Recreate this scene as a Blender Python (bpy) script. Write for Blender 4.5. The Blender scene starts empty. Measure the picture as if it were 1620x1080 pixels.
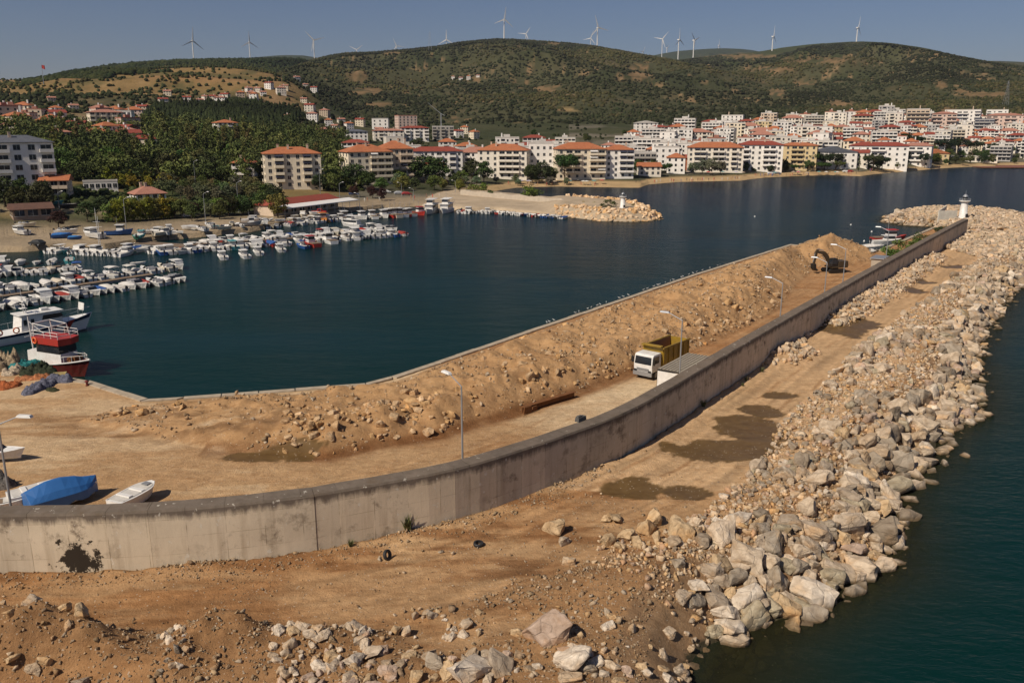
import bpy, bmesh, math, random
import numpy as np
from mathutils import Vector, Matrix
R = math.radians
rng = np.random.default_rng(7)
random.seed(7)
sc = bpy.context.scene
col = sc.collection
# ------------------------------------------------------------------ camera
FPX = 1340.0; PIT = math.atan(340 / 1340.0); CH = 30.0
CP, SP = math.cos(PIT), math.sin(PIT)
cam_d = bpy.data.cameras.new("camera"); cam = bpy.data.objects.new("camera", cam_d); col.objects.link(cam)
cam.location = (0, 0, CH); cam.rotation_euler = (R(90) - PIT, 0, 0)
cam_d.sensor_width = 36; cam_d.lens = 36 * FPX / 1620.0; cam_d.clip_start = 0.5; cam_d.clip_end = 40000
sc.camera = cam
# survey helpers: a sight line of the photograph met with a level plane, or followed for a known distance
def at(u, v, z=0.0):
    a = (u - 810) / FPX; b = (540 - v) / FPX
    t = (z - CH) / (b * CP - SP)
    return (a * t, t * (CP + b * SP))
def sight(u, v, d):
    a = (u - 810) / FPX; b = (540 - v) / FPX
    h = CP + b * SP; L = math.hypot(a, h)
    return (a / L * d, h / L * d, CH + (b * CP - SP) / L * d)
def project(x, y, z):
    dz = z - CH; t = y * CP - dz * SP; yy = y * SP + dz * CP
    return 810 + FPX * x / t, 540 - FPX * yy / t
def az(u): return math.atan((u - 810) / FPX / 1.0317)
# ------------------------------------------------------------------ noise (vectorised)
def _h(ix, iy, seed):
    n = (ix.astype(np.int64) * 374761393 + iy.astype(np.int64) * 668265263 + seed * 974634777) & 0x7fffffff
    n = ((n ^ (n >> 13)) * 1274126177) & 0x7fffffff
    return ((n ^ (n >> 16)) & 0xffff) / 65535.0
def vnoise(x, y, seed=0):
    x = np.asarray(x, float); y = np.asarray(y, float)
    ix = np.floor(x); iy = np.floor(y); fx = x - ix; fy = y - iy
    fx = fx * fx * (3 - 2 * fx); fy = fy * fy * (3 - 2 * fy)
    a = _h(ix, iy, seed); b = _h(ix + 1, iy, seed); c = _h(ix, iy + 1, seed); d = _h(ix + 1, iy + 1, seed)
    return (a + (b - a) * fx + (c - a) * fy + (a - b - c + d) * fx * fy) * 2 - 1
def fbm(x, y, scale, octs=4, seed=0, gain=.5):
    x = np.asarray(x, float); y = np.asarray(y, float)
    s = 0; a = 1; f = 1.0 / scale; n = 0
    for k in range(octs):
        ca, sa = math.cos(k * 1.1), math.sin(k * 1.1)
        s = s + a * vnoise((x * ca - y * sa) * f + 17.3 * k, (x * sa + y * ca) * f - 9.1 * k, seed + k); n += a; a *= gain; f *= 2.03
    return s / n
def sstep(a, b, x):
    t = np.clip((np.asarray(x, float) - a) / (b - a), 0, 1); return t * t * (3 - 2 * t)
def pdist(X, Y, poly):
    """unsigned distance, side (+ = right of travel) and arclength of the closest point on a polyline"""
    best = np.full(X.shape, 1e18); side = np.zeros(X.shape); arc = np.zeros(X.shape); acc = 0
    for (x0, y0), (x1, y1) in zip(poly[:-1], poly[1:]):
        dx, dy = x1 - x0, y1 - y0; L = math.hypot(dx, dy)
        t = np.clip(((X - x0) * dx + (Y - y0) * dy) / (L * L), 0, 1)
        d2 = (X - x0 - t * dx) ** 2 + (Y - y0 - t * dy) ** 2
        cr = np.sign((X - x0) * dy - (Y - y0) * dx)
        m = d2 < best
        best = np.where(m, d2, best); side = np.where(m, cr, side); arc = np.where(m, acc + t * L, arc); acc += L
    return np.sqrt(best), side, arc
def inpoly(X, Y, poly):
    ins = np.zeros(X.shape, bool); n = len(poly)
    for i in range(n):
        x0, y0 = poly[i]; x1, y1 = poly[(i + 1) % n]
        if y0 == y1: continue
        c = ((y0 > Y) != (y1 > Y)) & (X < (x1 - x0) * (Y - y0) / (y1 - y0) + x0)
        ins ^= c
    return ins
def along(poly, s):
    for (x0, y0), (x1, y1) in zip(poly[:-1], poly[1:]):
        L = math.hypot(x1 - x0, y1 - y0)
        if s <= L or (x1, y1) == poly[-1]:
            t = s / L; return (x0 + (x1 - x0) * t, y0 + (y1 - y0) * t, math.atan2(y1 - y0, x1 - x0))
        s -= L
def plen(poly): return sum(math.hypot(b[0] - a[0], b[1] - a[1]) for a, b in zip(poly[:-1], poly[1:]))
def smooth(poly, it=2):
    for _ in range(it):
        q = [poly[0]]
        for a, b in zip(poly[:-1], poly[1:]):
            q += [(a[0] * .75 + b[0] * .25, a[1] * .75 + b[1] * .25), (a[0] * .25 + b[0] * .75, a[1] * .25 + b[1] * .75)]
        poly = q + [poly[-1]]
    return poly
# ------------------------------------------------------------------ mesh helpers
def link(name, me, m=None, parent=None):
    o = bpy.data.objects.new(name, me); col.objects.link(o)
    if m is not None and me is not None and len(me.materials) == 0:
        for k in (m if isinstance(m, (list, tuple)) else [m]): me.materials.append(k)
    if parent: o.parent = parent
    return o
def tag(o, label=None, cat=None, group=None, kind=None):
    if label: o['label'] = label
    if cat: o['category'] = cat
    if group: o['group'] = group
    if kind: o['kind'] = kind
    return o
def thing(name, label, cat, loc=(0, 0, 0), rz=0.0, group=None):
    o = bpy.data.objects.new(name, None); col.objects.link(o); o.empty_display_size = .2
    o.location = loc; o.rotation_euler = (0, 0, rz)
    return tag(o, label, cat, group)
KIDS = {}
def dup(root, loc, rz=0.0, s=1.0, label=None, group=None, colors=None, name=None):
    if root.name not in KIDS:
        KIDS[root.name] = [(c, list(c.children)) for c in root.children]
    r = root.copy(); col.objects.link(r); r.location = loc; r.rotation_euler = (0, 0, rz)
    if name: r.name = name
    r.scale = (s, s, s) if not isinstance(s, tuple) else s
    if label: r['label'] = label
    if group: r['group'] = group
    for ch, gs in KIDS[root.name]:
        c = ch.copy(); col.objects.link(c); c.parent = r
        if colors:
            k = ch.name.split('.')[0]
            if k in colors: c.color = (*colors[k], 1)
        for g in gs:
            d = g.copy(); col.objects.link(d); d.parent = c
    return r
def np_mesh(name, V, Fc, colr=None, smooth_=False, mi=None):
    """V (n,3); Fc (m,k) array of one face size or a list of such arrays; colr (n,3|4) point colours"""
    me = bpy.data.meshes.new(name); V = np.asarray(V, np.float32)
    Fs = Fc if isinstance(Fc, list) else [Fc]
    me.vertices.add(len(V)); me.vertices.foreach_set("co", V.ravel())
    nl = sum(f.size for f in Fs); nf = sum(len(f) for f in Fs)
    me.loops.add(nl); me.polygons.add(nf)
    me.loops.foreach_set("vertex_index", np.concatenate([f.ravel() for f in Fs]).astype(np.int32))
    tot = np.concatenate([np.full(len(f), f.shape[1], np.int32) for f in Fs])
    st = np.concatenate([[0], np.cumsum(tot)[:-1]]).astype(np.int32)
    me.polygons.foreach_set("loop_start", st)
    if smooth_: me.polygons.foreach_set("use_smooth", np.ones(nf, bool))
    if mi is not None: me.polygons.foreach_set("material_index", np.asarray(mi, np.int32))
    if colr is not None:
        c = np.asarray(colr, np.float32)
        if c.shape[1] == 3: c = np.concatenate([c, np.ones((len(c), 1), np.float32)], 1)
        at_ = me.color_attributes.new("Col", 'FLOAT_COLOR', 'POINT'); at_.data.foreach_set("color", c.ravel())
    me.update(calc_edges=True); me.validate()
    return me
class MB:
    """collects boxes, tubes and sheets; build() links them as ONE mesh object"""
    def __init__(s): s.v = []; s.f = []; s.m = []; s.mi = 0
    def add(s, vs, fs, M=None):
        o = len(s.v)
        for p in vs:
            p = Vector(p); s.v.append(tuple(M @ p if M else p))
        for f in fs: s.f.append([i + o for i in f]); s.m.append(s.mi)
        return s
    def box(s, x0, x1, y0, y1, z0, z1, M=None, tx=0, ty=0):
        return s.add([(x0, y0, z0), (x1, y0, z0), (x1, y1, z0), (x0, y1, z0), (x0 + tx, y0 + ty, z1), (x1 - tx, y0 + ty, z1), (x1 - tx, y1 - ty, z1), (x0 + tx, y1 - ty, z1)],
                     [(0, 3, 2, 1), (4, 5, 6, 7), (0, 1, 5, 4), (1, 2, 6, 5), (2, 3, 7, 6), (3, 0, 4, 7)], M)
    def tube(s, p0, p1, r0, r1=None, n=8, cap=True):
        r1 = r0 if r1 is None else r1
        p0 = Vector(p0); p1 = Vector(p1); d = (p1 - p0).normalized()
        a = d.orthogonal().normalized(); b = d.cross(a)
        vs = []
        for p, r in ((p0, r0), (p1, r1)):
            for k in range(n):
                t = 2 * math.pi * k / n; vs.append(p + a * math.cos(t) * r + b * math.sin(t) * r)
        fs = [(k, (k + 1) % n, n + (k + 1) % n, n + k) for k in range(n)]
        if cap: fs += [tuple(range(n - 1, -1, -1)), tuple(range(n, 2 * n))]
        return s.add(vs, fs)
    def path(s, pts, r, n=6):
        for a, b in zip(pts[:-1], pts[1:]): s.tube(a, b, r, r, n)
        return s
    def lathe(s, prof, n=16, c=(0, 0)):
        vs = []
        for r, z in prof:
            for k in range(n): t = 2 * math.pi * k / n; vs.append((c[0] + r * math.cos(t), c[1] + r * math.sin(t), z))
        fs = []
        for j in range(len(prof) - 1):
            for k in range(n): fs.append((j * n + k, j * n + (k + 1) % n, (j + 1) * n + (k + 1) % n, (j + 1) * n + k))
        fs += [tuple(range(n - 1, -1, -1)), tuple(range((len(prof) - 1) * n, len(prof) * n))]
        return s.add(vs, fs)
    def prism(s, poly, z0, z1, M=None):
        n = len(poly)
        vs = [(x, y, z0) for x, y in poly] + [(x, y, z1) for x, y in poly]
        return s.add(vs, [tuple(range(n - 1, -1, -1)), tuple(range(n, 2 * n))] + [(k, (k + 1) % n, n + (k + 1) % n, n + k) for k in range(n)], M)
    def sideprism(s, poly, x0, x1):
        """profile in the y,z plane, swept along x"""
        n = len(poly)
        vs = [(x0, y, z) for y, z in poly] + [(x1, y, z) for y, z in poly]
        return s.add(vs, [tuple(range(n - 1, -1, -1)), tuple(range(n, 2 * n))] + [(k, (k + 1) % n, n + (k + 1) % n, n + k) for k in range(n)])
    def loft(s, rings, cap=True, closed=True):
        n = len(rings[0]); vs = [p for r in rings for p in r]; fs = []
        for j in range(len(rings) - 1):
            for k in range(n if closed else n - 1):
                fs.append((j * n + k, j * n + (k + 1) % n, (j + 1) * n + (k + 1) % n, (j + 1) * n + k))
        if cap and closed: fs += [tuple(range(n - 1, -1, -1)), tuple(range((len(rings) - 1) * n, len(rings) * n))]
        return s.add(vs, fs)
    def mesh(s, name, smooth_=False):
        me = bpy.data.meshes.new(name); me.from_pydata(s.v, [], s.f)
        bm = bmesh.new(); bm.from_mesh(me); bmesh.ops.recalc_face_normals(bm, faces=bm.faces); bm.to_mesh(me); bm.free()
        me.polygons.foreach_set("material_index", s.m)
        if smooth_: me.polygons.foreach_set("use_smooth", [True] * len(me.polygons))
        return me
    def build(s, name, m, parent=None, smooth_=False, bevel=0):
        o = link(name, s.mesh(name, smooth_), m, parent)
        if bevel:
            b = o.modifiers.new("bevel", 'BEVEL'); b.width = bevel; b.segments = 2; b.limit_method = 'ANGLE'
        return o
# ------------------------------------------------------------------ materials
class NT:
    def __init__(s, name):
        s.m = bpy.data.materials.new(name); s.m.use_nodes = True; s.t = s.m.node_tree; s.n = s.t.nodes; s.l = s.t.links
        s.b = s.n["Principled BSDF"]; s.out = s.n["Material Output"]
    def node(s, typ, **kw):
        n = s.n.new(typ)
        for k, v in kw.items():
            if k in n.inputs: s.set(n.inputs[k], v)
            else: setattr(n, k, v)
        return n
    def set(s, inp, v):
        if isinstance(v, bpy.types.NodeSocket): s.l.new(v, inp)
        else:
            if inp.type == 'RGBA' and len(v) == 3: v = (*v, 1)
            inp.default_value = v
    def coord(s, which='Object'): return s.node('ShaderNodeTexCoord').outputs[which]
    def pos(s): return s.node('ShaderNodeNewGeometry').outputs['Position']
    def noise(s, vec, scale, detail=6, rough=.55, dist=0):
        n = s.node('ShaderNodeTexNoise', Scale=scale, Detail=detail, Roughness=rough, Distortion=dist); s.l.new(vec, n.inputs['Vector']); return n.outputs['Fac']
    def ramp(s, fac, stops, interp='LINEAR'):
        n = s.node('ShaderNodeValToRGB'); s.l.new(fac, n.inputs['Fac']); n.color_ramp.interpolation = interp
        e = n.color_ramp.elements
        while len(e) < len(stops): e.new(.5)
        for k, (p, c) in enumerate(stops):
            e[k].position = p; e[k].color = (*(c if isinstance(c, (tuple, list)) else (c, c, c)), 1)
        return n.outputs['Color']
    def mix(s, fac, a, b, blend='MIX'):
        n = s.node('ShaderNodeMix', data_type='RGBA', blend_type=blend)
        s.set(n.inputs[0], fac); s.set(n.inputs[6], a); s.set(n.inputs[7], b); return n.outputs[2]
    def math(s, op, a, b=0.0, c=None):
        n = s.node('ShaderNodeMath', operation=op); s.set(n.inputs[0], a); s.set(n.inputs[1], b)
        if c is not None: s.set(n.inputs[2], c)
        return n.outputs[0]
    def mapping(s, vec, scale=(1, 1, 1), rot=(0, 0, 0), loc=(0, 0, 0)):
        n = s.node('ShaderNodeMapping'); s.l.new(vec, n.inputs[0]); n.inputs['Scale'].default_value = scale; n.inputs['Rotation'].default_value = rot; n.inputs['Location'].default_value = loc
        return n.outputs[0]
    def bump(s, h, strength=.5, dist=.05):
        n = s.node('ShaderNodeBump', Strength=strength, Distance=dist); s.l.new(h, n.inputs['Height']); s.l.new(n.outputs[0], s.b.inputs['Normal']); return n
    def attr(s, name='Col'): return s.node('ShaderNodeVertexColor', layer_name=name)
    def obj(s): return s.node('ShaderNodeObjectInfo')
    def done(s, color=None, rough=None, metal=None, spec=None):
        if color is not None: s.set(s.b.inputs['Base Color'], color)
        if rough is not None: s.set(s.b.inputs['Roughness'], rough)
        if metal is not None: s.set(s.b.inputs['Metallic'], metal)
        if spec is not None: s.set(s.b.inputs['Specular IOR Level'], spec)
        return s.m
def paint(name, c, rough=.5, amt=.25, scale=2.0, metal=0, spec=.5, dirt=None):
    """a painted or plain surface with worn, uneven tone"""
    t = NT(name); v = t.coord(); n = t.noise(v, scale, 8, .6)
    d = dirt or tuple(x * (1 - amt) for x in c)
    cc = t.mix(t.ramp(n, [(.35, 0.0), (.72, 1.0)]), c, tuple(c[i] * (1 - amt) + d[i] * amt for i in range(3)))
    t.bump(n, .15, .02)
    return t.done(cc, rough, metal, spec)
def tinted(name, rough=.6, amt=.25, scale=1.2, spec=.3):
    """takes the object's own colour, weathered by noise"""
    t = NT(name); o = t.obj().outputs['Color']; v = t.coord(); n = t.noise(v, scale, 8, .62)
    n2 = t.noise(t.mapping(v, (3, 3, .35)), scale, 6, .6)
    c = t.mix(t.math('MULTIPLY', t.ramp(n, [(.4, 0.0), (.75, 1.0)]), amt * 2), o, t.mix(1.0, o, (.55, .5, .44), 'MULTIPLY'))
    c = t.mix(t.math('MULTIPLY', t.ramp(n2, [(.5, 0.0), (.72, 1.0)]), amt * 1.6), c, t.mix(1.0, o, (.62, .57, .5), 'MULTIPLY'))
    return t.done(c, rough, 0, spec)
M = {}
M['white'] = paint('white_paint', (.74, .73, .7), .45, .45, 1.8, 0, .4, (.42, .36, .29))
M['white_hull'] = paint('white_gelcoat', (.78, .77, .74), .3, .25, .8)
M['tint'] = tinted('painted_surface', .5, .2, 1.5)
M['wallpaint'] = tinted('wall_render', .85, .15, .35, .15)
M['dark'] = paint('dark_rubber', (.02, .02, .022), .6, .3)
M['glass'] = paint('dark_glass', (.018, .022, .028), .08, .2, 1, 0, .6)
M['steel'] = paint('galvanised_steel', (.42, .43, .44), .45, .25, 3, .6)
M['grey'] = paint('grey_metal', (.3, .3, .3), .5, .3, 3, .3)
M['rust'] = paint('rusty_steel', (.2, .085, .03), .85, .6, 1.5, .1, .3, (.07, .03, .015))
M['wood'] = paint('weathered_wood', (.2, .14, .09), .8, .4, 3)
M['blue_tarp'] = paint('blue_tarpaulin', (.03, .13, .36), .45, .3, 2)
M['red'] = paint('red_paint', (.40, .03, .022), .45, .4, 2.5, 0, .4, (.16, .05, .03))
M['darkred'] = paint('dark_red_paint', (.15, .016, .014), .55, .55, 2.2, 0, .4, (.09, .045, .025))
M['orange'] = paint('orange_plastic', (.8, .16, .03), .5, .2, 3)
M['yellow'] = paint('yellow_paint', (.34, .21, .018), .5, .6, 1.2, 0, .5, (.12, .08, .03))
M['navy'] = paint('navy_paint', (.015, .025, .07), .35, .2, 1.5)
M['concrete'] = paint('pale_concrete', (.42, .36, .28), .9, .35, .8, 0, .2)
M['black'] = paint('black_steel', (.015, .014, .013), .5, .3)
M['leaf_y'] = None
# ================================================================== the breakwater in plan (metres)
WALL_PX = [(-260, 830), (-120, 818), (0, 813), (110, 812), (230, 808), (367, 797), (497, 782), (610, 762), (720, 742), (810, 715), (893, 688), (950, 668), (1012, 643), (1217, 520), (1424, 404), (1516, 354), (1532, 346.2)]
WALL = [at(u, v, 6.25) for u, v in WALL_PX]
OW = [(-140, 12), (-40, 14), (0, 26), (9, 34), (11.4, 39), (12.6, 42.5), (14, 44.6), (15.6, 45.9), (22, 51), (26.5, 54.4), (29.5, 60), (33.1, 67.5), (38, 73), (42.3, 79.7), (50, 87.5), (55.1, 96.7), (63, 112), (74.9, 130.4), (84, 143), (94, 157), (111.7, 178.4), (128, 203), (143, 226), (158, 250), (170, 272), (172, 292), (160, 305), (145, 306), (130, 293), (121, 275), (124, 265), (131, 262)]
QE = [(-140, 116), (-62, 99.5), (-48.7, 93.4), (-38.9, 86.4), (-15.9, 92.6), (-8.7, 102.4), (8.7, 126.9), (36.4, 166.2), (61.2, 199.1), (69, 209.5), (84, 196), (128, 254)]
LAND = OW + QE[::-1]
FOOT = [at(u, v, 1.5) for u, v in [(120, 668), (230, 690), (330, 712), (440, 716), (520, 724), (600, 706), (700, 690), (820, 652), (900, 627), (1000, 590), (1100, 555), (1180, 520), (1235, 488), (1262, 450), (1292, 424), (1345, 422), (1382, 412)]]
RUB = [at(u, v, 2.0) for u, v in [(950, 850), (1040, 850), (1130, 800), (1200, 735), (1235, 670), (1290, 620), (1345, 560), (1430, 500), (1494, 452), (1528, 426), (1556, 405)]]
def gauss(X, Y, u, v, z, rx, ry, h):
    cx, cy = at(u, v, z); return h * np.exp(-((X - cx) / rx) ** 2 - ((Y - cy) / ry) ** 2)
PUD = [(1140, 714, 5.2, 2.3), (1196, 680, 3.2, 3.2), (1206, 652, 1.8, 1.8), (1235, 627, 2.5, 1.2), (1000, 771, 2.4, 1.8), (1090, 778, 2.0, 1.6), (1335, 525, 3.2, 3.2), (1372, 512, 2.6, 1.8), (1352, 518, 3.5, 2), (1440, 462, 3, 2.2), (1455, 447, 3, 2), (1520, 423, 4, 2.2), (405, 722, 4.5, 1.3), (450, 716, 3.0, 1.0)]
def puddle_mask(X, Y):
    m = np.full(np.shape(X), -1.0)
    for k, (u, v, rx, ry) in enumerate(PUD):
        cx, cy = at(u, v, 1.9 if u > 700 else 1.5)
        q = 1.25 - np.sqrt(((X - cx) / rx) ** 2 + ((Y - cy) / ry) ** 2)
        m = np.maximum(m, q)
    return m
def ground(X, Y, detail=True):
    X = np.asarray(X, float); Y = np.asarray(Y, float)
    dw, _, _ = pdist(X, Y, OW); dq, _, _ = pdist(X, Y, QE); ins = inpoly(X, Y, LAND)
    dwall, side, arc = pdist(X, Y, WALL)
    beyond = (X > WALL[-1][0] - 3) & (Y > WALL[-1][1] - 6)
    outer = (side > 0) | (beyond & (dw < 22))
    dW = np.where(ins, dw, -dw)
    # outer side: slope of rock, crest, terrace
    jag = fbm(X, Y, 6, 3, 5) * 1.3
    up = np.interp(dW + jag, [-9, 0, 4.2, 6.5, 10, 15], [-3.6, -.15, 2.3, 2.6, 2.1, 2.0])
    pit = sstep(0, .9, puddle_mask(X, Y))
    zo = up + fbm(X, Y, 5, 4, 2) * .13 - pit * .10 * (dW > 5)
    zo -= gauss(X, Y, 1135, 1050, .5, 2.4, 3.0, 1.25)
    zo += np.where((dwall < 2.5) & (arc < 150), (2.5 - dwall) * .12 + fbm(X, Y, 1.6, 3, 3) * .12, 0)
    for g in [(20, 1012, 3.4, 3.2, 1.8, 1.9), (120, 1004, 3.4, 3.0, 1.6, 1.6), (-90, 1010, 3.4, 6, 2.2, 1.4), (345, 994, 3.4, 2.7, 1.9, 1.9), (230, 1050, 3, 3, 1.8, 1.1), (470, 1005, 3, 2.6, 1.6, 1.0), (560, 1000, 3, 2.6, 1.3, .9), (700, 960, 2.6, 3, 1.3, .35), (900, 930, 2.6, 5, 2.2, .55), (1000, 900, 2.6, 3.5, 2.0, .5), (860, 1010, 2.6, 3.5, 1.6, .45), (400, 1060, 3, 6, 2, .7), (650, 1060, 2.6, 5, 2, .6)]:
        zo += gauss(X, Y, *g) * (1 + .45 * fbm(X, Y, 2.2, 4, 31)) * sstep(0, 4, dW)
    # small bank along the outer rubble, beside the wall further on
    near_rub = ((arc > 88) & (arc < 200) & (dwall < 5.5) & (side > 0))
    zo += np.where(near_rub, np.interp(dwall, [0, 2.0, 5.5], [1.1, 1.0, 0]) * sstep(88, 100, arc) * sstep(-.4, .3, fbm(X, Y, 14, 2, 9) + (arc - 110) * .02), 0)
    # quay side
    df, _, _ = pdist(X, Y, FOOT); fin = inpoly(X, Y, FOOT + [(82, 205), (69, 207), (60, 196.5)] + [(x + .9, y - .9) for x, y in QE[8:2:-1]])
    xs = np.array([p[0] for p in FOOT]); 
    hmax = np.interp(X, [-55, -36, -26, -18, -8, 6, 20, 40, 52, 62, 72, 84], [.15, .5, 1.1, 1.9, 2.3, 2.5, 2.7, 3.0, 3.4, 5.1, 4.9, 1.2]) * (1 + .35 * fbm(X, Y, 9, 3, 12))
    dqh = np.maximum(dq - 2.2, 0)
    heap = np.minimum(np.minimum(df * .62, dqh * .42), hmax)
    heap = np.where(fin, np.maximum(heap, 0), 0)
    lump = fbm(X, Y, 3.2, 5, 14, .62)
    zi = 1.5 + fbm(X, Y, 7, 3, 8) * .05 + heap * (1 + .22 * lump) + np.where(fin, sstep(0, 1.2, heap) * (lump * .52 + .22 * fbm(X, Y, 1.1, 3, 15)), 0)
    zi = zi + np.where(heap < .1, -pit * .06, 0)
    zi = np.where(dq < .55, np.minimum(zi, 1.5), zi)
    zi = np.where(ins, zi, -3.5)
    z = np.where(outer, zo, zi)
    # lighthouse head
    hd = (X > 118) & (Y > 232)
    zh = np.interp(np.minimum(dw, dq + 2) * np.where(ins, 1, -1) + jag, [-8, 0, 4, 8, 16], [-3, -.1, 1.9, 2.7, 3.0])
    z = np.where(hd, zh, z)
    if detail: z = z + fbm(X, Y, .9, 3, 21) * .045 * sstep(.4, 1.5, z)
    return z, dict(dW=dW, dq=dq, ins=ins, outer=outer, heap=heap, dwall=dwall, arc=arc, fin=fin, df=df)
def gz(x, y): return float(ground(np.array([x]), np.array([y]))[0][0])
# ---- mesh: rows grow with distance
ys = [27.0]
while ys[-1] < 312: ys.append(ys[-1] + max(.22, .0042 * ys[-1] - .02))
ys = np.array(ys)
xs = np.concatenate([np.arange(-75, -42, .6), np.arange(-42, 40, .27), np.arange(40, 180, .42)])
GX, GY = np.meshgrid(xs, ys)
GZ, gi = ground(GX, GY)
def mixc(a, b, t): t = np.clip(t, 0, 1)[..., None]; return a * (1 - t) + b * t
C = np.zeros(GX.shape + (3,)) + np.array([.44, .29, .165])
n1 = fbm(GX, GY, 11, 4, 40); n2 = fbm(GX, GY, 2.6, 5, 41, .6); n3 = fbm(GX * .35, GY * 1.6, 3.0, 5, 42, .6)
C = mixc(C, np.array([.35, .205, .105]), sstep(-.1, .5, n1 + .4 * n2))
C = mixc(C, np.array([.52, .37, .225]), sstep(.15, .6, -n1 + .5 * n2) * .8)
# road on the quay and left yard: paler, trodden
road = gi['ins'] & ~gi['outer'] & (gi['heap'] < .15)
C = np.where(road[..., None], mixc(C, np.array([.50, .36, .22]), .45 + .5 * n3 + .3 * n1), C)
pale = sstep(.5, 2.2, gi['df'] + .8 * n2) * (~gi['fin']) * road * sstep(58, 72, gi['arc'] + 6 * n1) * (1 - sstep(96, 101, GY + 3 * n2)) * sstep(1.2, 2.2, gi['dwall'])
C = mixc(C, np.array([.64, .53, .38]), pale * (.92 + .5 * n3))
C = mixc(C, np.array([.60, .47, .32]), road * (GX < -20) * sstep(0, .5, n3 + .25 * (GY > 70)) * .8)
far = road * sstep(96, 104, GY) 
C = mixc(C, np.array([.33, .18, .085]), far * (.55 + .8 * n3))
# damp foot of the heap
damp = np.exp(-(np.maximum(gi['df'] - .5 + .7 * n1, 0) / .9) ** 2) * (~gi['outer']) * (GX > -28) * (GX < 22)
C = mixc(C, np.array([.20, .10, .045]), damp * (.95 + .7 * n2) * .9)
C = mixc(C, np.array([.27, .16, .08]), sstep(.05, .8, gi['heap']) * (GX < -14) * sstep(-.2, .4, n2 + n1) * .7)
heapm = sstep(.2, 1.0, gi['heap'])
C = mixc(C, np.array([.47, .31, .17]), heapm * .8)
C = mixc(C, np.array([.32, .20, .11]), heapm * sstep(.1, .6, n2 + .3 * n1) * .6)
# outer terrace: trodden streaks in the foreground
fg = gi['outer'] & (GY < 62)
C = mixc(C, np.array([.34, .185, .085]), fg * sstep(-.1, .5, n3 + .3 * n1) * .75)
C = mixc(C, np.array([.235, .125, .06]), fg * sstep(.12, .5, n3 + .35 * n2) * .75)
C = mixc(C, np.array([.50, .35, .21]), fg * sstep(.2, .6, -n3 + .4 * n1) * .6)
mo = fg & (GZ > 2.35)
C = mixc(C, np.array([.33, .20, .105]), mo * .75); C = mixc(C, np.array([.25, .15, .08]), mo * sstep(.0, .5, n2) * .6)
terr = gi['outer'] & (GY > 62) & (gi['dW'] > 7)
C = mixc(C, np.array([.57, .415, .265]), terr * (.75 + .4 * n1))
pm = puddle_mask(GX, GY) + .62 * n2 + .30 * n3 - .05
wet = sstep(.08, .20, pm)
st1 = fbm(gi['arc'] * .10, gi['dwall'] * 1.3, 1.0, 4, 55); st2 = vnoise(gi['arc'] * .05, gi['dwall'] * 3.2, 56)
rut = (1 - .6 * pale) * ((gi['dwall'] > .8) & (gi['dwall'] < 13) & (gi['heap'] < .2) & ~((~gi['outer']) & (GX < -25)))
C = C * (1 + (.30 * st1 + .16 * st2) * rut)[..., None]
C = mixc(C, np.array([.27, .15, .07]), rut * sstep(.28, .55, st1) * .6)
C = C * np.array([1.06, .985, .87])
yd = np.zeros(GX.shape)
for u_, v_, rx_, ry_ in [(150, 665, 8, 3), (260, 672, 8, 4.5), (330, 690, 6, 3), (390, 700, 6, 2.5), (180, 690, 6, 1.6)]: yd = np.maximum(yd, gauss(GX, GY, u_, v_, 1.5, rx_, ry_, 1.0))
sw = fbm((GX + GY * .6) * .5, (GY - GX * .25) * 1.6, 2.0, 4, 57, .6)
C = mixc(C, np.array([.23, .13, .062]), yd * (~gi['outer']) * sstep(-.25, .35, sw + .4 * n2) * .85)
C = mixc(C, np.array([.58, .45, .30]), yd * (~gi['outer']) * sstep(.2, .55, -sw) * .6)
C = mixc(C, np.array([.125, .076, .029]), wet * .97)
C = mixc(C, np.array([.27, .175, .10]), (gi['dW'] < 6) * gi['outer'] * .7)
C = mixc(C, np.array([.07, .06, .035]), (GZ < .35) * 1.0)
C *= (1 + .10 * vnoise(GX * 3.1, GY * 3.1, 50) + .08 * vnoise(GX * 1.3, GY * 1.3, 51))[..., None]
alpha = np.clip(wet * (pm > .20), 0, 1)
ny, nx = GX.shape
idx = np.arange(ny * nx).reshape(ny, nx)
quad = np.stack([idx[:-1, :-1], idx[:-1, 1:], idx[1:, 1:], idx[1:, :-1]], -1).reshape(-1, 4)
keep = (GZ.ravel()[quad].max(1) > -3.2)
me = np_mesh("ground", np.stack([GX, GY, GZ], -1).reshape(-1, 3), quad[keep], np.concatenate([np.clip(C, .01, 1), alpha[..., None]], -1).reshape(-1, 4), True)
t = NT("trodden_earth"); a = t.attr(); v = t.pos()
nA = t.noise(v, 1.6, 10, .68); nB = t.noise(v, 7, 8, .75); nC = t.noise(t.mapping(v, (.5, 2.2, 1), (0, 0, .25)), 1.2, 6, .6)
peb = t.node('ShaderNodeTexVoronoi', Scale=3.2, Randomness=1.0); t.l.new(v, peb.inputs['Vector'])
c = t.mix(t.ramp(nA, [(.35, 0.0), (.7, .55)]), a.outputs['Color'], t.mix(1.0, a.outputs['Color'], (.62, .55, .48), 'MULTIPLY'))
c = t.mix(t.ramp(nB, [(.55, 0.0), (.72, .4)]), c, t.mix(1.0, c, (1.35, 1.35, 1.38), 'MULTIPLY'))
c = t.mix(t.ramp(nC, [(.5, 0.0), (.68, .5)]), c, t.mix(1.0, c, (.66, .58, .5), 'MULTIPLY'))
c = t.mix(t.math('MULTIPLY', t.ramp(peb.outputs['Distance'], [(.10, 1.0), (.19, 0.0)]), t.math('GREATER_THAN', t.noise(v, .9, 3), .52)), c, (.5, .4, .3))
hgt = t.math('ADD', t.math('MULTIPLY', nA, 1.0), t.math('MULTIPLY', nB, .6))
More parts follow.
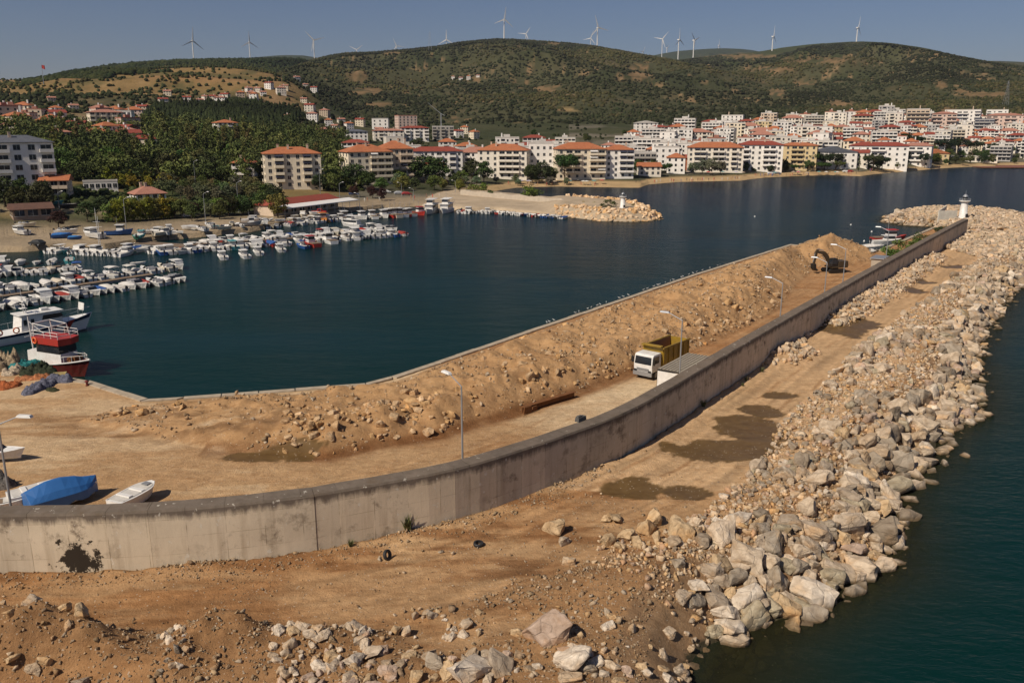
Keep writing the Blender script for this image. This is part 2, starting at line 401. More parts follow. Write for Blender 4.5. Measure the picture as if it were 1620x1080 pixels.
bn = t.bump(hgt, .9, .2); t.set(bn.inputs['Strength'], t.math('SUBTRACT', .9, t.math('MULTIPLY', a.outputs['Alpha'], .85)))
M['earth'] = t.done(c, t.math('SUBTRACT', .95, t.math('MULTIPLY', a.outputs['Alpha'], .60)), 0, .16)
g_o = link('ground', me, M['earth']); tag(g_o, 'bare sandy earth of the breakwater with mounds and damp patches', kind='structure')
# ================================================================== sea
def sea_mat():
    t = NT("sea_water"); v = t.pos()
    n1 = t.noise(t.mapping(v, (1, 1.9, 1), (0, 0, .5)), .9, 5, .6); n2 = t.noise(t.mapping(v, (.5, 1.2, 1), (0, 0, .35)), .22, 5, .6)
    big = t.noise(t.mapping(v, (.35, 1.6, 1), (0, 0, .1)), .012, 4, .55)
    h = t.math('ADD', t.math('MULTIPLY', n1, .45), t.math('MULTIPLY', n2, 1.0))
    b = t.bump(h, .35, .6)
    st = t.ramp(big, [(.36, .22), (.62, .75)]); t.set(b.inputs['Strength'], st)
    col_ = t.mix(t.ramp(t.math('ADD', t.math('MULTIPLY', t.noise(v, .006, 3, .5), .30), t.math('ADD', t.math('MULTIPLY', big, .25), t.math('MULTIPLY', t.node('ShaderNodeSeparateXYZ', Vector=v).outputs['Y'], .0013))), [(.42, 0.0), (.80, 1.0)]), (.0013, .0205, .0185), (.0035, .0135, .0225))
    a = t.attr('Shoal')
    c = t.mix(a.outputs['Alpha'], col_, (.035, .035, .018))
    # wind-roughened water: even at a low angle only part of the sky is mirrored
    df = t.node('ShaderNodeBsdfDiffuse'); t.set(df.inputs['Color'], c); gl = t.node('ShaderNodeBsdfGlossy', Roughness=.14); t.l.new(b.outputs[0], gl.inputs['Normal'])
    fr = t.node('ShaderNodeFresnel', IOR=1.33); t.l.new(b.outputs[0], fr.inputs['Normal']); amt = t.math('MINIMUM', t.math('MULTIPLY', fr.outputs[0], .62), t.ramp(big, [(.36, .24), (.62, .34)]))
    wm = t.node('ShaderNodeMixShader'); t.l.new(amt, wm.inputs[0]); t.l.new(df.outputs[0], wm.inputs[1]); t.l.new(gl.outputs[0], wm.inputs[2])
    # the shallow rim lets the sea bed and the sunken boulders show
    tr = t.node('ShaderNodeBsdfTransparent'); t.set(tr.inputs['Color'], (.36, .40, .27))
    mx = t.node('ShaderNodeMixShader'); t.set(mx.inputs[0], t.math('MULTIPLY', a.outputs['Alpha'], .62)); t.l.new(wm.outputs[0], mx.inputs[1]); t.l.new(tr.outputs[0], mx.inputs[2])
    t.l.new(mx.outputs[0], t.out.inputs['Surface'])
    return t.m
sx = np.unique(np.concatenate([np.linspace(-9000, -140, 14), np.arange(-140, 60, 4), np.arange(-2, 62, .8), np.arange(60, 190, 2.0), np.linspace(190, 9000, 14)]))
sy = np.unique(np.concatenate([np.linspace(-3000, 20, 8), np.arange(20, 130, .8), np.arange(130, 320, 2.0), np.linspace(320, 9000, 20)]))
SX, SY = np.meshgrid(sx, sy)
d_, _, _ = pdist(SX, SY, OW); SA = np.exp(-(np.maximum(d_ - .6, 0) / 2.6) ** 1.3)
SA = np.maximum(SA, np.exp(-(((SX - 13) / 5) ** 2 + ((SY - 43) / 3.5) ** 2)) * .9)
i2 = np.arange(SX.size).reshape(SX.shape)
q2 = np.stack([i2[:-1, :-1], i2[:-1, 1:], i2[1:, 1:], i2[1:, :-1]], -1).reshape(-1, 4)
me = np_mesh("sea", np.stack([SX, SY, 0 * SX], -1).reshape(-1, 3), q2)
ca = me.color_attributes.new("Shoal", 'FLOAT_COLOR', 'POINT'); cc = np.ones((SX.size, 4), np.float32); cc[:, :3] = SA.ravel()[:, None]; cc[:, 3] = SA.ravel(); ca.data.foreach_set("color", cc.ravel())
M['sea'] = sea_mat()
tag(link('sea', me, M['sea']), 'dark teal sea around the harbour', kind='structure')
# sea bed under the near shallows
bx, by = np.meshgrid(np.arange(-4, 200, 1.5), np.arange(20, 330, 1.5)); bd, _, _ = pdist(bx, by, OW)
bz = -1.0 - bd * .28 + fbm(bx, by, 3, 3, 77) * .4; ib = np.arange(bx.size).reshape(bx.shape)
qb = np.stack([ib[:-1, :-1], ib[:-1, 1:], ib[1:, 1:], ib[1:, :-1]], -1).reshape(-1, 4); kb = (bd.ravel()[qb].max(1) < 9)
tag(link('sea_bed', np_mesh('sea_bed', np.stack([bx, by, bz], -1).reshape(-1, 3), qb[kb], None, True), paint('sea_bed_silt', (.10, .085, .05), .9, .6, .6, 0, .1)), 'silty sea bed below the rocks', kind='structure')
# ================================================================== quay wall and its pale kerb blocks
def strip(poly, w0, w1, z0, z1, name, m, gap=None):
    """blocks of masonry set along a line; w = offsets to the left of travel"""
    b = MB(); L = plen(poly); s = 0; step = gap or 4.0
    while s < L - .3:
        e = min(s + step - .12, L); x0, y0, a0 = along(poly, s); x1, y1, a1 = along(poly, e)
        p = [(x0 - math.sin(a0) * w, y0 + math.cos(a0) * w) for w in (w0, w1)] + [(x1 - math.sin(a0) * w, y1 + math.cos(a0) * w) for w in (w1, w0)]
        dz = random.uniform(-.04, .03); b.prism(p, z0, z1 + dz); s += step
    return b.build(name, m)
kerb = paint('quay_concrete', (.43, .36, .27), .9, .6, 1.3, 0, .2, (.2, .15, .1))
o = strip(QE[2:10], -.75, .15, -3, 1.68, 'quay_edge', kerb, 3.9); tag(o, 'pale concrete kerb blocks along the harbour side of the breakwater', kind='structure')
o = strip(QE[9:], -.8, .15, -3, 1.7, 'quay_edge', kerb, 5); tag(o, 'concrete edge of the narrow quay toward the lighthouse', kind='structure')
o = strip(QE[:3], -.8, .15, -3, 1.62, 'quay_edge', kerb, 6); tag(o, 'concrete edge of the fishing quay under the nets', kind='structure')
# ================================================================== sea wall
SEG = []
pl = smooth(WALL, 2)
def wall_build():
    root = thing('breakwater_wall', 'long curved concrete sea wall with a dark weathered top and cast panels', 'wall', (0, 0, 0))
    TH = 1.35
    marks = []
    for u, v in [(-200, 825), (-60, 815), (232, 808), (497, 782), (720, 742), (893, 688), (1012, 643), (1080, 602), (1150, 560), (1217, 520), (1285, 482), (1352, 444), (1424, 404), (1470, 379), (1516, 354), (1532, 346.2)]:
        x, y = at(u, v, 6.25); d, sd, arc = pdist(np.array([x]), np.array([y]), pl); marks.append(float(arc[0]))
    marks[-1] = plen(pl)
    for k, (s0, s1) in enumerate(zip(marks[:-1], marks[1:])):
        n = max(2, int((s1 - s0) / 2.0)); ring = []
        for j in range(n + 1):
            s = s0 + .012 + (s1 - s0 - .024) * j / n; x, y, a = along(pl, s)
            nx_, ny_ = -math.sin(a), math.cos(a)
            dz = .02 * math.sin(s * 1.7) + .015 * math.sin(s * 4.1)
            of = random.uniform(-.004, .004) + (.03 if k % 2 else 0)
            P_ = lambda w, z: (x + nx_ * w, y + ny_ * w, z)
            ring.append([P_(of - .05, .6), P_(of, 3), P_(of, 6.05), P_(of + .07, 6.2 + dz), P_(TH - .06, 6.24 + dz), P_(TH, 6.1), P_(TH + .12, 1.0), P_(TH + .12, .6)])
        b = MB(); b.loft(ring)
        o = b.build('wall_panel', M['seawall'], root); nv = len(o.data.vertices); ca = o.data.color_attributes.new('Col', 'FLOAT_COLOR', 'POINT'); cc_ = np.ones((nv, 4), np.float32)
        for q_ in range(nv): cc_[q_, 0] = s0 + .012 + (s1 - s0 - .024) * (q_ // 8) / n
        ca.data.foreach_set('color', cc_.ravel())
        tint = [(.97, 1.0, 1.0), (1.06, 1.04, 1.0), (1.06, 1.04, 1.0), (1.08, 1.05, 1.0), (.96, .93, .90), (.98, .96, .91), (1.06, 1.02, .96), (1.18, 1.12, 1.05)][min(k, 7)]
        jj = random.uniform(.95, 1.05) if k > 6 else 1
        o.color = (tint[0] * jj, tint[1] * jj, tint[2] * jj, 1)
    return root
t = NT('cast_concrete'); v = t.pos(); oc = t.obj().outputs['Color']
sep = t.node('ShaderNodeSeparateXYZ'); t.l.new(v, sep.inputs[0]); z = sep.outputs['Z']
base = t.mix(t.ramp(t.noise(v, .35, 8, .6), [(.3, 0.0), (.7, 1.0)]), (.60, .515, .40), (.50, .425, .325))
base = t.mix(1.0, base, oc, 'MULTIPLY')
streak = t.noise(t.mapping(v, (1.6, 1.6, .10)), 1.0, 8, .65)
base = t.mix(t.math('MULTIPLY', t.ramp(streak, [(.50, 0.0), (.72, 1.0)]), .5), base, t.mix(1.0, base, (.5, .45, .4), 'MULTIPLY'))
# weathered cap: growth and soot that run down from the top
run = t.math('ADD', z, t.math('MULTIPLY', t.math('SUBTRACT', t.noise(t.mapping(v, (1.4, 1.4, .25)), 1.1, 8, .7), .5), 1.5))
capm = t.ramp(t.math('MULTIPLY', t.math('SUBTRACT', run, 5.1), .8), [(.25, 0.0), (.62, 1.0)])
base = t.mix(t.math('MULTIPLY', capm, .85), base, t.ramp(t.noise(v, 1.5, 8, .65), [(.3, (.05, .038, .033)), (.72, (.115, .088, .075))]))
patch = t.math('MULTIPLY', t.ramp(t.noise(v, .55, 8, .72), [(.53, 0.0), (.64, 1.0)]), t.ramp(t.noise(v, .16, 4, .6), [(.42, .15), (.6, 1.0)]))
base = t.mix(t.math('MULTIPLY', patch, .85), base, (.13, .095, .065))
fleck = t.ramp(t.noise(t.mapping(v, (1, 1, .7), (.3, .2, .4)), 2.3, 3, .6), [(.665, 0.0), (.69, 1.0)])
base = t.mix(t.math('MULTIPLY', fleck, .6), base, (.62, .58, .5))
arcs = t.node('ShaderNodeSeparateColor'); t.l.new(t.attr().outputs['Color'], arcs.inputs[0]); ar = arcs.outputs[0]
fr = t.math('FRACT', t.math('MULTIPLY', ar, 1 / 2.44)); seam = t.math('LESS_THAN', t.math('ABSOLUTE', t.math('SUBTRACT', fr, .5)), .010)
fz = t.math('FRACT', t.math('MULTIPLY', z, 1 / 1.22)); seam2 = t.math('LESS_THAN', t.math('ABSOLUTE', t.math('SUBTRACT', fz, .5)), .010)
brk = t.ramp(t.noise(v, .7, 3), [(.42, 0.0), (.6, 1.0)])
base = t.mix(t.math('MULTIPLY', t.math('MULTIPLY', t.math('MAXIMUM', seam, seam2), brk), .8), base, t.mix(1.0, base, (.45, .42, .38), 'MULTIPLY'))
cell = t.node('ShaderNodeTexWhiteNoise', noise_dimensions='1D'); t.set(cell.inputs['W'], t.math('FLOOR', t.math('ADD', t.math('MULTIPLY', ar, 1 / 2.44), .5)))
base = t.mix(1.0, base, t.ramp(cell.outputs['Value'], [(0.0, (.90, .90, .90)), (1.0, (1.06, 1.05, 1.03))]), 'MULTIPLY')
# the dark damp blotch low on the near panel
bxy = at(118, 885, 3.6)
dvec = t.node('ShaderNodeVectorMath', operation='DISTANCE'); mp = t.mapping(v, (.62, .62, .62), (0, 0, 0)); t.l.new(mp, dvec.inputs[0]); dvec.inputs[1].default_value = (-27.75 * .62, 49.35 * .62, 2.95 * .62)
blot = t.math('ADD', dvec.outputs['Value'], t.math('MULTIPLY', t.math('SUBTRACT', t.noise(v, 1.3, 8, .72), .5), 4.2))
base = t.mix(t.ramp(blot, [(.66, 1.0), (.80, 0.0)]), base, (.035, .026, .018))
t.bump(t.math('ADD', t.noise(v, 2.2, 10, .7), t.math('MULTIPLY', streak, .4)), .35, .05)
M['seawall'] = t.done(base, .92, 0, .2)
wall_root = wall_build()
# ================================================================== mainland: shore, town slope, hills
SHORE = [(-900, 500, ), (-400, 460), (-60, 402), (16, 400), (75, 394), (143, 396), (224, 383), (300, 376), (383, 368), (468, 352), (525, 339), (600, 329), (650, 327), (674, 327), (700, 316), (750, 306), (769, 305), (819, 297), (880, 295), (937, 296), (1000, 297), (1016, 297), (1030, 292), (1079, 288), (1178, 286), (1217, 281), (1320, 277), (1369, 279), (1390, 276), (1450, 271), (1498, 266.5), (1549, 264), (1620, 262), (1800, 258), (2500, 250)]
_su = np.array([p[0] for p in SHORE], float); _sd = np.array([math.hypot(*at(u, v, 0)) for u, v in SHORE])
PROF = {  # column: (distance, height) from the shore back through the town
    -900: [(300, 9), (600, 28), (1200, 60)], 0: [(262, 3), (281, 5.5), (420, 14), (560, 26), (800, 44), (1200, 76), (1500, 90)], 250: [(300, 3), (369, 4), (550, 19), (800, 44), (1200, 84), (1500, 100)],
    450: [(330, 2.5), (369, 3.6), (550, 17), (900, 48), (1200, 84), (1500, 100)], 560: [(380, 3), (450, 4.5), (700, 19), (900, 33), (1200, 48)], 650: [(390, 2.5), (450, 4), (860, 25), (1100, 38)],
    810: [(460, 2.5), (520, 4), (900, 25), (1200, 48)], 1000: [(480, 2.5), (600, 4), (900, 25), (1150, 42)], 1200: [(560, 3), (620, 5), (950, 33), (1200, 48)], 1400: [(590, 3), (650, 6), (950, 34), (1250, 52)],
    1545: [(760, 2), (850, 3.5), (960, 17), (1150, 34), (1400, 54)], 1620: [(810, 2), (900, 3.5), (1000, 15), (1150, 32), (1400, 52)], 2500: [(1500, 3), (1650, 15)]}
_pk = sorted(PROF); _pd = np.arange(0, 1700, 10.0)
_pt = np.array([np.interp(_pd, [0] + [q[0] for q in PROF[k]] + [1700], [1.6] + [q[1] for q in PROF[k]] + [PROF[k][-1][1] + 15]) for k in _pk])
RIDGES = [  # crest as (column, row, distance), and where its foot lies
    ([(-900, 150, 1700), (-100, 148, 1600), (0, 146, 1550), (30, 141, 1550), (60, 131, 1550), (120, 117, 1600), (200, 109, 1650), (280, 105, 1700), (350, 103, 1700), (420, 110, 1650), (455, 122, 1550), (490, 142, 1450), (540, 178, 1300), (600, 204, 1200)], 800),
    ([(0, 180, 2500), (60, 140, 2500), (100, 119, 2500), (180, 108, 2500), (240, 101, 2600), (300, 98, 2600), (400, 96, 2700), (480, 95, 2700), (540, 110, 2700), (640, 190, 2700)], 1750),
    ([(300, 110, 5200), (360, 97, 5200), (400, 92, 5200), (440, 88, 5200), (470, 87, 5200), (500, 89, 5200), (560, 104, 5200)], 3600),
    ([(-900, 130, 5000), (-200, 122, 5000), (-50, 118, 5000), (0, 124, 5000), (15, 126, 5000), (32, 133, 5000), (60, 150, 5000)], 3000),
    ([(360, 175, 2600), (400, 145, 2700), (440, 116, 2800), (490, 98, 2900), (540, 86, 3000), (600, 83, 3100), (640, 80, 3100), (690, 75, 3200), (740, 66, 3300), (797, 62, 3300), (840, 65, 3300), (890, 68, 3300), (940, 74, 3300), (1000, 85, 3300), (1080, 99, 3200), (1160, 116, 3100), (1260, 140, 2900), (1350, 165, 2600), (1450, 196, 2300)], 1000),
    ([(960, 125, 4200), (1020, 104, 4200), (1060, 96, 4200), (1120, 88, 4200), (1180, 84, 4200), (1240, 74, 4100), (1290, 69, 4000), (1350, 66, 3900), (1400, 69, 3900), (1450, 77, 3900), (1500, 88, 3900), (1550, 98, 3800), (1600, 105, 3700), (1700, 122, 3600), (2000, 172, 3400)], 1250),
    ([(1380, 112, 6000), (1450, 102, 6000), (1500, 97, 6000), (1560, 97, 6000), (1620, 99, 6000), (1800, 97, 6000), (2500, 105, 6000)], 3600),
    ([(960, 110, 6500), (1000, 95, 6500), (1040, 84, 6500), (1070, 80, 6500), (1100, 78, 6500), (1140, 76, 6500), (1180, 79, 6500), (1240, 90, 6500), (1280, 110, 6500)], 4600)]
def main_height(U, Dd, X, Y):
    """ground level on the mainland at column U, distance Dd from the camera's foot"""
    U = np.asarray(U, float); Dd = np.asarray(Dd, float)
    ds = np.interp(U, _su, _sd); s = Dd - ds
    iu = np.clip(np.interp(U, _pk, np.arange(len(_pk))), 0, len(_pk) - 1.0001); i0 = iu.astype(int); fu = iu - i0
    jd = np.clip(Dd / 10.0, 0, len(_pd) - 1.0001); j0 = jd.astype(int); fd = jd - j0
    g = lambda i, j: _pt[i, j]
    base = (g(i0, j0) * (1 - fu) + g(np.minimum(i0 + 1, len(_pk) - 1), j0) * fu) * (1 - fd) + (g(i0, np.minimum(j0 + 1, len(_pd) - 1)) * (1 - fu) + g(np.minimum(i0 + 1, len(_pk) - 1), np.minimum(j0 + 1, len(_pd) - 1)) * fu) * fd
    beach = sstep(690, 760, U)
    shore_h = np.where(s < 0, -3, np.interp(s, [0, 14, 40], [.0, 1.3, 1.8]) * beach + np.interp(s, [0, .01, 40], [1.3, 1.3, 1.5]) * (1 - beach))
    base = np.where(s < 30, np.minimum(shore_h, base), base * sstep(20, 80, s) + shore_h * (1 - sstep(20, 80, s)))
    z = base; which = np.full(U.shape, -1)
    n = fbm(X, Y, 520, 5, 61, .52); rid = 1 - np.abs(fbm(X, Y, 380, 4, 66, .5)) * 2.4
    for k, (cr, foot) in enumerate(RIDGES):
        cu = np.array([c[0] for c in cr], float); cd = np.array([c[2] for c in cr], float)
        cz = np.array([sight(c[0], c[1], c[2])[2] for c in cr])
        lo, hi = cu[0], cu[-1]
        D = np.interp(U, cu, cd); Z = np.interp(U, cu, cz)
        # soften the polyline a little
        Z = (Z + np.interp(U - 14, cu, cz) + np.interp(U + 14, cu, cz)) / 3
        taper = sstep(lo - (400 if lo > -800 else 1), lo + 1, U) * (1 - sstep(hi - 1, hi + (400 if hi < 2400 else 1), U))
        x = (Dd - foot) / (D - foot); xc = np.clip(x, 0, 1)
        rise = .55 * xc + .45 * (xc * xc * (3 - 2 * xc)); amp = (Z) * .25 * np.sin(np.pi * np.clip(xc, 0, 1)) ** 1.5
        zt = np.maximum(Z * taper, base); front = base + (zt - base) * rise + amp * (n * .8 + (rid - .6) * .75) * taper
        front = np.minimum(front, CH + (zt - CH) * np.clip(Dd / D, 0, 1) * (.985 + .015 * (xc > .97)) - 1.5 * (xc < .97))
        back = Z * taper - (Dd - D) * .14
        hk = np.where((x <= 0) | (taper < .002), -50, np.where(Dd <= D, front, back)) + fbm(X, Y, 60, 3, 70 + k) * 1.2 * (xc > .02)
        blend = hk > z
        which = np.where(blend, k, which); z = np.maximum(z, hk)
    return z, s, which
def mground(u, d):
    x = math.sin(az(u)) * d; y = math.cos(az(u)) * d
    return x, y, float(main_height(np.array([u]), np.array([d]), np.array([x]), np.array([y]))[0][0])
def col_of(x, y): return 810 + (x / y) * FPX * 1.0317
def mz(x, y):
    return float(main_height(np.array([col_of(x, y)]), np.array([math.hypot(x, y)]), np.array([x]), np.array([y]))[0][0])
def spot(u, v, d0=None):
    """where a sight line first meets the mainland"""
    ds = float(np.interp(u, _su, _sd)); d = np.concatenate([np.arange(ds, 1500, 2.0), np.arange(1500, 6500, 10.0)])
    a = az(u); X = np.sin(a) * d; Y = np.cos(a) * d
    z = main_height(np.full(d.shape, float(u)), d, X, Y)[0]
    pu, pv = project(X, Y, z)
    k = np.argmax(pv <= v)
    return X[k], Y[k], z[k], d[k]
uu = np.concatenate([np.arange(-900, -80, 14.0), np.arange(-80, 1700, 1.7), np.arange(1700, 2500, 14.0)])
ss = [-30, -.02, 0, 1.5, 3.5, 6, 9, 12, 16, 20, 25, 30, 36]
while ss[-1] < 1300: ss.append(ss[-1] + max(6, ss[-1] * .02))
while ss[-1] < 7600: ss.append(ss[-1] + max(20, ss[-1] * .0125))
ss = np.array(ss)
U, S = np.meshgrid(uu, ss); D = np.interp(U, _su, _sd) + S
A = np.arctan((U - 810) / FPX / 1.0317); MX = np.sin(A) * D; MY = np.cos(A) * D
MZ, ms, mw = main_height(U, D, MX, MY)
pu, pv = project(MX, MY, MZ)
def ell(u, v, ru, rv): return np.clip(1.6 - np.sqrt(((pu - u) / ru) ** 2 + ((pv - v) / rv) ** 2), 0, 1)
n1 = fbm(MX, MY, 160, 5, 90); n2 = fbm(MX, MY, 40, 4, 91); n3 = fbm(MX, MY, 14, 3, 92)
K = np.array
mc = np.zeros(MX.shape + (3,)) + K([.068, .068, .034])
mc = mixc(mc, K([.048, .054, .025]), sstep(-.1, .4, n1 + .4 * n2))
mc = mixc(mc, K([.12, .095, .052]), sstep(.08, .5, n2 - .5 * n1) * .55)
hill = mw >= 0
mc = mixc(mc, K([.036, .052, .020]), (mw == 1) * .9); mc = mixc(mc, K([.04, .055, .035]), ((mw == 2) | (mw == 3) | (mw == 7)) * .9)
up = (mw == 4) * sstep(150, 320, MZ + n1 * 60); mc = mixc(mc, K([.036, .052, .017]), up * .85)
mc = mixc(mc, K([.045, .058, .02]), (mw == 5) * sstep(130, 300, MZ + n1 * 90) * .7)
# open straw-coloured land on the near left hill
straw = (mw == 0) | ((mw < 0) & (D > 620) & (U < 520))
sm = straw * sstep(-.35, .15, n1 + .25 * n2 + .35 * (pv < 150)) * (1 - sstep(430, 540, U + 60 * n1 + 30 * n2))
mc = mixc(mc, K([.235, .155, .065]), sm * .95); mc = mixc(mc, K([.31, .205, .095]), sm * sstep(.1, .5, n2 + .4 * n3) * .8); mc = mixc(mc, K([.11, .095, .04]), sm * sstep(.05, .4, -n2 + .5 * n3) * .85); mc = mixc(mc, K([.30, .17, .08]), sm * sstep(.25, .5, fbm(MX * .4, MY * 1.3, 60, 4, 95)) * .7)
BARE = [(1020, 104, 22, 5), (1010, 108, 15, 4), (1005, 122, 26, 6), (875, 70, 16, 3), (1220, 110, 38, 5), (1300, 97, 50, 4), (1180, 90, 60, 4), (1275, 133, 17, 8), (1330, 90, 18, 4), (905, 172, 16, 4), (600, 165, 22, 6), (565, 122, 16, 8), (580, 145, 28, 6), (825, 130, 14, 7), (870, 140, 22, 6), (683, 85, 3, 5), (620, 84, 26, 2), (1490, 135, 8, 8), (760, 126, 22, 3), (1560, 150, 40, 4), (1230, 150, 14, 9), (720, 190, 14, 5), (740, 188, 8, 4), (440, 155, 20, 10), (430, 120, 14, 12), (1330, 165, 25, 5), (1520, 145, 14, 3), (1500, 175, 12, 5)]
for k, e in enumerate(BARE):
    m_ = ell(*e) * hill * sstep(-.5, .1, n2 + .8 * n3); mc = mixc(mc, K([.23, .145, .075]) if k not in (9,) else K([.36, .25, .12]), sstep(.15, .95, m_ * (1 + .8 * n3)) * .75)
bits = hill * ((mw == 4) | (mw == 5)) * (MZ < 260) * sstep(.36, .5, n2 * .6 + n3 * .6); mc = mixc(mc, K([.26, .17, .09]), bits * .8)
# shore, quay, beach, yards, town streets
flat = (mw < 0)
yard = flat * (ms < 60) * (U < 760); mc = mixc(mc, K([.34, .265, .18]), yard * (1.0 - sstep(30, 58, ms + n1 * 22)))
mc = mixc(mc, K([.46, .32, .17]), flat * (ms < 40) * (U >= 690) * (1 - sstep(16, 34, ms + n2 * 6)))
town = flat * (ms > 26) * (((U > 900) & (D < 1080)) | ((U > 520) & (D < 620)) | ((U < 240) & (D > 420) & (D < 800)))
mc = mixc(mc, K([.22, .19, .15]), town * sstep(-.3, .3, n2) * .6)
park = flat * (ms > 50) * (U < 560) * (D < 560); mc = mixc(mc, K([.065, .085, .03]), park * .6)
mc = mixc(mc, K([.3, .2, .09]), park * sstep(.25, .5, n2 + .6 * n1) * .6)
mc = mixc(mc, K([.34, .27, .18]), flat * (U < 200) * np.exp(-((ms - 62) / 6) ** 2) * .8)
mc *= (1 + .16 * n3)[..., None]
i3 = np.arange(MX.size).reshape(MX.shape); q3 = np.stack([i3[:-1, :-1], i3[1:, :-1], i3[1:, 1:], i3[:-1, 1:]], -1).reshape(-1, 4)
me = np_mesh('hills', np.stack([MX, MY, MZ], -1).reshape(-1, 3), q3, np.clip(mc, .01, 1).reshape(-1, 3), True)
t = NT('hill_land'); a = t.attr(); v = t.pos(); nA = t.noise(v, .05, 10, .7); nB = t.noise(v, .35, 6, .7)
c = t.mix(t.ramp(nA, [(.38, 0.0), (.66, .6)]), a.outputs['Color'], t.mix(1.0, a.outputs['Color'], (.6, .6, .55), 'MULTIPLY'))
c = t.mix(t.ramp(nB, [(.5, 0.0), (.7, .45)]), c, t.mix(1.0, c, (1.4, 1.32, 1.2), 'MULTIPLY'))
t.bump(t.math('ADD', nA, t.math('MULTIPLY', nB, .2)), .5, 6)
M['hill'] = t.done(c, .95, 0, .1)
tag(link('hills', me, M['hill']), 'coastal slope and green hills behind the town', kind='structure')
# ================================================================== light and sky
SUN_EL, SUN_AZ = 45.0, math.degrees(math.atan2(-.74, -.67))   # direction TO the sun in plan: from the left and a little behind
w = bpy.data.worlds.new("World"); sc.world = w; w.use_nodes = True
nt = w.node_tree; bg = nt.nodes["Background"]; sky = nt.nodes.new('ShaderNodeTexSky'); sky.sky_type = 'NISHITA'; sky.sun_disc = False
sky.sun_elevation = R(SUN_EL); sky.sun_rotation = R(SUN_AZ); sky.air_density = 1.0; sky.dust_density = .6; sky.ozone_density = 5.0; sky.altitude = 0
tn = nt.nodes.new('ShaderNodeMix'); tn.data_type = 'RGBA'; tn.blend_type = 'MULTIPLY'; tn.inputs[0].default_value = 1.0; tn.inputs[7].default_value = (1.0, .93, 1.04, 1); nt.links.new(sky.outputs[0], tn.inputs[6]); nt.links.new(tn.outputs[2], bg.inputs[0]); bg.inputs[1].default_value = .05
sd_ = bpy.data.lights.new("sun", 'SUN'); so = bpy.data.objects.new("sun", sd_); col.objects.link(so)
sd_.energy = 4.9; sd_.angle = R(.53); sd_.color = (1.0, .89, .74)
h_ = R(SUN_AZ); to = Vector((math.sin(h_) * math.cos(R(SUN_EL)), math.cos(h_) * math.cos(R(SUN_EL)), math.sin(R(SUN_EL))))
so.rotation_euler = to.to_track_quat('Z', 'Y').to_euler(); so.location = (-60, -40, 90)
sc.view_settings.view_transform = 'Standard'; sc.view_settings.look = 'None'; sc.view_settings.exposure = -0.08; sc.view_settings.gamma = 1
sc.cycles.max_bounces = 5; sc.cycles.diffuse_bounces = 2; sc.cycles.glossy_bounces = 3; sc.cycles.transparent_max_bounces = 6; sc.cycles.volume_bounces = 0
sc.cycles.use_denoising = True
# ================================================================== quarry stone
def rock_shape(seed, npts=16, flat=.75, rough=.10, cuts=1):
    r = random.Random(seed); bm = bmesh.new(); pts = []
    ex = (1.0, r.uniform(.62, .9), r.uniform(.5, .8) * flat / .75)
    while len(pts) < npts:
        p = Vector((r.uniform(-1, 1), r.uniform(-1, 1), r.uniform(-1, 1)))
        if .7 < p.length < 1.35 and max(abs(p.x), abs(p.y), abs(p.z)) > .62: pts.append(Vector((p.x * ex[0], p.y * ex[1], p.z * ex[2])) * .5)
    for p in pts: bm.verts.new(p)
    bmesh.ops.convex_hull(bm, input=bm.verts[:])
    bmesh.ops.delete(bm, geom=[v for v in bm.verts if not v.link_faces], context='VERTS')
    if cuts:
        bmesh.ops.bevel(bm, geom=bm.edges[:], offset=.022, segments=1, affect='EDGES', profile=.6, clamp_overlap=True)
        bmesh.ops.triangulate(bm, faces=bm.faces[:])
        bmesh.ops.subdivide_edges(bm, edges=[e for e in bm.edges if e.calc_length() > .2], cuts=1); bmesh.ops.triangulate(bm, faces=bm.faces[:])
        bmesh.ops.subdivide_edges(bm, edges=[e for e in bm.edges if e.calc_length() > .16], cuts=1)
        o = Vector((seed * 3.1, seed * 1.7, 0))
        from mathutils import noise as nz
        for v in bm.verts: v.co += v.normal * nz.noise(v.co * 3.2 + o) * rough + v.normal * abs(nz.noise(v.co * 7 + o)) * rough * -.55
    bmesh.ops.triangulate(bm, faces=bm.faces[:])
    me = bpy.data.meshes.new("boulder"); bm.normal_update(); bm.to_mesh(me); bm.free()
    return me
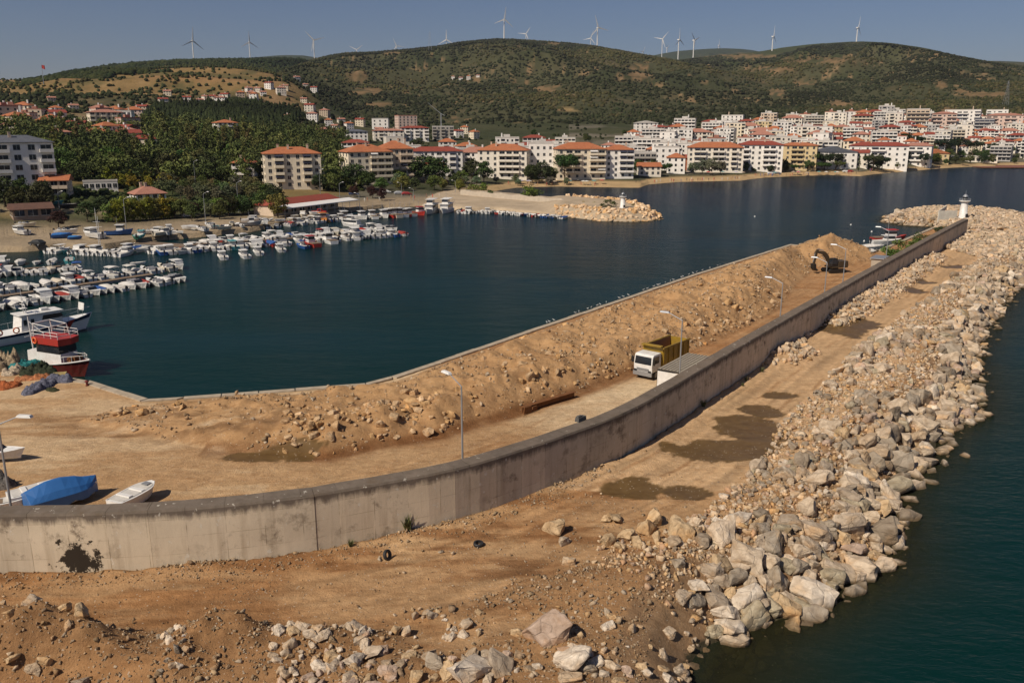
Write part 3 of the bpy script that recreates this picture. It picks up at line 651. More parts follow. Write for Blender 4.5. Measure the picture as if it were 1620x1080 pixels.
def rock_mat(name, src):
    t = NT(name); v = t.coord() if src == 'obj' else t.pos(); sc_ = 1.0 if src == 'obj' else .8
    base = t.obj().outputs['Color'] if src == 'obj' else t.attr().outputs['Color']
    nA = t.noise(v, 2.2 * sc_, 10, .68, .4); nB = t.noise(v, 6.5 * sc_, 8, .7); nC = t.noise(v, 1.1 * sc_, 4, .6)
    c = t.mix(t.ramp(nA, [(.36, 0.0), (.60, .95)]), base, t.mix(1.0, base, (.58, .53, .48), 'MULTIPLY'))
    c = t.mix(t.ramp(nC, [(.5, 0.0), (.66, .6)]), c, t.mix(1.0, base, (1.12, .90, .66), 'MULTIPLY'))
    c = t.mix(t.ramp(nB, [(.56, 0.0), (.7, .6)]), c, t.mix(1.0, c, (1.45, 1.45, 1.42), 'MULTIPLY'))
    c = t.mix(t.ramp(nB, [(.28, .55), (.4, 0.0)]), c, (.07, .06, .05))
    sep = t.node('ShaderNodeSeparateXYZ'); t.l.new(t.pos(), sep.inputs[0])
    tide = t.ramp(t.math('ADD', sep.outputs['Z'], t.math('MULTIPLY', nA, .35)), [(.25, 1.0), (.52, 0.0)])
    c = t.mix(t.math('MULTIPLY', tide, .85), c, (.085, .055, .025))
    vor = t.node('ShaderNodeTexVoronoi', feature='DISTANCE_TO_EDGE', Scale=1.7 * sc_); t.l.new(t.mix(.12, v, t.node('ShaderNodeTexNoise', Scale=3.0).outputs['Color']), vor.inputs['Vector']); crk = t.ramp(vor.outputs['Distance'], [(.0, 0.0), (.03, 1.0)])
    c = t.mix(t.math('MULTIPLY', t.math('SUBTRACT', 1.0, crk), .14), c, (.09, .075, .06))
    t.bump(t.math('ADD', t.math('ADD', nA, t.math('MULTIPLY', nB, .5)), t.math('MULTIPLY', crk, .25)), .75, .16)
    return t.done(c, .88, 0, .2)
M['rock'] = rock_mat('quarry_stone', 'obj'); M['rock_m'] = rock_mat('quarry_stone_heap', 'attr')
BIG = [rock_shape(100 + k, random.choice([16, 20, 26, 32]), random.choice([.7, .85, 1.0]), .075) for k in range(22)]
for m_ in BIG: m_.materials.append(M['rock'])
SMALL = [rock_shape(300 + k, random.choice([9, 10, 12]), .8, 0, 0) for k in range(10)]
def mesh_arrays(me):
    v = np.zeros(len(me.vertices) * 3, np.float32); me.vertices.foreach_get('co', v)
    f = np.zeros(len(me.loops), np.int32); me.loops.foreach_get('vertex_index', f)
    return v.reshape(-1, 3), f.reshape(-1, 3)
BA = [mesh_arrays(m_) for m_ in BIG]; SAr = [mesh_arrays(m_) for m_ in SMALL]
def rand_rot(n, tilt=None):
    if tilt is None:
        q = rng.normal(size=(n, 4)); q /= np.linalg.norm(q, axis=1)[:, None]
    else:
        a = rng.uniform(0, 2 * np.pi, n); b = rng.normal(0, tilt, n); c = rng.uniform(0, 2 * np.pi, n)
        qz = np.stack([np.cos(a / 2), 0 * a, 0 * a, np.sin(a / 2)], 1); qx = np.stack([np.cos(b / 2), np.sin(b / 2) * np.cos(c), np.sin(b / 2) * np.sin(c), 0 * b], 1)
        w1, x1, y1, z1 = qx.T; w2, x2, y2, z2 = qz.T
        q = np.stack([w1 * w2 - x1 * x2 - y1 * y2 - z1 * z2, w1 * x2 + x1 * w2 + y1 * z2 - z1 * y2, w1 * y2 - x1 * z2 + y1 * w2 + z1 * x2, w1 * z2 + x1 * y2 - y1 * x2 + z1 * w2], 1)
    w_, x, y, z = q.T
    return np.stack([1 - 2 * (y * y + z * z), 2 * (x * y - z * w_), 2 * (x * z + y * w_), 2 * (x * y + z * w_), 1 - 2 * (x * x + z * z), 2 * (y * z - x * w_), 2 * (x * z - y * w_), 2 * (y * z + x * w_), 1 - 2 * (x * x + y * y)], 1).reshape(-1, 3, 3)
def merge(name, arrs, P, S, Cc, m, tilt=None, stretch=.25, smooth_=False):
    """very many small pieces strewn as ONE mesh"""
    n = len(P); Rm = rand_rot(n, tilt); pick = rng.integers(0, len(arrs), n); Vs, Fs, Cs = [], [], []; off = 0
    ax = 1 + rng.uniform(-stretch, stretch, (n, 3))
    for k, (v, f) in enumerate(arrs):
        s = np.where(pick == k)[0]
        if not len(s): continue
        vv = np.einsum('nij,nvj->nvi', Rm[s], v[None] * ax[s][:, None, :]) * S[s][:, None, None] + P[s][:, None, :]
        ff = f[None] + (np.arange(len(s)) * len(v))[:, None, None] + off
        Vs.append(vv.reshape(-1, 3)); Fs.append(ff.reshape(-1, 3)); Cs.append(np.repeat(Cc[s], len(v), 0)); off += len(s) * len(v)
    return link(name, np_mesh(name, np.concatenate(Vs), np.concatenate(Fs), np.concatenate(Cs), smooth_), m)
PAL = np.array([(.43, .355, .27), (.35, .29, .225), (.29, .25, .20), (.48, .40, .31), (.44, .33, .205), (.37, .29, .205), (.24, .20, .155), (.52, .46, .385), (.40, .31, .25), (.32, .28, .205)]) * np.array([1.32, 1.29, 1.24])
PNAME = ['pale beige', 'brownish grey', 'dark grey', 'light cream', 'ochre', 'brown', 'charcoal grey', 'whitish', 'pinkish grey', 'greenish grey']
SANDY = np.array([(.47, .34, .20), (.42, .30, .18), (.52, .40, .27), (.38, .27, .17), (.55, .45, .33)])
# ---- candidate boulders: (x, y, size, colour, zone)
cand = []
grid = {}
def fits(x, y, r, k=.60):
    gx, gy = int(x // 3), int(y // 3)
    for a in range(gx - 1, gx + 2):
        for b in range(gy - 1, gy + 2):
            for (px, py, pr) in grid.get((a, b), ()):
                if (px - x) ** 2 + (py - y) ** 2 < (k * (pr + r)) ** 2: return False
    return True
def put(x, y, size, c, zone, k=.60):
    if not fits(x, y, size / 2, k): return False
    grid.setdefault((int(x // 3), int(y // 3)), []).append((x, y, size / 2)); cand.append((x, y, size, c, zone)); return True
# hand-set stones read off the picture: (column, row, level, size in m, colour)
HAND = [(870, 1012, 2.6, 3.4, 8, 'heap'), (740, 1068, 2.5, 2.9, 7, 'heap'), (795, 1058, 2.4, 2.2, 1, 'heap'), (905, 1055, 2.4, 2.8, 7, 'heap'), (690, 1062, 2.4, 1.9, 2, 'heap'), (820, 1000, 2.5, 1.3, 4, 'heap'), (970, 1065, 2.2, 1.3, 0, 'heap'), (930, 1070, 2.2, 1.5, 2, 'heap'), (745, 1035, 2.5, 1.3, 5, 'heap'), (1075, 1052, 1.2, 1.3, 3, 'heap'),
        (880, 840, 2.1, 2.3, 4, 'lone'), (893, 859, 2.1, 1.0, 0, 'lone'), (900, 890, 2.3, 1.0, 5, 'lone'), (960, 858, 2.2, 1.5, 4, 'lone'), (975, 822, 2.2, 1.5, 4, 'lone'), (990, 848, 2.2, 1.6, 4, 'lone'), (1022, 838, 2.2, 1.8, 4, 'lone'), (1038, 858, 2.2, 1.5, 4, 'lone'), (1010, 862, 2.2, 1.2, 4, 'lone'), (1033, 825, 2.2, 2.2, 4, 'lone'), (1083, 851, 2.3, 2.4, 4, 'lone'), (960, 820, 2.2, 1.1, 4, 'lone'), (978, 866, 2.2, 1.1, 4, 'lone'), (1065, 868, 2.2, 1.6, 5, 'lone'),
        (1170, 812, 3.2, 2.3, 7, 'front'), (1145, 838, 3.2, 2.9, 3, 'front'), (1182, 862, 3.2, 3.2, 0, 'front'), (1225, 845, 3.2, 2.4, 2, 'front'), (1230, 880, 3.0, 2.6, 2, 'front'), (1125, 888, 2.8, 2.0, 1, 'front'), (1145, 880, 3.0, 2.4, 4, 'front'), (1182, 905, 3.0, 3.0, 7, 'front'), (1112, 858, 2.6, 1.7, 6, 'front'), (1208, 805, 3.0, 1.8, 6, 'front'), (1245, 818, 3.0, 2.4, 1, 'front'), (1275, 800, 3.0, 2.4, 0, 'front'), (1290, 925, 1.2, 3.6, 7, 'front'), (1240, 935, 1.6, 2.8, 4, 'front'), (1150, 935, 2.4, 2.2, 7, 'front'), (1155, 962, 1.7, 2.6, 7, 'front'), (1190, 960, 1.2, 2.6, 9, 'front'), (1160, 1003, .5, 2.4, 0, 'front'), (1215, 960, .5, 2.0, 9, 'front'), (1075, 902, 2.3, 1.6, 2, 'front'), (1330, 880, 1.6, 3.4, 0, 'front'), (1315, 912, .6, 2.2, 9, 'front'), (1285, 850, 2.5, 2.2, 1, 'front'), (1310, 825, 2.4, 2.2, 2, 'front'), (1350, 855, 1.6, 2.4, 8, 'front'), (1355, 822, 1.8, 2.4, 0, 'front'), (1265, 880, 2.4, 1.9, 2, 'front'), (1380, 880, .2, 2.2, 4, 'front'), (1400, 830, .3, 2.4, 4, 'front'), (1360, 790, 2, 2.6, 9, 'front'), (1188, 930, 2.5, 2.0, 9, 'front'), (1205, 915, 2.6, 2.0, 1, 'front'), (1225, 960, .3, 1.8, 5, 'front'), (1270, 955, .1, 1.6, 5, 'front'),
        (1417, 762, .9, 3.0, 9, 'edge'), (1425, 722, 1.4, 3.0, 2, 'edge'), (1400, 545, 1.8, 3.0, 7, 'edge'), (1390, 805, .6, 2.2, 4, 'edge'), (1395, 700, 1.5, 2.6, 0, 'edge'),
        (1398, 545, 2.4, 2.4, 9, 'slope'), (1376, 560, 2.4, 2.6, 0, 'slope'), (1395, 588, 2.3, 2.3, 0, 'slope'), (1312, 608, 2.3, 1.7, 1, 'slope'), (1345, 605, 2.3, 2.0, 0, 'slope')]
for u, v, z, s, c, zn in HAND:
    s *= .88; x, y = at(u, v, z); grid.setdefault((int(x // 3), int(y // 3)), []).append((x, y, s / 2)); cand.append((x, y, s, c, zn))
rub_d = lambda X, Y: pdist(X, Y, RUB)[0]
N = 130000
X = rng.uniform(0, 178, N); Y = rng.uniform(40, 310, N)
Z, gI = ground(X, Y, False)
dW = gI['dW']; ok = gI['outer'] & ((dW > -1.8) | ((dW > -4.5) & (rng.random(N) < .25)))
RPOLY = RUB + [OW[21]] + OW[7:21][::-1]; inrub = inpoly(X, Y, RPOLY)
head = (X > 112) & (Y > 215)
zone_edge = ok & (dW < 4.0) & (Y > 46)
zone_mid = ok & (dW >= 4.0) & inrub & ~head
zone_head = ok & head & (dW < 26) & (Z > -1) & ~((gI['dq'] < 9) & (Y < 262)) & (np.hypot(X - 138, Y - 262) > 4)
zone_bank = ok & (gI['arc'] > 92) & (gI['arc'] < 215) & (gI['dwall'] < 4.0) & (Z > 2.3)
zone_far = ok & (X > at(1540, 405, 2)[0]) & (Y > at(1540, 405, 2)[1] - 3) & ~zone_edge
pi = lambda: int(rng.choice(10, p=[.17, .15, .12, .12, .05, .09, .08, .09, .07, .06]))
order = np.argsort(-rng.random(N))
for i in order:
    x, y, d = X[i], Y[i], dW[i]
    if zone_edge[i]: put(x, y, float(np.clip(rng.lognormal(.40, .33), .7, 2.6)) * (.8 if d < -.6 else 1), pi(), 'edge', .46)
    elif zone_head[i] or zone_far[i]: put(x, y, float(np.clip(rng.lognormal(.10, .36), .5, 2.0)), pi(), 'head', .45)
    elif zone_bank[i]: put(x, y, float(np.clip(rng.lognormal(-.45, .42), .35, 1.3)), pi(), 'bank', .52)
    elif zone_mid[i]:
        big = vnoise(np.array([x / 6]), np.array([y / 6]), 4)[0] > .42
        put(x, y, float(np.clip(rng.lognormal(.1 if big else -1.0, .40), .26, 2.0)), pi(), 'slope', .56)
# stones in the foreground spoil and along the quay heap
def scatter(n, poly, z, smin, smax, zone, cols, k=.5):
    for _ in range(n):
        u0, v0, u1, v1 = poly; u = random.uniform(u0, u1); v = random.uniform(v0, v1)
        x, y = at(u, v, z); s = min(smax, smin * random.lognormvariate(.25, .5)); put(x, y, s, random.choice(cols), zone, k)
scatter(130, (430, 985, 590, 1085), 2.9, .45, 1.5, 'heap', [3, 7, 0, 8, 4])
scatter(60, (590, 1035, 1000, 1085), 2.4, .5, 1.6, 'heap', [0, 1, 7, 5, 8, 4])
scatter(30, (600, 960, 760, 1010), 2.4, .3, .8, 'heap', [4, 7, 0]); scatter(26, (250, 1005, 300, 1070), 3, .3, .8, 'heap', [7, 2, 5])
scatter(14, (10, 1000, 180, 1070), 3.2, .45, 1.1, 'heap', [5, 4, 1]); scatter(26, (900, 985, 1090, 1075), 2, .35, 1.0, 'heap', [4, 7, 0])
scatter(60, (1085, 985, 1185, 1078), .5, .35, 1.0, 'heap', [4, 1, 5, 6, 0], .45)
scatter(170, (450, 652, 690, 714), 2.2, .45, 1.4, 'spoil', [4, 0, 5, 3], .45); scatter(36, (560, 660, 760, 690), 2.4, .6, 1.6, 'spoil', [4, 3, 0])
scatter(55, (820, 590, 1000, 640), 2, .5, 1.3, 'spoil', [4, 0, 5]); scatter(26, (600, 620, 760, 660), 3, .6, 1.5, 'spoil', [4, 5]); scatter(18, (170, 640, 300, 660), 1.8, .6, 1.5, 'spoil', [4, 3])
scatter(110, (1100, 455, 1230, 530), 3, .5, 1.5, 'spoil', [4, 0, 3]); scatter(60, (1240, 430, 1380, 480), 2, .5, 1.6, 'spoil', [3, 7, 4]); scatter(130, (760, 480, 1160, 600), 3.5, .4, 1.2, 'spoil', [4, 0])
scatter(260, (1070, 830, 1400, 985), 2.2, .5, 1.3, 'slope', [0, 1, 2, 3, 7, 9, 5], .42)
cx_ = np.array([c[0] for c in cand]); cy_ = np.array([c[1] for c in cand]); cs_ = np.array([c[2] for c in cand]); cz_, gI2 = ground(cx_, cy_, False)
spm = np.array([c[4] == 'spoil' for c in cand])
good = (cz_ > -2.4) & ~(spm & (gI2['heap'] < .12)); dd = np.hypot(cx_, cy_); app = cs_ / dd * good
pu_, pv_ = project(cx_, cy_, cz_); app = app * ((pu_ > -20) & (pu_ < 1640) & (pv_ < 1095))
hand_n = len(HAND); app[:hand_n] += 10
rank = np.argsort(-app); single = set(rank[:300].tolist())
GROUPN = {'heap': 'stones lying in the foreground spoil', 'lone': 'ochre stones dumped beside the sandy track', 'front': 'boulders at the near end of the rock armour', 'edge': 'armour boulders along the waterline', 'slope': 'boulders on the rubble slope', 'head': 'boulders on the rubble slope', 'bank': 'boulders on the rubble slope', 'spoil': 'stones tumbled down the quay spoil heap'}
WHERE = {'heap': 'lying in the foreground earth mounds', 'lone': 'dumped beside the sandy track left of the rock armour', 'front': 'piled at the near end of the rock armour', 'edge': 'at the waterline of the rock armour', 'slope': 'on the rubble slope above the waterline', 'head': 'on the rubble slope above the waterline', 'bank': 'on the rubble slope above the waterline', 'spoil': 'tumbled down the spoil heap on the quay'}
rlab = {}
for i in rank[:300]:
    x, y, s, c, zn = cand[i]; z = float(cz_[i])
    o = bpy.data.objects.new('boulder', BIG[int(rng.integers(len(BIG)))]); col.objects.link(o)
    if zn == 'spoil': s *= .85
    lift = {'edge': .12, 'front': .08, 'slope': .16, 'lone': .18, 'heap': .08, 'spoil': .02}.get(zn, .12)
    zz = z + s * lift
    if i < hand_n and zn in ('front', 'edge'): zz = (max(zz, min(HAND[i][2], z + .9) - .45 * s + .3) if HAND[i][2] > .3 else min(zz, .1))
    o.location = (x, y, zz)
    o.rotation_euler = (random.gauss(0, .3), random.gauss(0, .3), random.uniform(0, 6.28)); q = s * (1.0 if zn in ('front', 'heap') else 1.12); o.scale = (q * random.uniform(.9, 1.25), q * random.uniform(.85, 1.1), q * random.uniform(.8, 1.05) * (.72 if zn == 'heap' else 1))
    cc = PAL[c] * random.uniform(.88, 1.12); cc = cc * (1, .93, .82) if zn == 'spoil' else cc; o.color = (*cc, 1)
    size = 'huge' if s > 2.9 else 'large' if s > 2.0 else 'medium' if s > 1.2 else 'small'
    tag(o, f"{size} {PNAME[c]} boulder {WHERE[zn]}", 'boulder', GROUPN[zn])
rest = np.array([i for i in range(len(cand)) if i not in single and good[i]])
P_ = np.stack([cx_[rest], cy_[rest], cz_[rest] + cs_[rest] * .14], 1)
Cc = PAL[np.array([cand[i][3] for i in rest])] * rng.uniform(.85, 1.15, (len(rest), 1))
spo = np.array([cand[i][4] == 'spoil' for i in rest]); Cc[spo] *= (1, .88, .72); P_[spo, 2] -= cs_[rest][spo] * .12
hd_ = np.array([cand[i][4] in ('head', 'bank') for i in rest]); Cc[hd_] = Cc[hd_] * .75 + .16; Cc[hd_] *= (1.08, 1.0, .88)
ro = merge('rubble', BA, P_, cs_[rest] * 1.1, Cc, M['rock_m'], .5)
tag(ro, 'smaller armour stones heaped between the boulders along the breakwater', kind='stuff')
print('boulders', len(cand), 'merged', len(rest))
# ---- gravel and clods
def gravel_pts(n, x0, x1, y0, y1):
    x = rng.uniform(x0, x1, n); y = rng.uniform(y0, y1, n); z, g = ground(x, y); return x, y, z, g
Ps, Ss, Cs = [], [], []
def add_g(x, y, z, s, c): Ps.append(np.stack([x, y, z + s * .12], 1)); Ss.append(s); Cs.append(c)
x, y, z, g = gravel_pts(150000, 5, 125, 45, 240)                    # chippings on the rubble slope
m_ = g['outer'] & (g['dW'] > .3) & (inpoly(x, y, RPOLY + [(8.8, 45.5), (5, 50)]) | ((g['dW'] < 6) & (x > 9)) | ((g['arc'] > 92) & (g['arc'] < 215) & (g['dwall'] < 5) & (z > 2.25)))
m_ &= rng.random(len(x)) < np.clip(1.25 - np.hypot(x, y) / 200, .12, 1)
s = np.clip(rng.lognormal(-1.2, .5, len(x)), .12, .85); add_g(x[m_], y[m_], z[m_], s[m_], (PAL[rng.choice([0, 3, 4, 7, 8], len(x))] * (1.05, .97, .85))[m_])
x, y, z, g = gravel_pts(70000, -50, 90, 60, 215)                   # clods and stones on the quay heap
m_ = (~g['outer']) & (g['heap'] > .15) & (rng.random(len(x)) < .25 + .75 * (fbm(x, y, 7, 3, 99) + .35 * (x > 12) > .05))
s = np.clip(rng.lognormal(-1.45, .5, len(x)), .1, .75); add_g(x[m_], y[m_], z[m_], s[m_], (SANDY[rng.integers(0, 5, len(x))] * rng.uniform(.75, 1.2, (len(x), 1)))[m_])
x, y, z, g = gravel_pts(130000, -45, 26, 34, 66)                    # near ground
m_ = g['outer'] & (z > .3) & (puddle_mask(x, y) < -.1) & (rng.random(len(x)) < np.where(z > 2.3, .34, .035) + .35 * (g['dwall'] < 1.8) + .15 * (fbm(x, y, 4, 3, 98) > .36))
s = np.clip(rng.lognormal(-2.2, .55, len(x)), .04, .55) * np.where(z > 2.3, 1.1, .8); add_g(x[m_], y[m_], z[m_], s[m_], (SANDY[rng.integers(0, 5, len(x))] * rng.uniform(.6, 1.15, (len(x), 1)))[m_])
x, y, z, g = gravel_pts(14000, -45, 70, 48, 150)                    # along the wall foot and over the terrace
m_ = g['outer'] & (g['dW'] > 5) & (puddle_mask(x, y) < -.1) & (rng.random(len(x)) < .04 + .8 * (g['dwall'] < 1.6))
s = np.clip(rng.lognormal(-1.9, .5, len(x)), .06, .5); add_g(x[m_], y[m_], z[m_], s[m_], (SANDY[rng.integers(0, 5, len(x))])[m_])
go = merge('gravel', SAr, np.concatenate(Ps), np.concatenate(Ss), np.concatenate(Cs), M['rock_m'])
tag(go, 'loose chippings and clods strewn over the earth and rubble', kind='stuff')
print('gravel', sum(len(p) for p in Ps))
# ================================================================== foliage
def leaf_mat(name):
    t = NT(name); o = t.obj().outputs['Color']; a = t.attr()
    c = t.mix(1.0, o, a.outputs['Color'], 'MULTIPLY')
    n = t.noise(t.coord(), 2.5, 4, .6); c = t.mix(t.ramp(n, [(.4, 0.0), (.7, .5)]), c, t.mix(1.0, c, (1.5, 1.35, .8), 'MULTIPLY'))
    t.done(c, .75, 0, .15)
    return t.m
M['leaf'] = leaf_mat('leaves'); M['bark'] = paint('bark', (.11, .08, .055), .9, .4, 4, 0, .1)
def crown_mesh(kind, seed, nclump, nleaf, leaf):
    """many leaf sprays grouped in clumps through the crown; unit: metres, trunk foot at the origin"""
    r = np.random.default_rng(seed); cl = []
    while len(cl) < nclump:
        p = r.uniform(-1, 1, 3); L = np.linalg.norm(p)
        if L > 1 or L < .35: continue
        if kind == 'round': c = p * (3.2, 3.2, 2.7) + (0, 0, 4.6); rad = r.uniform(.8, 1.3)
        elif kind == 'poplar': c = p * (1.35, 1.35, 5.6) * (1, 1, 1) + (0, 0, 7.2); c[:2] *= 1.15 - .5 * (c[2] - 1.6) / 11.2; rad = r.uniform(.5, .8)
        elif kind == 'pine': c = p * (3.9, 3.9, 1.35) + (0, 0, 6.0); rad = r.uniform(.8, 1.2)
        elif kind == 'cypress': c = p * (.75, .75, 4.6) + (0, 0, 5.2); c[:2] *= 1.25 - .9 * (c[2] / 10.0); rad = r.uniform(.4, .6)
        elif kind == 'hedge': c = p * (1.7, 1.7, 2.2) + (0, 0, 2.6); c[:2] *= 1.2 - .12 * c[2]; rad = r.uniform(.5, .85)
        elif kind == 'bush': c = p * (1.25, 1.25, .75) + (0, 0, .8); rad = r.uniform(.3, .55)
        cl.append((c, rad, r.uniform(.6, 1.3)))
    V = []; Cc = []
    for c, rad, tone in cl:
        d = r.normal(size=(nleaf, 3)); d /= np.linalg.norm(d, axis=1)[:, None]; q = c + d * rad * r.uniform(.35, 1.05, (nleaf, 1)) * (1, 1, .8)
        nrm = d * .7 + r.normal(size=(nleaf, 3)) * .6 + (0, 0, .35); nrm /= np.linalg.norm(nrm, axis=1)[:, None]
        t1 = np.cross(nrm, r.normal(size=(nleaf, 3))); t1 /= np.linalg.norm(t1, axis=1)[:, None]; t2 = np.cross(nrm, t1)
        s = leaf * r.uniform(.6, 1.3, (nleaf, 1))
        quad = np.stack([q - t1 * s, q - t2 * s * .55, q + t1 * s, q + t2 * s * .55], 1)
        V.append(quad.reshape(-1, 3)); cc = np.ones((nleaf, 3)) * tone * r.uniform(.75, 1.25, (nleaf, 1)); Cc.append(np.repeat(cc, 4, 0))
    V = np.concatenate(V); Cc = np.concatenate(Cc); Fc = np.arange(len(V)).reshape(-1, 4)
    me = np_mesh('crown', V, Fc, Cc); me.materials.append(M['leaf']); return me
def trunk_mesh(kind, seed):
    r = random.Random(seed); b = MB()
    H_ = {'round': 4.4, 'poplar': 11, 'pine': 5.6, 'cypress': 7, 'hedge': 2.6, 'bush': .7}[kind]; r0 = {'round': .24, 'poplar': .2, 'pine': .26, 'cypress': .14, 'hedge': .12, 'bush': .05}[kind]
    x = y = 0; p = (0, 0, -.5)
    for k in range(4):
        q = (x + r.uniform(-.12, .12), y + r.uniform(-.12, .12), H_ * (k + 1) / 4); b.tube(p, q, r0 * (1 - k * .2), r0 * (1 - (k + 1) * .2), 6); p = q; x, y = q[0], q[1]
    if kind in ('round', 'pine', 'bush'):
        for k in range(6):
            a = r.uniform(0, 6.28); z0 = H_ * r.uniform(.45, .85); L = {'round': 2.4, 'pine': 3.0, 'bush': .8}[kind] * r.uniform(.7, 1.1)
            b.tube((0, 0, z0), (math.cos(a) * L, math.sin(a) * L, z0 + L * .6), r0 * .45, r0 * .12, 5)
    return b.mesh('trunk', True)
def tree_proto(kind, seed, name, nclump, nleaf, leaf, cat='tree'):
    root = thing(name, 'tree', cat, (0, 0, -5000))
    tm = trunk_mesh(kind, seed); tm.materials.append(M['bark']); link('trunk', tm, None, root); link('crown', crown_mesh(kind, seed, nclump, nleaf, leaf), None, root)
    return root
TP = {}
for kind, nm, nc, nl, lf, k in [('round', 'broadleaf_tree', 46, 46, .30, 4), ('poplar', 'poplar_tree', 44, 40, .26, 3), ('pine', 'stone_pine', 46, 52, .26, 2), ('cypress', 'cypress_tree', 26, 40, .2, 2), ('hedge', 'conifer_hedge_tree', 30, 36, .2, 2), ('bush', 'shrub', 18, 44, .11, 3)]:
    TP[kind] = [tree_proto(kind, 11 * q + len(kind), nm, nc, nl, lf, 'shrub' if kind == 'bush' else 'tree') for q in range(k)]
used_proto = set()
GREEN = {'dark': (.042, .062, .020), 'mid': (.075, .10, .028), 'olive': (.11, .12, .06), 'light': (.13, .15, .035), 'yellow': (.20, .18, .025), 'purple': (.05, .022, .018), 'poplar': (.115, .125, .042), 'black': (.02, .032, .013), 'silver': (.13, .15, .09), 'dry': (.12, .10, .035)}
def tree(kind, x, y, z, h, tone, label, group, wide=1.0):
    base = {'round': 7.6, 'poplar': 12.9, 'pine': 7.6, 'cypress': 9.9, 'hedge': 4.9, 'bush': 1.6}[kind]
    p = random.choice(TP[kind]); s = h / base; c = tuple(k * random.uniform(.8, 1.2) for k in GREEN[tone]); rz = random.uniform(0, 6.28)
    wv = wide * random.uniform(.9, 1.12)
    if p.name in used_proto: return dup(p, (x, y, z), rz, (s * wv, s * wv, s), label, group, {'crown': c})
    used_proto.add(p.name); p.location = (x, y, z); p.rotation_euler = (0, 0, rz); p.scale = (s * wv, s * wv, s); p['label'] = label; p['group'] = group
    for ch in p.children:
        if ch.name.startswith('crown'): ch.color = (*c, 1)
    return p
def tree_at(kind, u, v, h, tone, label, group, wide=1.0):
    x, y, z, d = spot(u, v); return tree(kind, x, y, z - .1, h, tone, label, group, wide)
# --- the park wood behind the marina: (column range, row range, how many, kinds)
GP = 'trees of the wood behind the marina'
def fill(n, u0, u1, v0, v1, kinds, group, hr=(7, 11), avoid=(), mind=4.5):
    pts = []; tries = 0
    while len(pts) < n and tries < n * 30:
        tries += 1
        u = random.uniform(u0, u1); v = v0 + (v1 - v0) * random.random() ** .8
        if any(a[0] < u < a[1] and a[2] < v < a[3] for a in avoid): continue
        x, y, z, d = spot(u, v)
        if any((x - a) ** 2 + (y - b) ** 2 < mind ** 2 for a, b in pts): continue
        pts.append((x, y)); kind, tone, lab = random.choice(kinds); h = random.uniform(*hr) * (1.5 if kind == 'poplar' else 1.0)
        tree(kind, x, y, z - .1, h, tone, lab, group)
AV = [(-20, 72, 240, 312), (405, 497, 262, 318), (180, 245, 296, 322), (335, 372, 200, 236), (428, 560, 305, 350), (528, 735, 262, 305), (40, 98, 292, 318), (120, 172, 288, 303), (300, 345, 288, 296), (80, 150, 300, 330)]
fill(26, 80, 410, 232, 262, [('poplar', 'poplar', 'tall pale green poplar in the dense wood behind the marina')], GP, (10, 13), AV, 5)
fill(50, 60, 410, 214, 290, [('round', 'mid', 'rounded mid green tree in the dense wood behind the marina'), ('round', 'dark', 'rounded dark green tree in the dense wood behind the marina'), ('poplar', 'poplar', 'tall pale green poplar in the dense wood behind the marina'), ('round', 'dark', 'rounded dark green tree in the dense wood behind the marina')], GP, (9, 13), AV, 6)
fill(30, 245, 410, 288, 322, [('round', 'olive', 'greyish olive tree in the orchard behind the marina road'), ('round', 'olive', 'greyish olive tree in the orchard behind the marina road'), ('round', 'mid', 'small mid green tree in the orchard behind the marina road')], 'olive trees of the orchard', (4.5, 6.5), AV, 5)
fill(16, 160, 265, 288, 300, [('hedge', 'yellow', 'golden conifer in the long hedge behind the red roofed cottage')], 'golden conifers of the rear hedge', (5, 6.5), (), 2.6)
for k in range(11): tree_at('hedge', 156 + k * 9.6 + random.uniform(-2, 2), 352 - k * .5, random.uniform(6, 7.6), 'yellow' if k % 4 else 'light', 'golden conifer in the hedge between the red roofed cottage and quay', 'golden conifers in front of the cottage', .9)
fill(26, 405, 530, 262, 330, [('round', 'mid', 'bushy mid green tree around the cream apartment block'), ('round', 'light', 'bright yellow green tree around the cream apartment block'), ('round', 'dark', 'dark tree around the cream apartment block')], 'trees around the cream apartment block', (5, 8.5), AV, 4.5)
for u, v, h in [(120, 352, 6), (262, 345, 6.5), (275, 347, 6), (290, 350, 5.5), (350, 342, 7), (372, 338, 6.5), (335, 348, 5), (420, 338, 8), (405, 341, 7), (430, 345, 8)]:
    tree_at('round', u, v, h, random.choice(['mid', 'mid', 'dark', 'light']), 'leafy green tree standing alone along the marina road', 'trees along the marina road')
for u, v in [(72, 362), (292, 344), (380, 336), (555, 312), (585, 314), (700, 300), (600, 318)]: tree_at('round', u, v, 5, 'purple', 'purple leaved plum tree along the marina road', 'purple plum trees')
fill(8, -60, 60, 318, 340, [('round', 'dark', 'big dark tree at the left end of the marina road')], 'dark trees at the left end', (6, 9), (), 5)
fill(26, 535, 740, 286, 306, [('round', 'mid', 'green tree in front of the seafront flats'), ('round', 'light', 'fresh green tree in front of the seafront flats'), ('round', 'silver', 'silvery olive tree in front of the seafront flats')], 'trees before the seafront flats', (4.5, 7), [(528, 640, 262, 290)], 5)
fill(12, 480, 560, 232, 275, [('round', 'mid', 'bushy tree on the slope left of the orange roofed flats'), ('poplar', 'poplar', 'slim poplar on the slope left of the orange roofed flats')], 'trees left of the orange roofed flats', (8, 11), AV, 6)
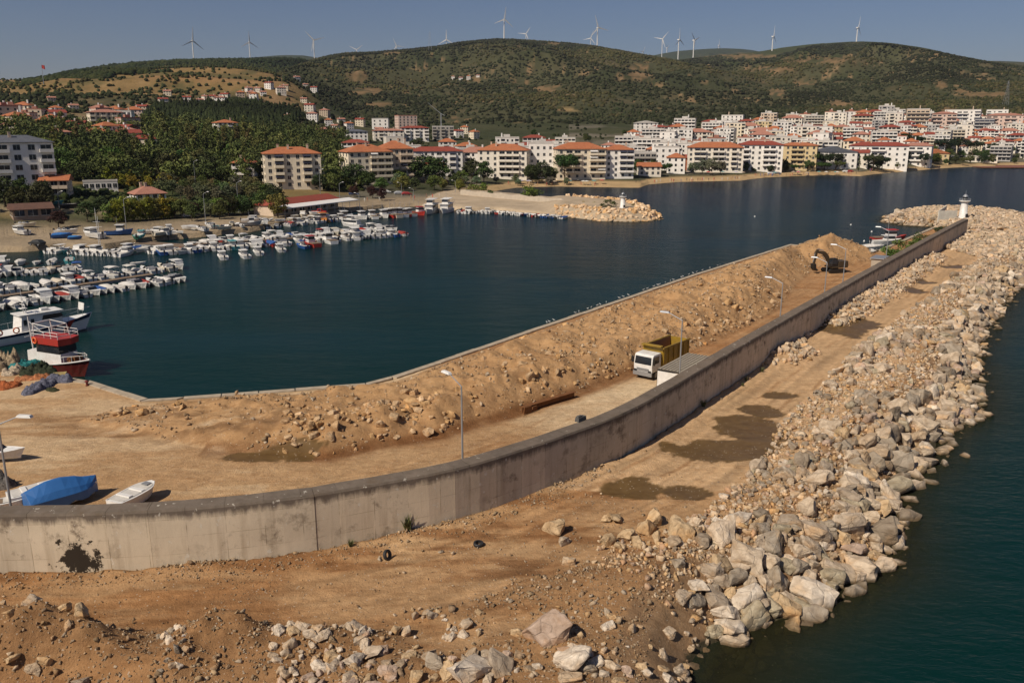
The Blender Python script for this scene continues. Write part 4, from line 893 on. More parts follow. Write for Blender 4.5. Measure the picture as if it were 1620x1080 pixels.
for u, v, h, w_ in [(672, 290, 13, 1.25), (690, 291, 12, 1.2), (745, 290, 12, .9), (765, 291, 11, .9), (558, 300, 11, 1), (578, 302, 9, .9), (858, 290, 11, .8), (870, 290, 9, .8), (840, 291, 10, .9)]:
    tree_at('round', u, v, h, 'dark', 'big dark broad crowned tree in front of the seafront flats', 'big dark trees before the seafront flats', w_)
PINES = [(895, 287, 14, 1.1), (1058, 266, 10, .9), (1290, 270, 12, 1), (1310, 270, 11, 1), (1328, 270, 11, 1.1), (1387, 271, 11, 1), (1402, 271, 10, 1), (1436, 268, 12, .8), (1470, 266, 10, .8), (1500, 248, 14, 1.2), (1520, 246, 14, 1.2), (1545, 246, 13, 1.2), (1430, 236, 12, 1.2), (1400, 233, 11, 1.2), (1450, 238, 11, 1.2), (1560, 258, 9, 1), (1582, 250, 13, 1), (1600, 252, 11, 1)]
for u, v, h, w_ in PINES: tree_at('pine', u, v, h, random.choice(['black', 'dark']), 'dark stone pine with a flat umbrella crown along the town seafront', 'stone pines along the seafront', w_)
for u, v, h in [(1115, 276, 9), (1130, 277, 10), (1144, 276, 8), (1100, 276, 7)]: tree_at('round', u, v, h, 'silver', 'silvery green wide tree on the beach before the orange roofed flats', 'silvery beach trees')
for u, v, h in [(1163, 268, 9), (1248, 272, 9), (1365, 272, 11), (1188, 150 + 120, 5), (1282, 270, 8)]: tree_at('cypress', u, v, h, 'dark', 'thin dark cypress on the town seafront', 'cypresses on the seafront')
fill(10, 690, 900, 290, 298, [('round', 'silver', 'silvery olive tree on the sandy beach behind the mole')], 'olive trees on the beach', (3.5, 5), (), 5)
for u, v, h in [(758, 303, 4), (752, 304, 4)]: tree_at('bush', u, v, h, 'light', 'bright green shrub at the root of the mole', 'shrubs at the root of the mole', 1.3)
fill(12, 1010, 1110, 262, 275, [('bush', 'mid', 'low green shrub along the town beach'), ('round', 'dark', 'small dark tree along the town beach')], 'greenery along the town beach', (2.5, 5), (), 4)
fill(26, 1340, 1640, 225, 262, [('round', 'dark', 'dark tree among the houses at the right of town'), ('round', 'mid', 'green tree among the houses at the right of town')], 'trees among the houses at right', (5, 9), (), 7)
fill(26, 560, 1340, 212, 262, [('round', 'dark', 'dark tree among the houses in the middle of town'), ('round', 'mid', 'green tree among the houses in the middle of town')], 'trees among the houses in the middle', (5, 8), (), 8)
fill(14, 0, 240, 196, 226, [('round', 'dark', 'dark tree among the old houses at left'), ('cypress', 'black', 'dark cypress among the old houses at left')], 'trees among the old houses', (6, 10), (), 7)
for k in range(24):
    u = 150 + k * 12.4 + random.uniform(-4, 4); tree_at('round', u, random.uniform(338, 346) - max(0, u - 300) * .05, random.uniform(4.5, 6.5), random.choice(['mid', 'olive', 'light', 'dark']), 'leafy green tree in the row along the marina road', 'trees along the marina road')
for u, v, h, tn in [(962, 334, 3.0, 'dark'), (835, 313, 4.6, 'light'), (843, 312, 5.0, 'mid'), (775, 309, 2.4, 'mid'), (925, 325, 2.0, 'yellow'), (940, 326, 1.6, 'yellow'), (1002, 331, 1.2, 'mid')]:
    x, y = at(u, v, 1.8); tree('bush', x, y, 1.6 if u < 950 else 2.6, h, tn, 'green bush growing on the stony mole', 'bushes on the mole')
for u0, u1, v, n in [(820, 900, 289, 5), (1004, 1060, 277, 4), (1180, 1250, 274, 4), (1255, 1345, 272, 8), (1370, 1450, 269, 7), (1480, 1620, 261, 9)]:
    for k in range(n):
        tree_at(random.choice(['round', 'pine', 'round']), random.uniform(u0, u1), v + random.uniform(-2, 1), random.uniform(5, 9), random.choice(['dark', 'mid', 'dark']), 'dark leafy tree on the promenade before the seafront blocks', 'trees on the promenade')
# --- far woods and scrub: uncountable, strewn as one mass
ico = bmesh.new(); bmesh.ops.create_icosphere(ico, subdivisions=1, radius=.5); BL = []
for k in range(6):
    rr = np.random.default_rng(k + 40); v = np.array([q.co[:] for q in ico.verts], np.float32); f = np.array([[q.index for q in p.verts] for p in ico.faces], np.int32)
    v = v * rr.uniform(.7, 1.3, (len(v), 1)); v[:, 2] *= .85; BL.append((v, f))
BT = [(np.array([v * (.55, .55, 1.9) for v in a[0]], np.float32), a[1]) for a in BL]
ico.free()
t = NT('scrub_leaves'); a = t.attr(); n = t.noise(t.pos(), .8, 6, .7); t.bump(n, .8, 1.0)
M['scrub'] = t.done(t.mix(t.ramp(n, [(.4, 0.0), (.65, .6)]), a.outputs['Color'], t.mix(1.0, a.outputs['Color'], (.5, .55, .4), 'MULTIPLY')), .9, 0, .1)
def scrub(n, us, ds, test, name, label, size, colours, arrs=None):
    u = rng.uniform(*us, n); d = np.sqrt(rng.uniform(ds[0] ** 2, ds[1] ** 2, n)); a = np.arctan((u - 810) / FPX / 1.0317); x = np.sin(a) * d; y = np.cos(a) * d
    z, s, wh = main_height(u, d, x, y); pu_, pv_ = project(x, y, z); k = test(u, d, x, y, z, s, wh, pu_, pv_)
    x, y, z, d = x[k], y[k], z[k], d[k]; s = rng.uniform(*size, len(x)) * np.clip(.75 + d / 6000, .8, 1.5); tone = .78 + .75 * fbm(x, y, 240, 4, 300) + .35 * fbm(x, y, 60, 2, 301)
    cc = np.array(colours)[rng.integers(0, len(colours), len(x))] * rng.uniform(.75, 1.2, (len(x), 1)) * np.clip(tone, .45, 1.35)[:, None] * np.where(tone[:, None] > .95, np.array([[1.18, 1.0, .85]]), 1.0)
    o = merge(name, arrs or BL, np.stack([x, y, z + s * (.28 if d.max() < 3000 else .12)], 1), s, cc, M['scrub'], .2); tag(o, label, kind='stuff'); print(name, len(x)); return o
def bare(pu_, pv_):
    m = np.zeros(pu_.shape, bool)
    for e in BARE: m |= ((pu_ - e[0]) / e[2]) ** 2 + ((pv_ - e[1]) / e[3]) ** 2 < 1.1 * (.35 + .9 * rng.random(pu_.shape))
    return m
def t_hill(u, d, x, y, z, s, wh, pu_, pv_):
    den = .55 + .8 * fbm(x, y, 150, 4, 201) + np.where(((wh == 4) | (wh == 5)) & (z > 190), .35, 0)
    return (wh >= 4) & (pv_ > 60) & ~bare(pu_, pv_) & (rng.random(len(u)) < np.clip(den, .12, 1))
scrub(190000, (330, 1680), (1000, 3700), t_hill, 'hill_scrub', 'dense olive groves and scrub over the green hills', (3, 6.4), [(.054, .060, .028), (.042, .050, .023), (.068, .070, .038), (.062, .062, .033), (.034, .044, .019)])
def t_pine(u, d, x, y, z, s, wh, pu_, pv_):
    m1 = ((wh == 1) & (pv_ < 135)) | (((pu_ - 120) / 95) ** 2 + ((pv_ - 147 + .13 * pu_) / 13) ** 2 < 1 + .6 * fbm(x, y, 60, 3, 8))
    m2 = (((pu_ - 200) / 90) ** 2 + ((pv_ - 124) / 9) ** 2 < 1) & (fbm(x, y, 60, 3, 7) > -.25)
    return m1 | m2
scrub(42000, (10, 520), (1150, 2700), t_pine, 'pine_wood', 'dark pine wood along the top of the straw coloured hill', (6, 10), [(.026, .040, .014), (.02, .032, .012), (.036, .048, .018)])
def t_forest(u, d, x, y, z, s, wh, pu_, pv_):
    e = ((pu_ - 350) / 125) ** 2 + ((pv_ - 190) / 26) ** 2
    return e + .35 * fbm(x, y, 50, 3, 5) < 1
# the leafy mass of the wood between and behind the single trees
def lite(kind, seed):
    me = crown_mesh(kind, seed, 22, 15, .42); v = np.zeros(len(me.vertices) * 3, np.float32); me.vertices.foreach_get('co', v); v = v.reshape(-1, 3); f = np.arange(len(v), dtype=np.int32).reshape(-1, 4); bpy.data.meshes.remove(me)
    base = {'round': 7.6, 'poplar': 12.9, 'pine': 7.6}[kind]; v /= base; return v, np.concatenate([f[:, [0, 1, 2]], f[:, [0, 2, 3]]])
LT = [lite('round', 900 + k) for k in range(5)] + [lite('poplar', 950 + k) for k in range(4)]
def t_wood(u, d, x, y, z, s, wh, pu_, pv_):
    ok = (s > 62) & (pv_ > 196) & (pv_ < 292) & (u < 545) & ~((u > 400) & (u < 500) & (pv_ > 262)) & ~((u < 75) & (pv_ > 255)) & ~((pv_ < 215) & (u < 215)) & ~((u > 332) & (u < 370) & (pv_ < 226) & (pv_ > 206))
    return ok & (fbm(x, y, 30, 3, 44) > -.28)
def wood(n, us, ds, test, name, label, size, colours):
    u = rng.uniform(*us, n); d = np.sqrt(rng.uniform(ds[0] ** 2, ds[1] ** 2, n)); a = np.arctan((u - 810) / FPX / 1.0317); x = np.sin(a) * d; y = np.cos(a) * d
    z, s, wh = main_height(u, d, x, y); pu_, pv_ = project(x, y, z); k = test(u, d, x, y, z, s, wh, pu_, pv_); x, y, z = x[k], y[k], z[k]
    sz = rng.uniform(*size, len(x)); cc = np.array(colours)[rng.integers(0, len(colours), len(x))] * rng.uniform(.75, 1.25, (len(x), 1))
    o = merge(name, LT, np.stack([x, y, z - .3], 1), sz, cc, M['woodleaf'], .03, .15); tag(o, label, kind='stuff'); print(name, len(x))
t = NT('wood_leaves'); M['woodleaf'] = t.done(t.attr().outputs['Color'], .8, 0, .1)
wood(1500, (-70, 550), (330, 640), t_wood, 'wood', 'dense leafy wood of mixed green trees behind the marina', (7.5, 14), [(.105, .125, .036), (.06, .08, .025), (.14, .145, .045), (.08, .098, .034)])
scrub(9000, (220, 490), (520, 950), t_forest, 'forest', 'dark forest belt below the straw coloured hill', (4, 7.5), [(.034, .046, .018), (.045, .058, .022), (.028, .04, .016)], BL + BT)
def t_bits(u, d, x, y, z, s, wh, pu_, pv_): return ((wh == 0) | ((wh < 0) & (d > 560))) & (fbm(x, y, 45, 4, 33) + .25 * vnoise(x / 220, y / 220, 5) > np.where(rng.random(len(x)) < .12, -.4, .15)) & (rng.random(len(u)) < .5)
scrub(26000, (-60, 560), (560, 1700), t_bits, 'hedgerows', 'hedges and bushes dotted over the straw coloured hill', (2.5, 5.5), [(.04, .052, .02), (.06, .066, .028)])
def t_green(u, d, x, y, z, s, wh, pu_, pv_): return (wh < 0) & (s > 60) & (fbm(x, y, 22, 3, 35) > .05) & (d < 640)
scrub(7000, (-60, 570), (290, 640), t_green, 'undergrowth', 'undergrowth between the trees behind the marina', (1.5, 4), [(.05, .065, .022), (.07, .085, .03), (.04, .055, .018)])
def t_urb(u, d, x, y, z, s, wh, pu_, pv_): return (wh < 4) & (s > 45) & (fbm(x, y, 40, 3, 37) > .15) & (rng.random(len(u)) < .6)
scrub(5200, (520, 1680), (480, 1250), t_urb, 'garden_shrubs', 'garden greenery between the town houses', (2, 4.5), [(.035, .05, .018), (.05, .066, .024)])
# ================================================================== buildings
def roof_mat(name, c1, c2):
    t = NT(name); v = t.coord(); n = t.noise(v, .5, 8, .65); n2 = t.noise(v, 3.0, 5, .6)
    w = t.node('ShaderNodeTexWave', wave_type='BANDS', bands_direction='X', Scale=2.2); t.l.new(v, w.inputs['Vector'])
    c = t.mix(t.ramp(n, [(.3, 0.0), (.7, 1.0)]), c1, c2); c = t.mix(t.ramp(n2, [(.5, 0.0), (.7, .5)]), c, t.mix(1.0, c, (.6, .55, .5), 'MULTIPLY'))
    t.bump(w.outputs['Fac'], .4, .08)
    return t.done(c, .85, 0, .2)
M['tile_o'] = roof_mat('orange_roof_tiles', (.46, .17, .075), (.34, .12, .06)); M['tile_r'] = roof_mat('red_roof_tiles', (.30, .07, .045), (.22, .055, .04))
M['tile_b'] = roof_mat('slate_blue_roof', (.09, .10, .125), (.12, .125, .145)); M['tile_w'] = roof_mat('pale_flat_roof', (.62, .58, .53), (.5, .47, .43)); M['tile_p'] = roof_mat('faded_pink_roof', (.42, .20, .14), (.34, .16, .12)); M['tile_n'] = roof_mat('brown_roof', (.16, .085, .06), (.11, .065, .05))
ROOFN = {'tile_o': 'orange tiled', 'tile_r': 'dark red tiled', 'tile_b': 'slate blue', 'tile_w': 'flat pale', 'tile_p': 'faded pink tiled', 'tile_n': 'brown'}
M['awning_d'] = paint('dark_blue_awning', (.03, .035, .06), .6, .3, 2); M['awning_w'] = paint('white_awning', (.72, .70, .66), .6, .2, 2)
M['shadow_in'] = paint('loggia_shade_wall', (.20, .17, .14), .9, .3, 1); M['rail'] = paint('balcony_rail', (.50, .49, .46), .5, .3, 2)  # shadow_in: wall colour darkened to paint in loggia shade; no mesh takes it
WCOL = {'white': (.84, .80, .74), 'cream': (.80, .70, .54), 'yellow': (.66, .52, .30), 'pink': (.66, .50, .42), 'grey': (.46, .44, .42), 'brown': (.34, .24, .18), 'brick': (.42, .15, .08), 'tan': (.62, .50, .38), 'concrete': (.38, .35, .31), 'ivory': (.82, .75, .64)}
_winm = {}
def win_mesh(w, h):
    k = (w, h)
    if k not in _winm:
        b = MB(); b.mi = 0; b.box(-w / 2, w / 2, -.05, .10, -h / 2, h / 2); b.mi = 1
        b.box(-w / 2 - .07, w / 2 + .07, -.09, -.0, -h / 2 - .13, -h / 2 - .04); b.box(-.03, .03, -.065, -.051, -h / 2, h / 2)
        me = b.mesh('window'); me.materials.append(M['glass']); me.materials.append(M['white']); _winm[k] = me
    return _winm[k]
def hip(b, w, d, z, h, ov=.6, kind='hip'):
    x, y = w / 2 + ov, d / 2 + ov
    if kind == 'hip':
        if w >= d: r = max(w / 2 - d / 2, .3); top = [(-r, 0, z + h), (r, 0, z + h)]; 
        else: r = max(d / 2 - w / 2, .3); top = [(0, -r, z + h), (0, r, z + h)]
        base = [(-x, -y, z), (x, -y, z), (x, y, z), (-x, y, z)]; e = [(p[0], p[1], z - .22) for p in base]
        vs = base + top + e
        fs = [(0, 1, 5, 4), (1, 2, 5), (2, 3, 4, 5), (3, 0, 4)] if w >= d else [(0, 1, 4), (1, 2, 5, 4), (2, 3, 5), (3, 0, 4, 5)]
        b.add(vs, fs + [(6, 7, 1, 0), (7, 8, 2, 1), (8, 9, 3, 2), (9, 6, 0, 3), (9, 8, 7, 6)])
    elif kind == 'gable':   # ridge along x
        b.sideprism([(-y, z - .2), (y, z - .2), (y, z), (0, z + h), (-y, z)], -x, x)
    elif kind == 'gablefront':
        vs = [(-x, -y, z - .2), (x, -y, z - .2), (x, -y, z), (0, -y, z + h), (-x, -y, z)]; n = 5; vs = vs + [(p[0], y, p[2]) for p in vs]
        b.add(vs, [(0, 1, 2, 3, 4), (9, 8, 7, 6, 5)] + [(k, (k + 1) % n, n + (k + 1) % n, n + k) for k in range(n)])
    else:
        b.box(-x + ov, x - ov, -y + ov, y - ov, z, z + .25); b.box(-w / 2 - .05, w / 2 + .05, -d / 2 - .05, -d / 2 + .2, z + .25, z + .9); b.box(-w / 2 - .05, w / 2 + .05, d / 2 - .2, d / 2 + .05, z + .25, z + .9)
        b.box(-w / 2 - .05, -w / 2 + .2, -d / 2 + .2, d / 2 - .2, z + .25, z + .9); b.box(w / 2 - .2, w / 2 + .05, -d / 2 + .2, d / 2 - .2, z + .25, z + .9)
def building(label, x, y, z, rz, w, d, fl, wall='white', roof='tile_o', rk='hip', rh=None, balc=(), side_balc=(), fh=3.0, bays=None, chim=2, awn=None, name='apartment_block', group=None, cat='building', gap=1.5, loggia=False, win=(1.3, 1.5), skip_right=False):
    """front faces -y; balc lists the bays (front) that carry balconies on every upper floor"""
    root = thing(name, label, cat, (x, y, z), rz, group); H_ = fl * fh + .5
    b = MB(); b.box(-w / 2, w / 2, -d / 2, d / 2, -4, H_)
    o = b.build('wall', M['wallpaint'], root); o.color = (*WCOL[wall], 1)
    b = MB(); hip(b, w, d, H_, rh if rh else min(w, d) * .2, .6, rk); b.build('roof', M[roof], root)
    jb = random.uniform(.88, 1.05); n = bays or max(2, int(w / 3.4)); bw = w / n; wm = win_mesh(*win)
    for f in range(fl):
        zc = .5 + f * fh + 1.55
        for k in range(n):
            xc = -w / 2 + bw * (k + .5)
            if k in balc and f > 0:
                q = MB(); q.mi = 0; q.box(-bw * .5 + .05, bw * .5 - .05, -gap, .02, -1.65, -1.5); q.box(-bw * .5 + .05, bw * .5 - .05, -gap, -gap + .1, -1.5, -.55)
                q.box(-bw * .5 + .05, -bw * .5 + .13, -gap + .1, .02, -1.5, -.55); q.box(bw * .5 - .13, bw * .5 - .05, -gap + .1, .02, -1.5, -.55)
                bo = q.build('balcony', M['wallpaint'], root); bo.location = (xc, -d / 2, zc); bo.color = (*[c * jb for c in WCOL[wall]], 1)
                wo = link('window', win_mesh(round(bw * .72, 1), 2.1), None, root); wo.location = (xc, -d / 2, zc - .3)
                if awn and random.random() < awn[1]:
                    a_ = MB(); a_.add([(-bw * .46, 0, .95), (bw * .46, 0, .95), (bw * .46, -gap * .95, .35), (-bw * .46, -gap * .95, .35), (-bw * .46, 0, .90), (bw * .46, 0, .90), (bw * .46, -gap * .95, .05), (-bw * .46, -gap * .95, .05)], [(0, 1, 2, 3), (7, 6, 5, 4), (3, 2, 6, 7), (0, 3, 7, 4), (1, 5, 6, 2)])
                    ao = a_.build('awning', M[awn[0]], root); ao.location = (xc, -d / 2 - .03, zc)
            else:
                wo = link('window', wm, None, root); wo.location = (xc, -d / 2, zc)
        for sgn in (-1, 1):
            if sgn == 1 and skip_right: continue
            ns = max(2, int(d / 4.2))
            for k in range(ns):
                yc = -d / 2 + d * (k + .5) / ns; wo = link('window', wm, None, root); wo.location = (sgn * w / 2, yc, zc); wo.rotation_euler = (0, 0, R(90) * sgn)
                if k in side_balc and f > 0:
                    q = MB(); q.box(-1.6, 1.6, -1.2, .02, -1.6, -1.45); q.box(-1.6, 1.6, -1.2, -1.1, -1.45, -.55)
                    bo = q.build('balcony', M['wallpaint'], root); bo.location = (sgn * w / 2, yc, zc); bo.rotation_euler = (0, 0, R(90) * sgn); bo.color = (*WCOL[wall], 1)
    for k in range(chim):
        q = MB(); cx = random.uniform(-.35, .35) * w; cy = random.uniform(-.2, .2) * d; q.box(cx - .4, cx + .4, cy - .4, cy + .4, H_, H_ + (rh or min(w, d) * .2) + .9); q.box(cx - .5, cx + .5, cy - .5, cy + .5, H_ + (rh or min(w, d) * .2) + .9, H_ + (rh or min(w, d) * .2) + 1.05)
        co = q.build('chimney', M['wallpaint'], root); co.color = (.55, .42, .32, 1)
    return root
def near(label, u0, u1, vb, vt, fl, turn=0, dp=12, zb=None, **kw):
    """a block that spans columns u0-u1; vt is its eaves row, vb the row of its foot"""
    u = (u0 + u1) / 2; x, y, z, d = spot(u, vb); a = az(u)
    wpx = (u1 - u0) / FPX * math.hypot(x, y) / 1.0; t_ = abs(R(turn)); w = max(5, (wpx - dp * math.sin(t_)) / math.cos(t_))
    hh = (vb - vt) / FPX * math.hypot(x, y); fh = max(2.6, min(3.6, (hh - .5) / fl))
    return building(label, x, y + dp * .5, z, -a + R(turn), w, dp, fl, fh=fh, **kw)
near('white five storey block with slate blue roof at the left edge of photo', -66, 42, 308, 240, 5, 4, 13, wall='white', roof='tile_b', balc=(2, 5), bays=6, awn=None, rh=2.2, chim=1, win=(2.0, 1.7))
near('cream five storey block with orange roof and dark blue balcony awnings above the marina', 408, 494, 300, 247, 5, 5, 14, wall='cream', roof='tile_o', balc=(1, 4), bays=6, awn=('awning_d', .75), rh=2.6, chim=3, side_balc=(0,))
near('cream and brown flats with stepped orange roof, left wing, left of the big dark trees', 531, 612, 292, 243, 5, 18, 15, wall='cream', roof='tile_o', balc=(3, 4, 5), bays=6, rh=3.2, chim=2, awn=('awning_w', .15))
near('tan flats with orange roof and balconies, middle wing beside the big dark trees', 590, 648, 290, 238, 5, 10, 14, wall='tan', roof='tile_o', balc=(0, 1, 3, 4), bays=5, rh=3.6, chim=3, awn=('awning_d', .2))
near('white flats with long dark red roof behind the big dark trees', 645, 728, 278, 241, 4, 2, 12, wall='white', roof='tile_r', balc=(1, 4, 6), bays=8, rh=2.2, chim=1, awn=('awning_d', .3))
near('white five storey block with orange roof and curved balconies facing the mole', 756, 838, 284, 240, 5, -8, 15, wall='ivory', roof='tile_o', balc=(3, 4, 5), bays=7, rh=3.2, chim=2)
near('white slim block with flat roof between two orange roofed blocks near the beach', 838, 876, 282, 230, 5, 0, 10, wall='white', roof='tile_w', rk='flat', bays=4, chim=0)
near('cream five storey block with orange roof and striped balconies behind the umbrella pine', 876, 960, 285, 238, 5, 12, 16, wall='cream', roof='tile_o', balc=(1, 2, 4, 5), bays=6, rh=3.4, chim=2, awn=('awning_w', .15))
near('white five storey block with grey glazed balconies right of the umbrella pine', 957, 1006, 283, 239, 5, 8, 14, wall='white', roof='tile_o', balc=(2, 3), bays=4, rh=2.6, chim=1, awn=('awning_d', .5))
near('low white beach house with broad orange roof right of the glazed balcony block', 1012, 1050, 280, 268, 2, 10, 10, wall='ivory', roof='tile_o', bays=4, rh=2.2, chim=0, name='house', rk='gable')
near('bare concrete block with open floors behind the low beach house', 1006, 1042, 274, 245, 4, 4, 12, wall='concrete', roof='tile_w', rk='flat', balc=(0, 1, 2, 3), bays=4, chim=0)
near('white four storey house with flat roof behind the lone umbrella pine', 1040, 1078, 270, 236, 4, 0, 12, wall='white', roof='tile_w', rk='flat', bays=4, chim=1)
near('small brick red house with red roof beside the lone umbrella pine', 1076, 1106, 270, 251, 2, 20, 10, wall='brick', roof='tile_r', rk='gable', rh=2, bays=3, chim=1, name='house')
near('long cream five storey row with wide orange roof in the middle of the seafront', 1096, 1180, 273, 236, 5, 4, 15, wall='ivory', roof='tile_o', balc=(1, 2, 4, 5, 7), bays=9, rh=3.2, chim=3, awn=('awning_d', .25))
near('white five storey block with dark red roof and wrapped balconies on the seafront', 1177, 1243, 272, 233, 5, 0, 14, wall='white', roof='tile_r', balc=(0, 1, 4, 5), bays=7, rh=2.4, chim=2)
near('pale yellow five storey block with narrow orange roof on the seafront', 1244, 1300, 270, 234, 5, -4, 14, wall='yellow', roof='tile_o', balc=(2, 3), bays=6, rh=1.8, chim=2)
near('white gabled hall with slate blue roof on the seafront', 1296, 1362, 268, 242, 3, 6, 16, wall='white', roof='tile_b', rk='gablefront', bays=6, rh=3.4, chim=0)
near('long white row with red tiled roof and violet balcony on the seafront', 1362, 1440, 266, 234, 4, 0, 14, wall='white', roof='tile_r', balc=(3, 4), bays=8, rh=2.4, chim=2, awn=('awning_d', .4))
near('white four storey house with faded pink roof beside the seafront pines', 1440, 1482, 264, 234, 4, -6, 12, wall='white', roof='tile_p', balc=(1, 2), bays=4, rh=2, chim=1)
near('pale yellow gabled house with orange roof near the right end of the seafront', 1476, 1510, 259, 244, 2, 12, 14, wall='yellow', roof='tile_o', rk='gablefront', rh=3, bays=3, chim=0, name='house')
near('low white pavilion with a wide flat roof near the right end of the seafront', 1524, 1582, 257, 248, 1, 0, 12, wall='ivory', roof='tile_w', rk='flat', bays=9, chim=0, name='pavilion', win=(2.2, 1.8))
near('white cottage with red hipped roof and two chimneys behind the golden conifers', 189, 238, 322, 309, 1, 14, 9, wall='white', roof='tile_p', bays=4, rh=2.6, chim=2, name='house')
near('tan two storey house with brown orange roof and veranda beside the left apartment block', 46, 86, 314, 295, 2, -10, 9, wall='tan', roof='tile_o', rk='gable', rh=1.8, balc=(0, 1, 2), bays=3, chim=0, name='house')
near('low white site cabin behind the orchard wall', 122, 166, 303, 291, 1, 0, 4, wall='white', roof='tile_w', rk='flat', bays=6, chim=0, name='cabin')
near('open brown roofed shed under dark trees at the left of the marina road', -8, 44, 348, 338, 1, 6, 8, wall='brown', roof='tile_n', rk='gable', rh=1.5, bays=3, chim=0, name='shed', win=(2.6, 1.8))
near('white house with orange roof half hidden by poplars left of the cream block', 358, 394, 288, 262, 3, -8, 10, wall='white', roof='tile_o', balc=(0, 1), bays=3, rh=2, chim=1)
near('white four storey block with orange roof standing alone in the wood', 333, 368, 222, 203, 4, 14, 14, wall='white', roof='tile_o', balc=(2,), bays=4, rh=2, chim=1)
near('brick coloured bare frame building on the slope left of the orange roofed flats', 497, 524, 224, 207, 3, 6, 10, wall='brick', roof='tile_p', balc=(0, 1, 2), bays=3, rh=1.6, chim=0)
near('pink tall block with flat roof on the slope under the green hill', 624, 658, 206, 186, 5, 16, 14, wall='pink', roof='tile_p', rk='flat', bays=5, chim=0)
near('white villa with flat roof on the slope left of the pink tall block', 588, 614, 206, 190, 3, -6, 10, wall='white', roof='tile_w', rk='flat', bays=3, chim=0, name='house')
near('white house with slate blue roof behind the orange roofed flats', 543, 578, 226, 214, 3, 4, 12, wall='white', roof='tile_b', bays=5, rh=1.6, chim=0)
near('white terraced flats with pink roof beside the pink tall block', 588, 636, 224, 208, 3, 6, 12, wall='ivory', roof='tile_p', balc=(1, 3), bays=6, rh=1.6, chim=2)
near('white terraced flats with dark red roof below the pink tall block', 632, 676, 224, 207, 4, 4, 12, wall='white', roof='tile_r', balc=(1, 3, 5), bays=6, rh=1.6, chim=2)
near('bare concrete block with a tower crane under the green hill', 683, 716, 222, 206, 4, 2, 13, wall='concrete', roof='tile_w', rk='flat', balc=(0, 2, 4), bays=5, chim=0)
near('white six storey block with flat roof in the old quarter at left', 136, 182, 214, 184, 5, 8, 14, wall='cream', roof='tile_p', balc=(0, 2, 4), bays=6, rh=1.8, chim=1)
near('grey white stepped block beside the six storey block at left', 183, 206, 212, 187, 5, -10, 12, wall='white', roof='tile_w', rk='flat', balc=(1,), bays=3, chim=1)
near('white building with a broad pale roof in the middle of town', 1040, 1118, 232, 212, 2, 0, 24, wall='white', roof='tile_w', rk='gable', rh=3, bays=9, chim=0, name='hall')
near('long white building with red roof in the upper middle of town', 1240, 1318, 222, 205, 4, 0, 14, wall='ivory', roof='tile_r', bays=10, rh=1.6, chim=1)
near('large white building with flat stepped top at the upper edge of town', 1145, 1178, 202, 185, 4, -6, 14, wall='white', roof='tile_w', rk='flat', bays=5, chim=1)
near('white pedimented block at the left end of the upper town', 1005, 1042, 214, 196, 4, 8, 16, wall='white', roof='tile_w', rk='gablefront', rh=2, bays=5, chim=0)
near('beige six storey block at the upper right of town with full width balconies', 1440, 1470, 212, 178, 6, 4, 14, wall='tan', roof='tile_w', rk='flat', balc=(0, 1, 2, 3, 4), bays=5, chim=1)
near('white black balconied block at the upper right of town', 1505, 1550, 210, 176, 6, -4, 16, wall='white', roof='tile_w', rk='flat', balc=(0, 2, 3, 5), bays=6, chim=1, awn=('awning_d', .5))
near('salmon seven storey block with pink roof at the upper right of town', 1482, 1514, 218, 184, 6, 4, 16, wall='pink', roof='tile_p', balc=(0, 1, 3, 4), bays=5, rh=2, chim=1)
near('salmon and white tower block at the right edge of the upper town', 1572, 1616, 218, 183, 6, 2, 16, wall='pink', roof='tile_p', balc=(0, 1, 3, 4), bays=6, rh=2, chim=1)
near('dark glazed block beside the salmon tower block at right', 1550, 1574, 216, 194, 5, 2, 14, wall='grey', roof='tile_b', rk='flat', balc=(0, 1, 2, 3), bays=4, chim=0, awn=('awning_d', .6))
near('white rounded top villa above the upper right of town', 1566, 1592, 190, 176, 3, 2, 12, wall='white', roof='tile_w', rk='flat', balc=(0, 2), bays=4, chim=1, name='house')
# ---- the restaurant by the marina: long brown roof, white awning on posts
def restaurant():
    x0, y0, z0, d0 = spot(440, 344); x1, y1, z1, d1 = spot(560, 331)
    a = math.atan2(y1 - y0, x1 - x0); L = math.hypot(x1 - x0, y1 - y0); z = 1.5
    root = thing('restaurant', 'long low marina restaurant with dark red roof and white awning', 'building', (x0, y0, z), a)
    b = MB(); b.box(0, L * .86, 4.5, 13, -.5, 3.2); o = b.build('wall', M['wallpaint'], root); o.color = (*WCOL['tan'], 1)
    b = MB(); b.add([(-.5, 3.8, 3.3), (L * .88, 3.8, 3.3), (L * .86, 9, 5.0), (1, 9, 5.0), (-.5, 13.6, 3.2), (L * .88, 13.6, 3.2)], [(0, 1, 2, 3), (3, 2, 5, 4), (0, 3, 4), (1, 5, 2), (0, 4, 5, 1)]); b.build('roof', M['tile_r'], root)
    b = MB(); b.add([(-.4, -.6, 2.7), (L, -.6, 2.7), (L, 3.75, 3.35), (-.4, 3.75, 3.35), (-.4, -.6, 2.45), (L, -.6, 2.45), (L, 3.75, 3.2), (-.4, 3.75, 3.2)], [(0, 1, 2, 3), (7, 6, 5, 4), (0, 4, 5, 1), (1, 5, 6, 2), (2, 6, 7, 3), (3, 7, 4, 0)]); b.build('awning', M['awning_w'], root)
    for k in range(10):
        b = MB(); b.tube((L * k / 9.2 + .2, -.3, -.5), (L * k / 9.2 + .2, -.3, 2.5), .07, .07, 6); b.build('post', M['white'], root)
    for k in range(8):
        o = link('window', win_mesh(2.2, 2.0), None, root); o.location = (1.8 + k * L * .105, 4.5, 1.6)
    return root
restaurant()
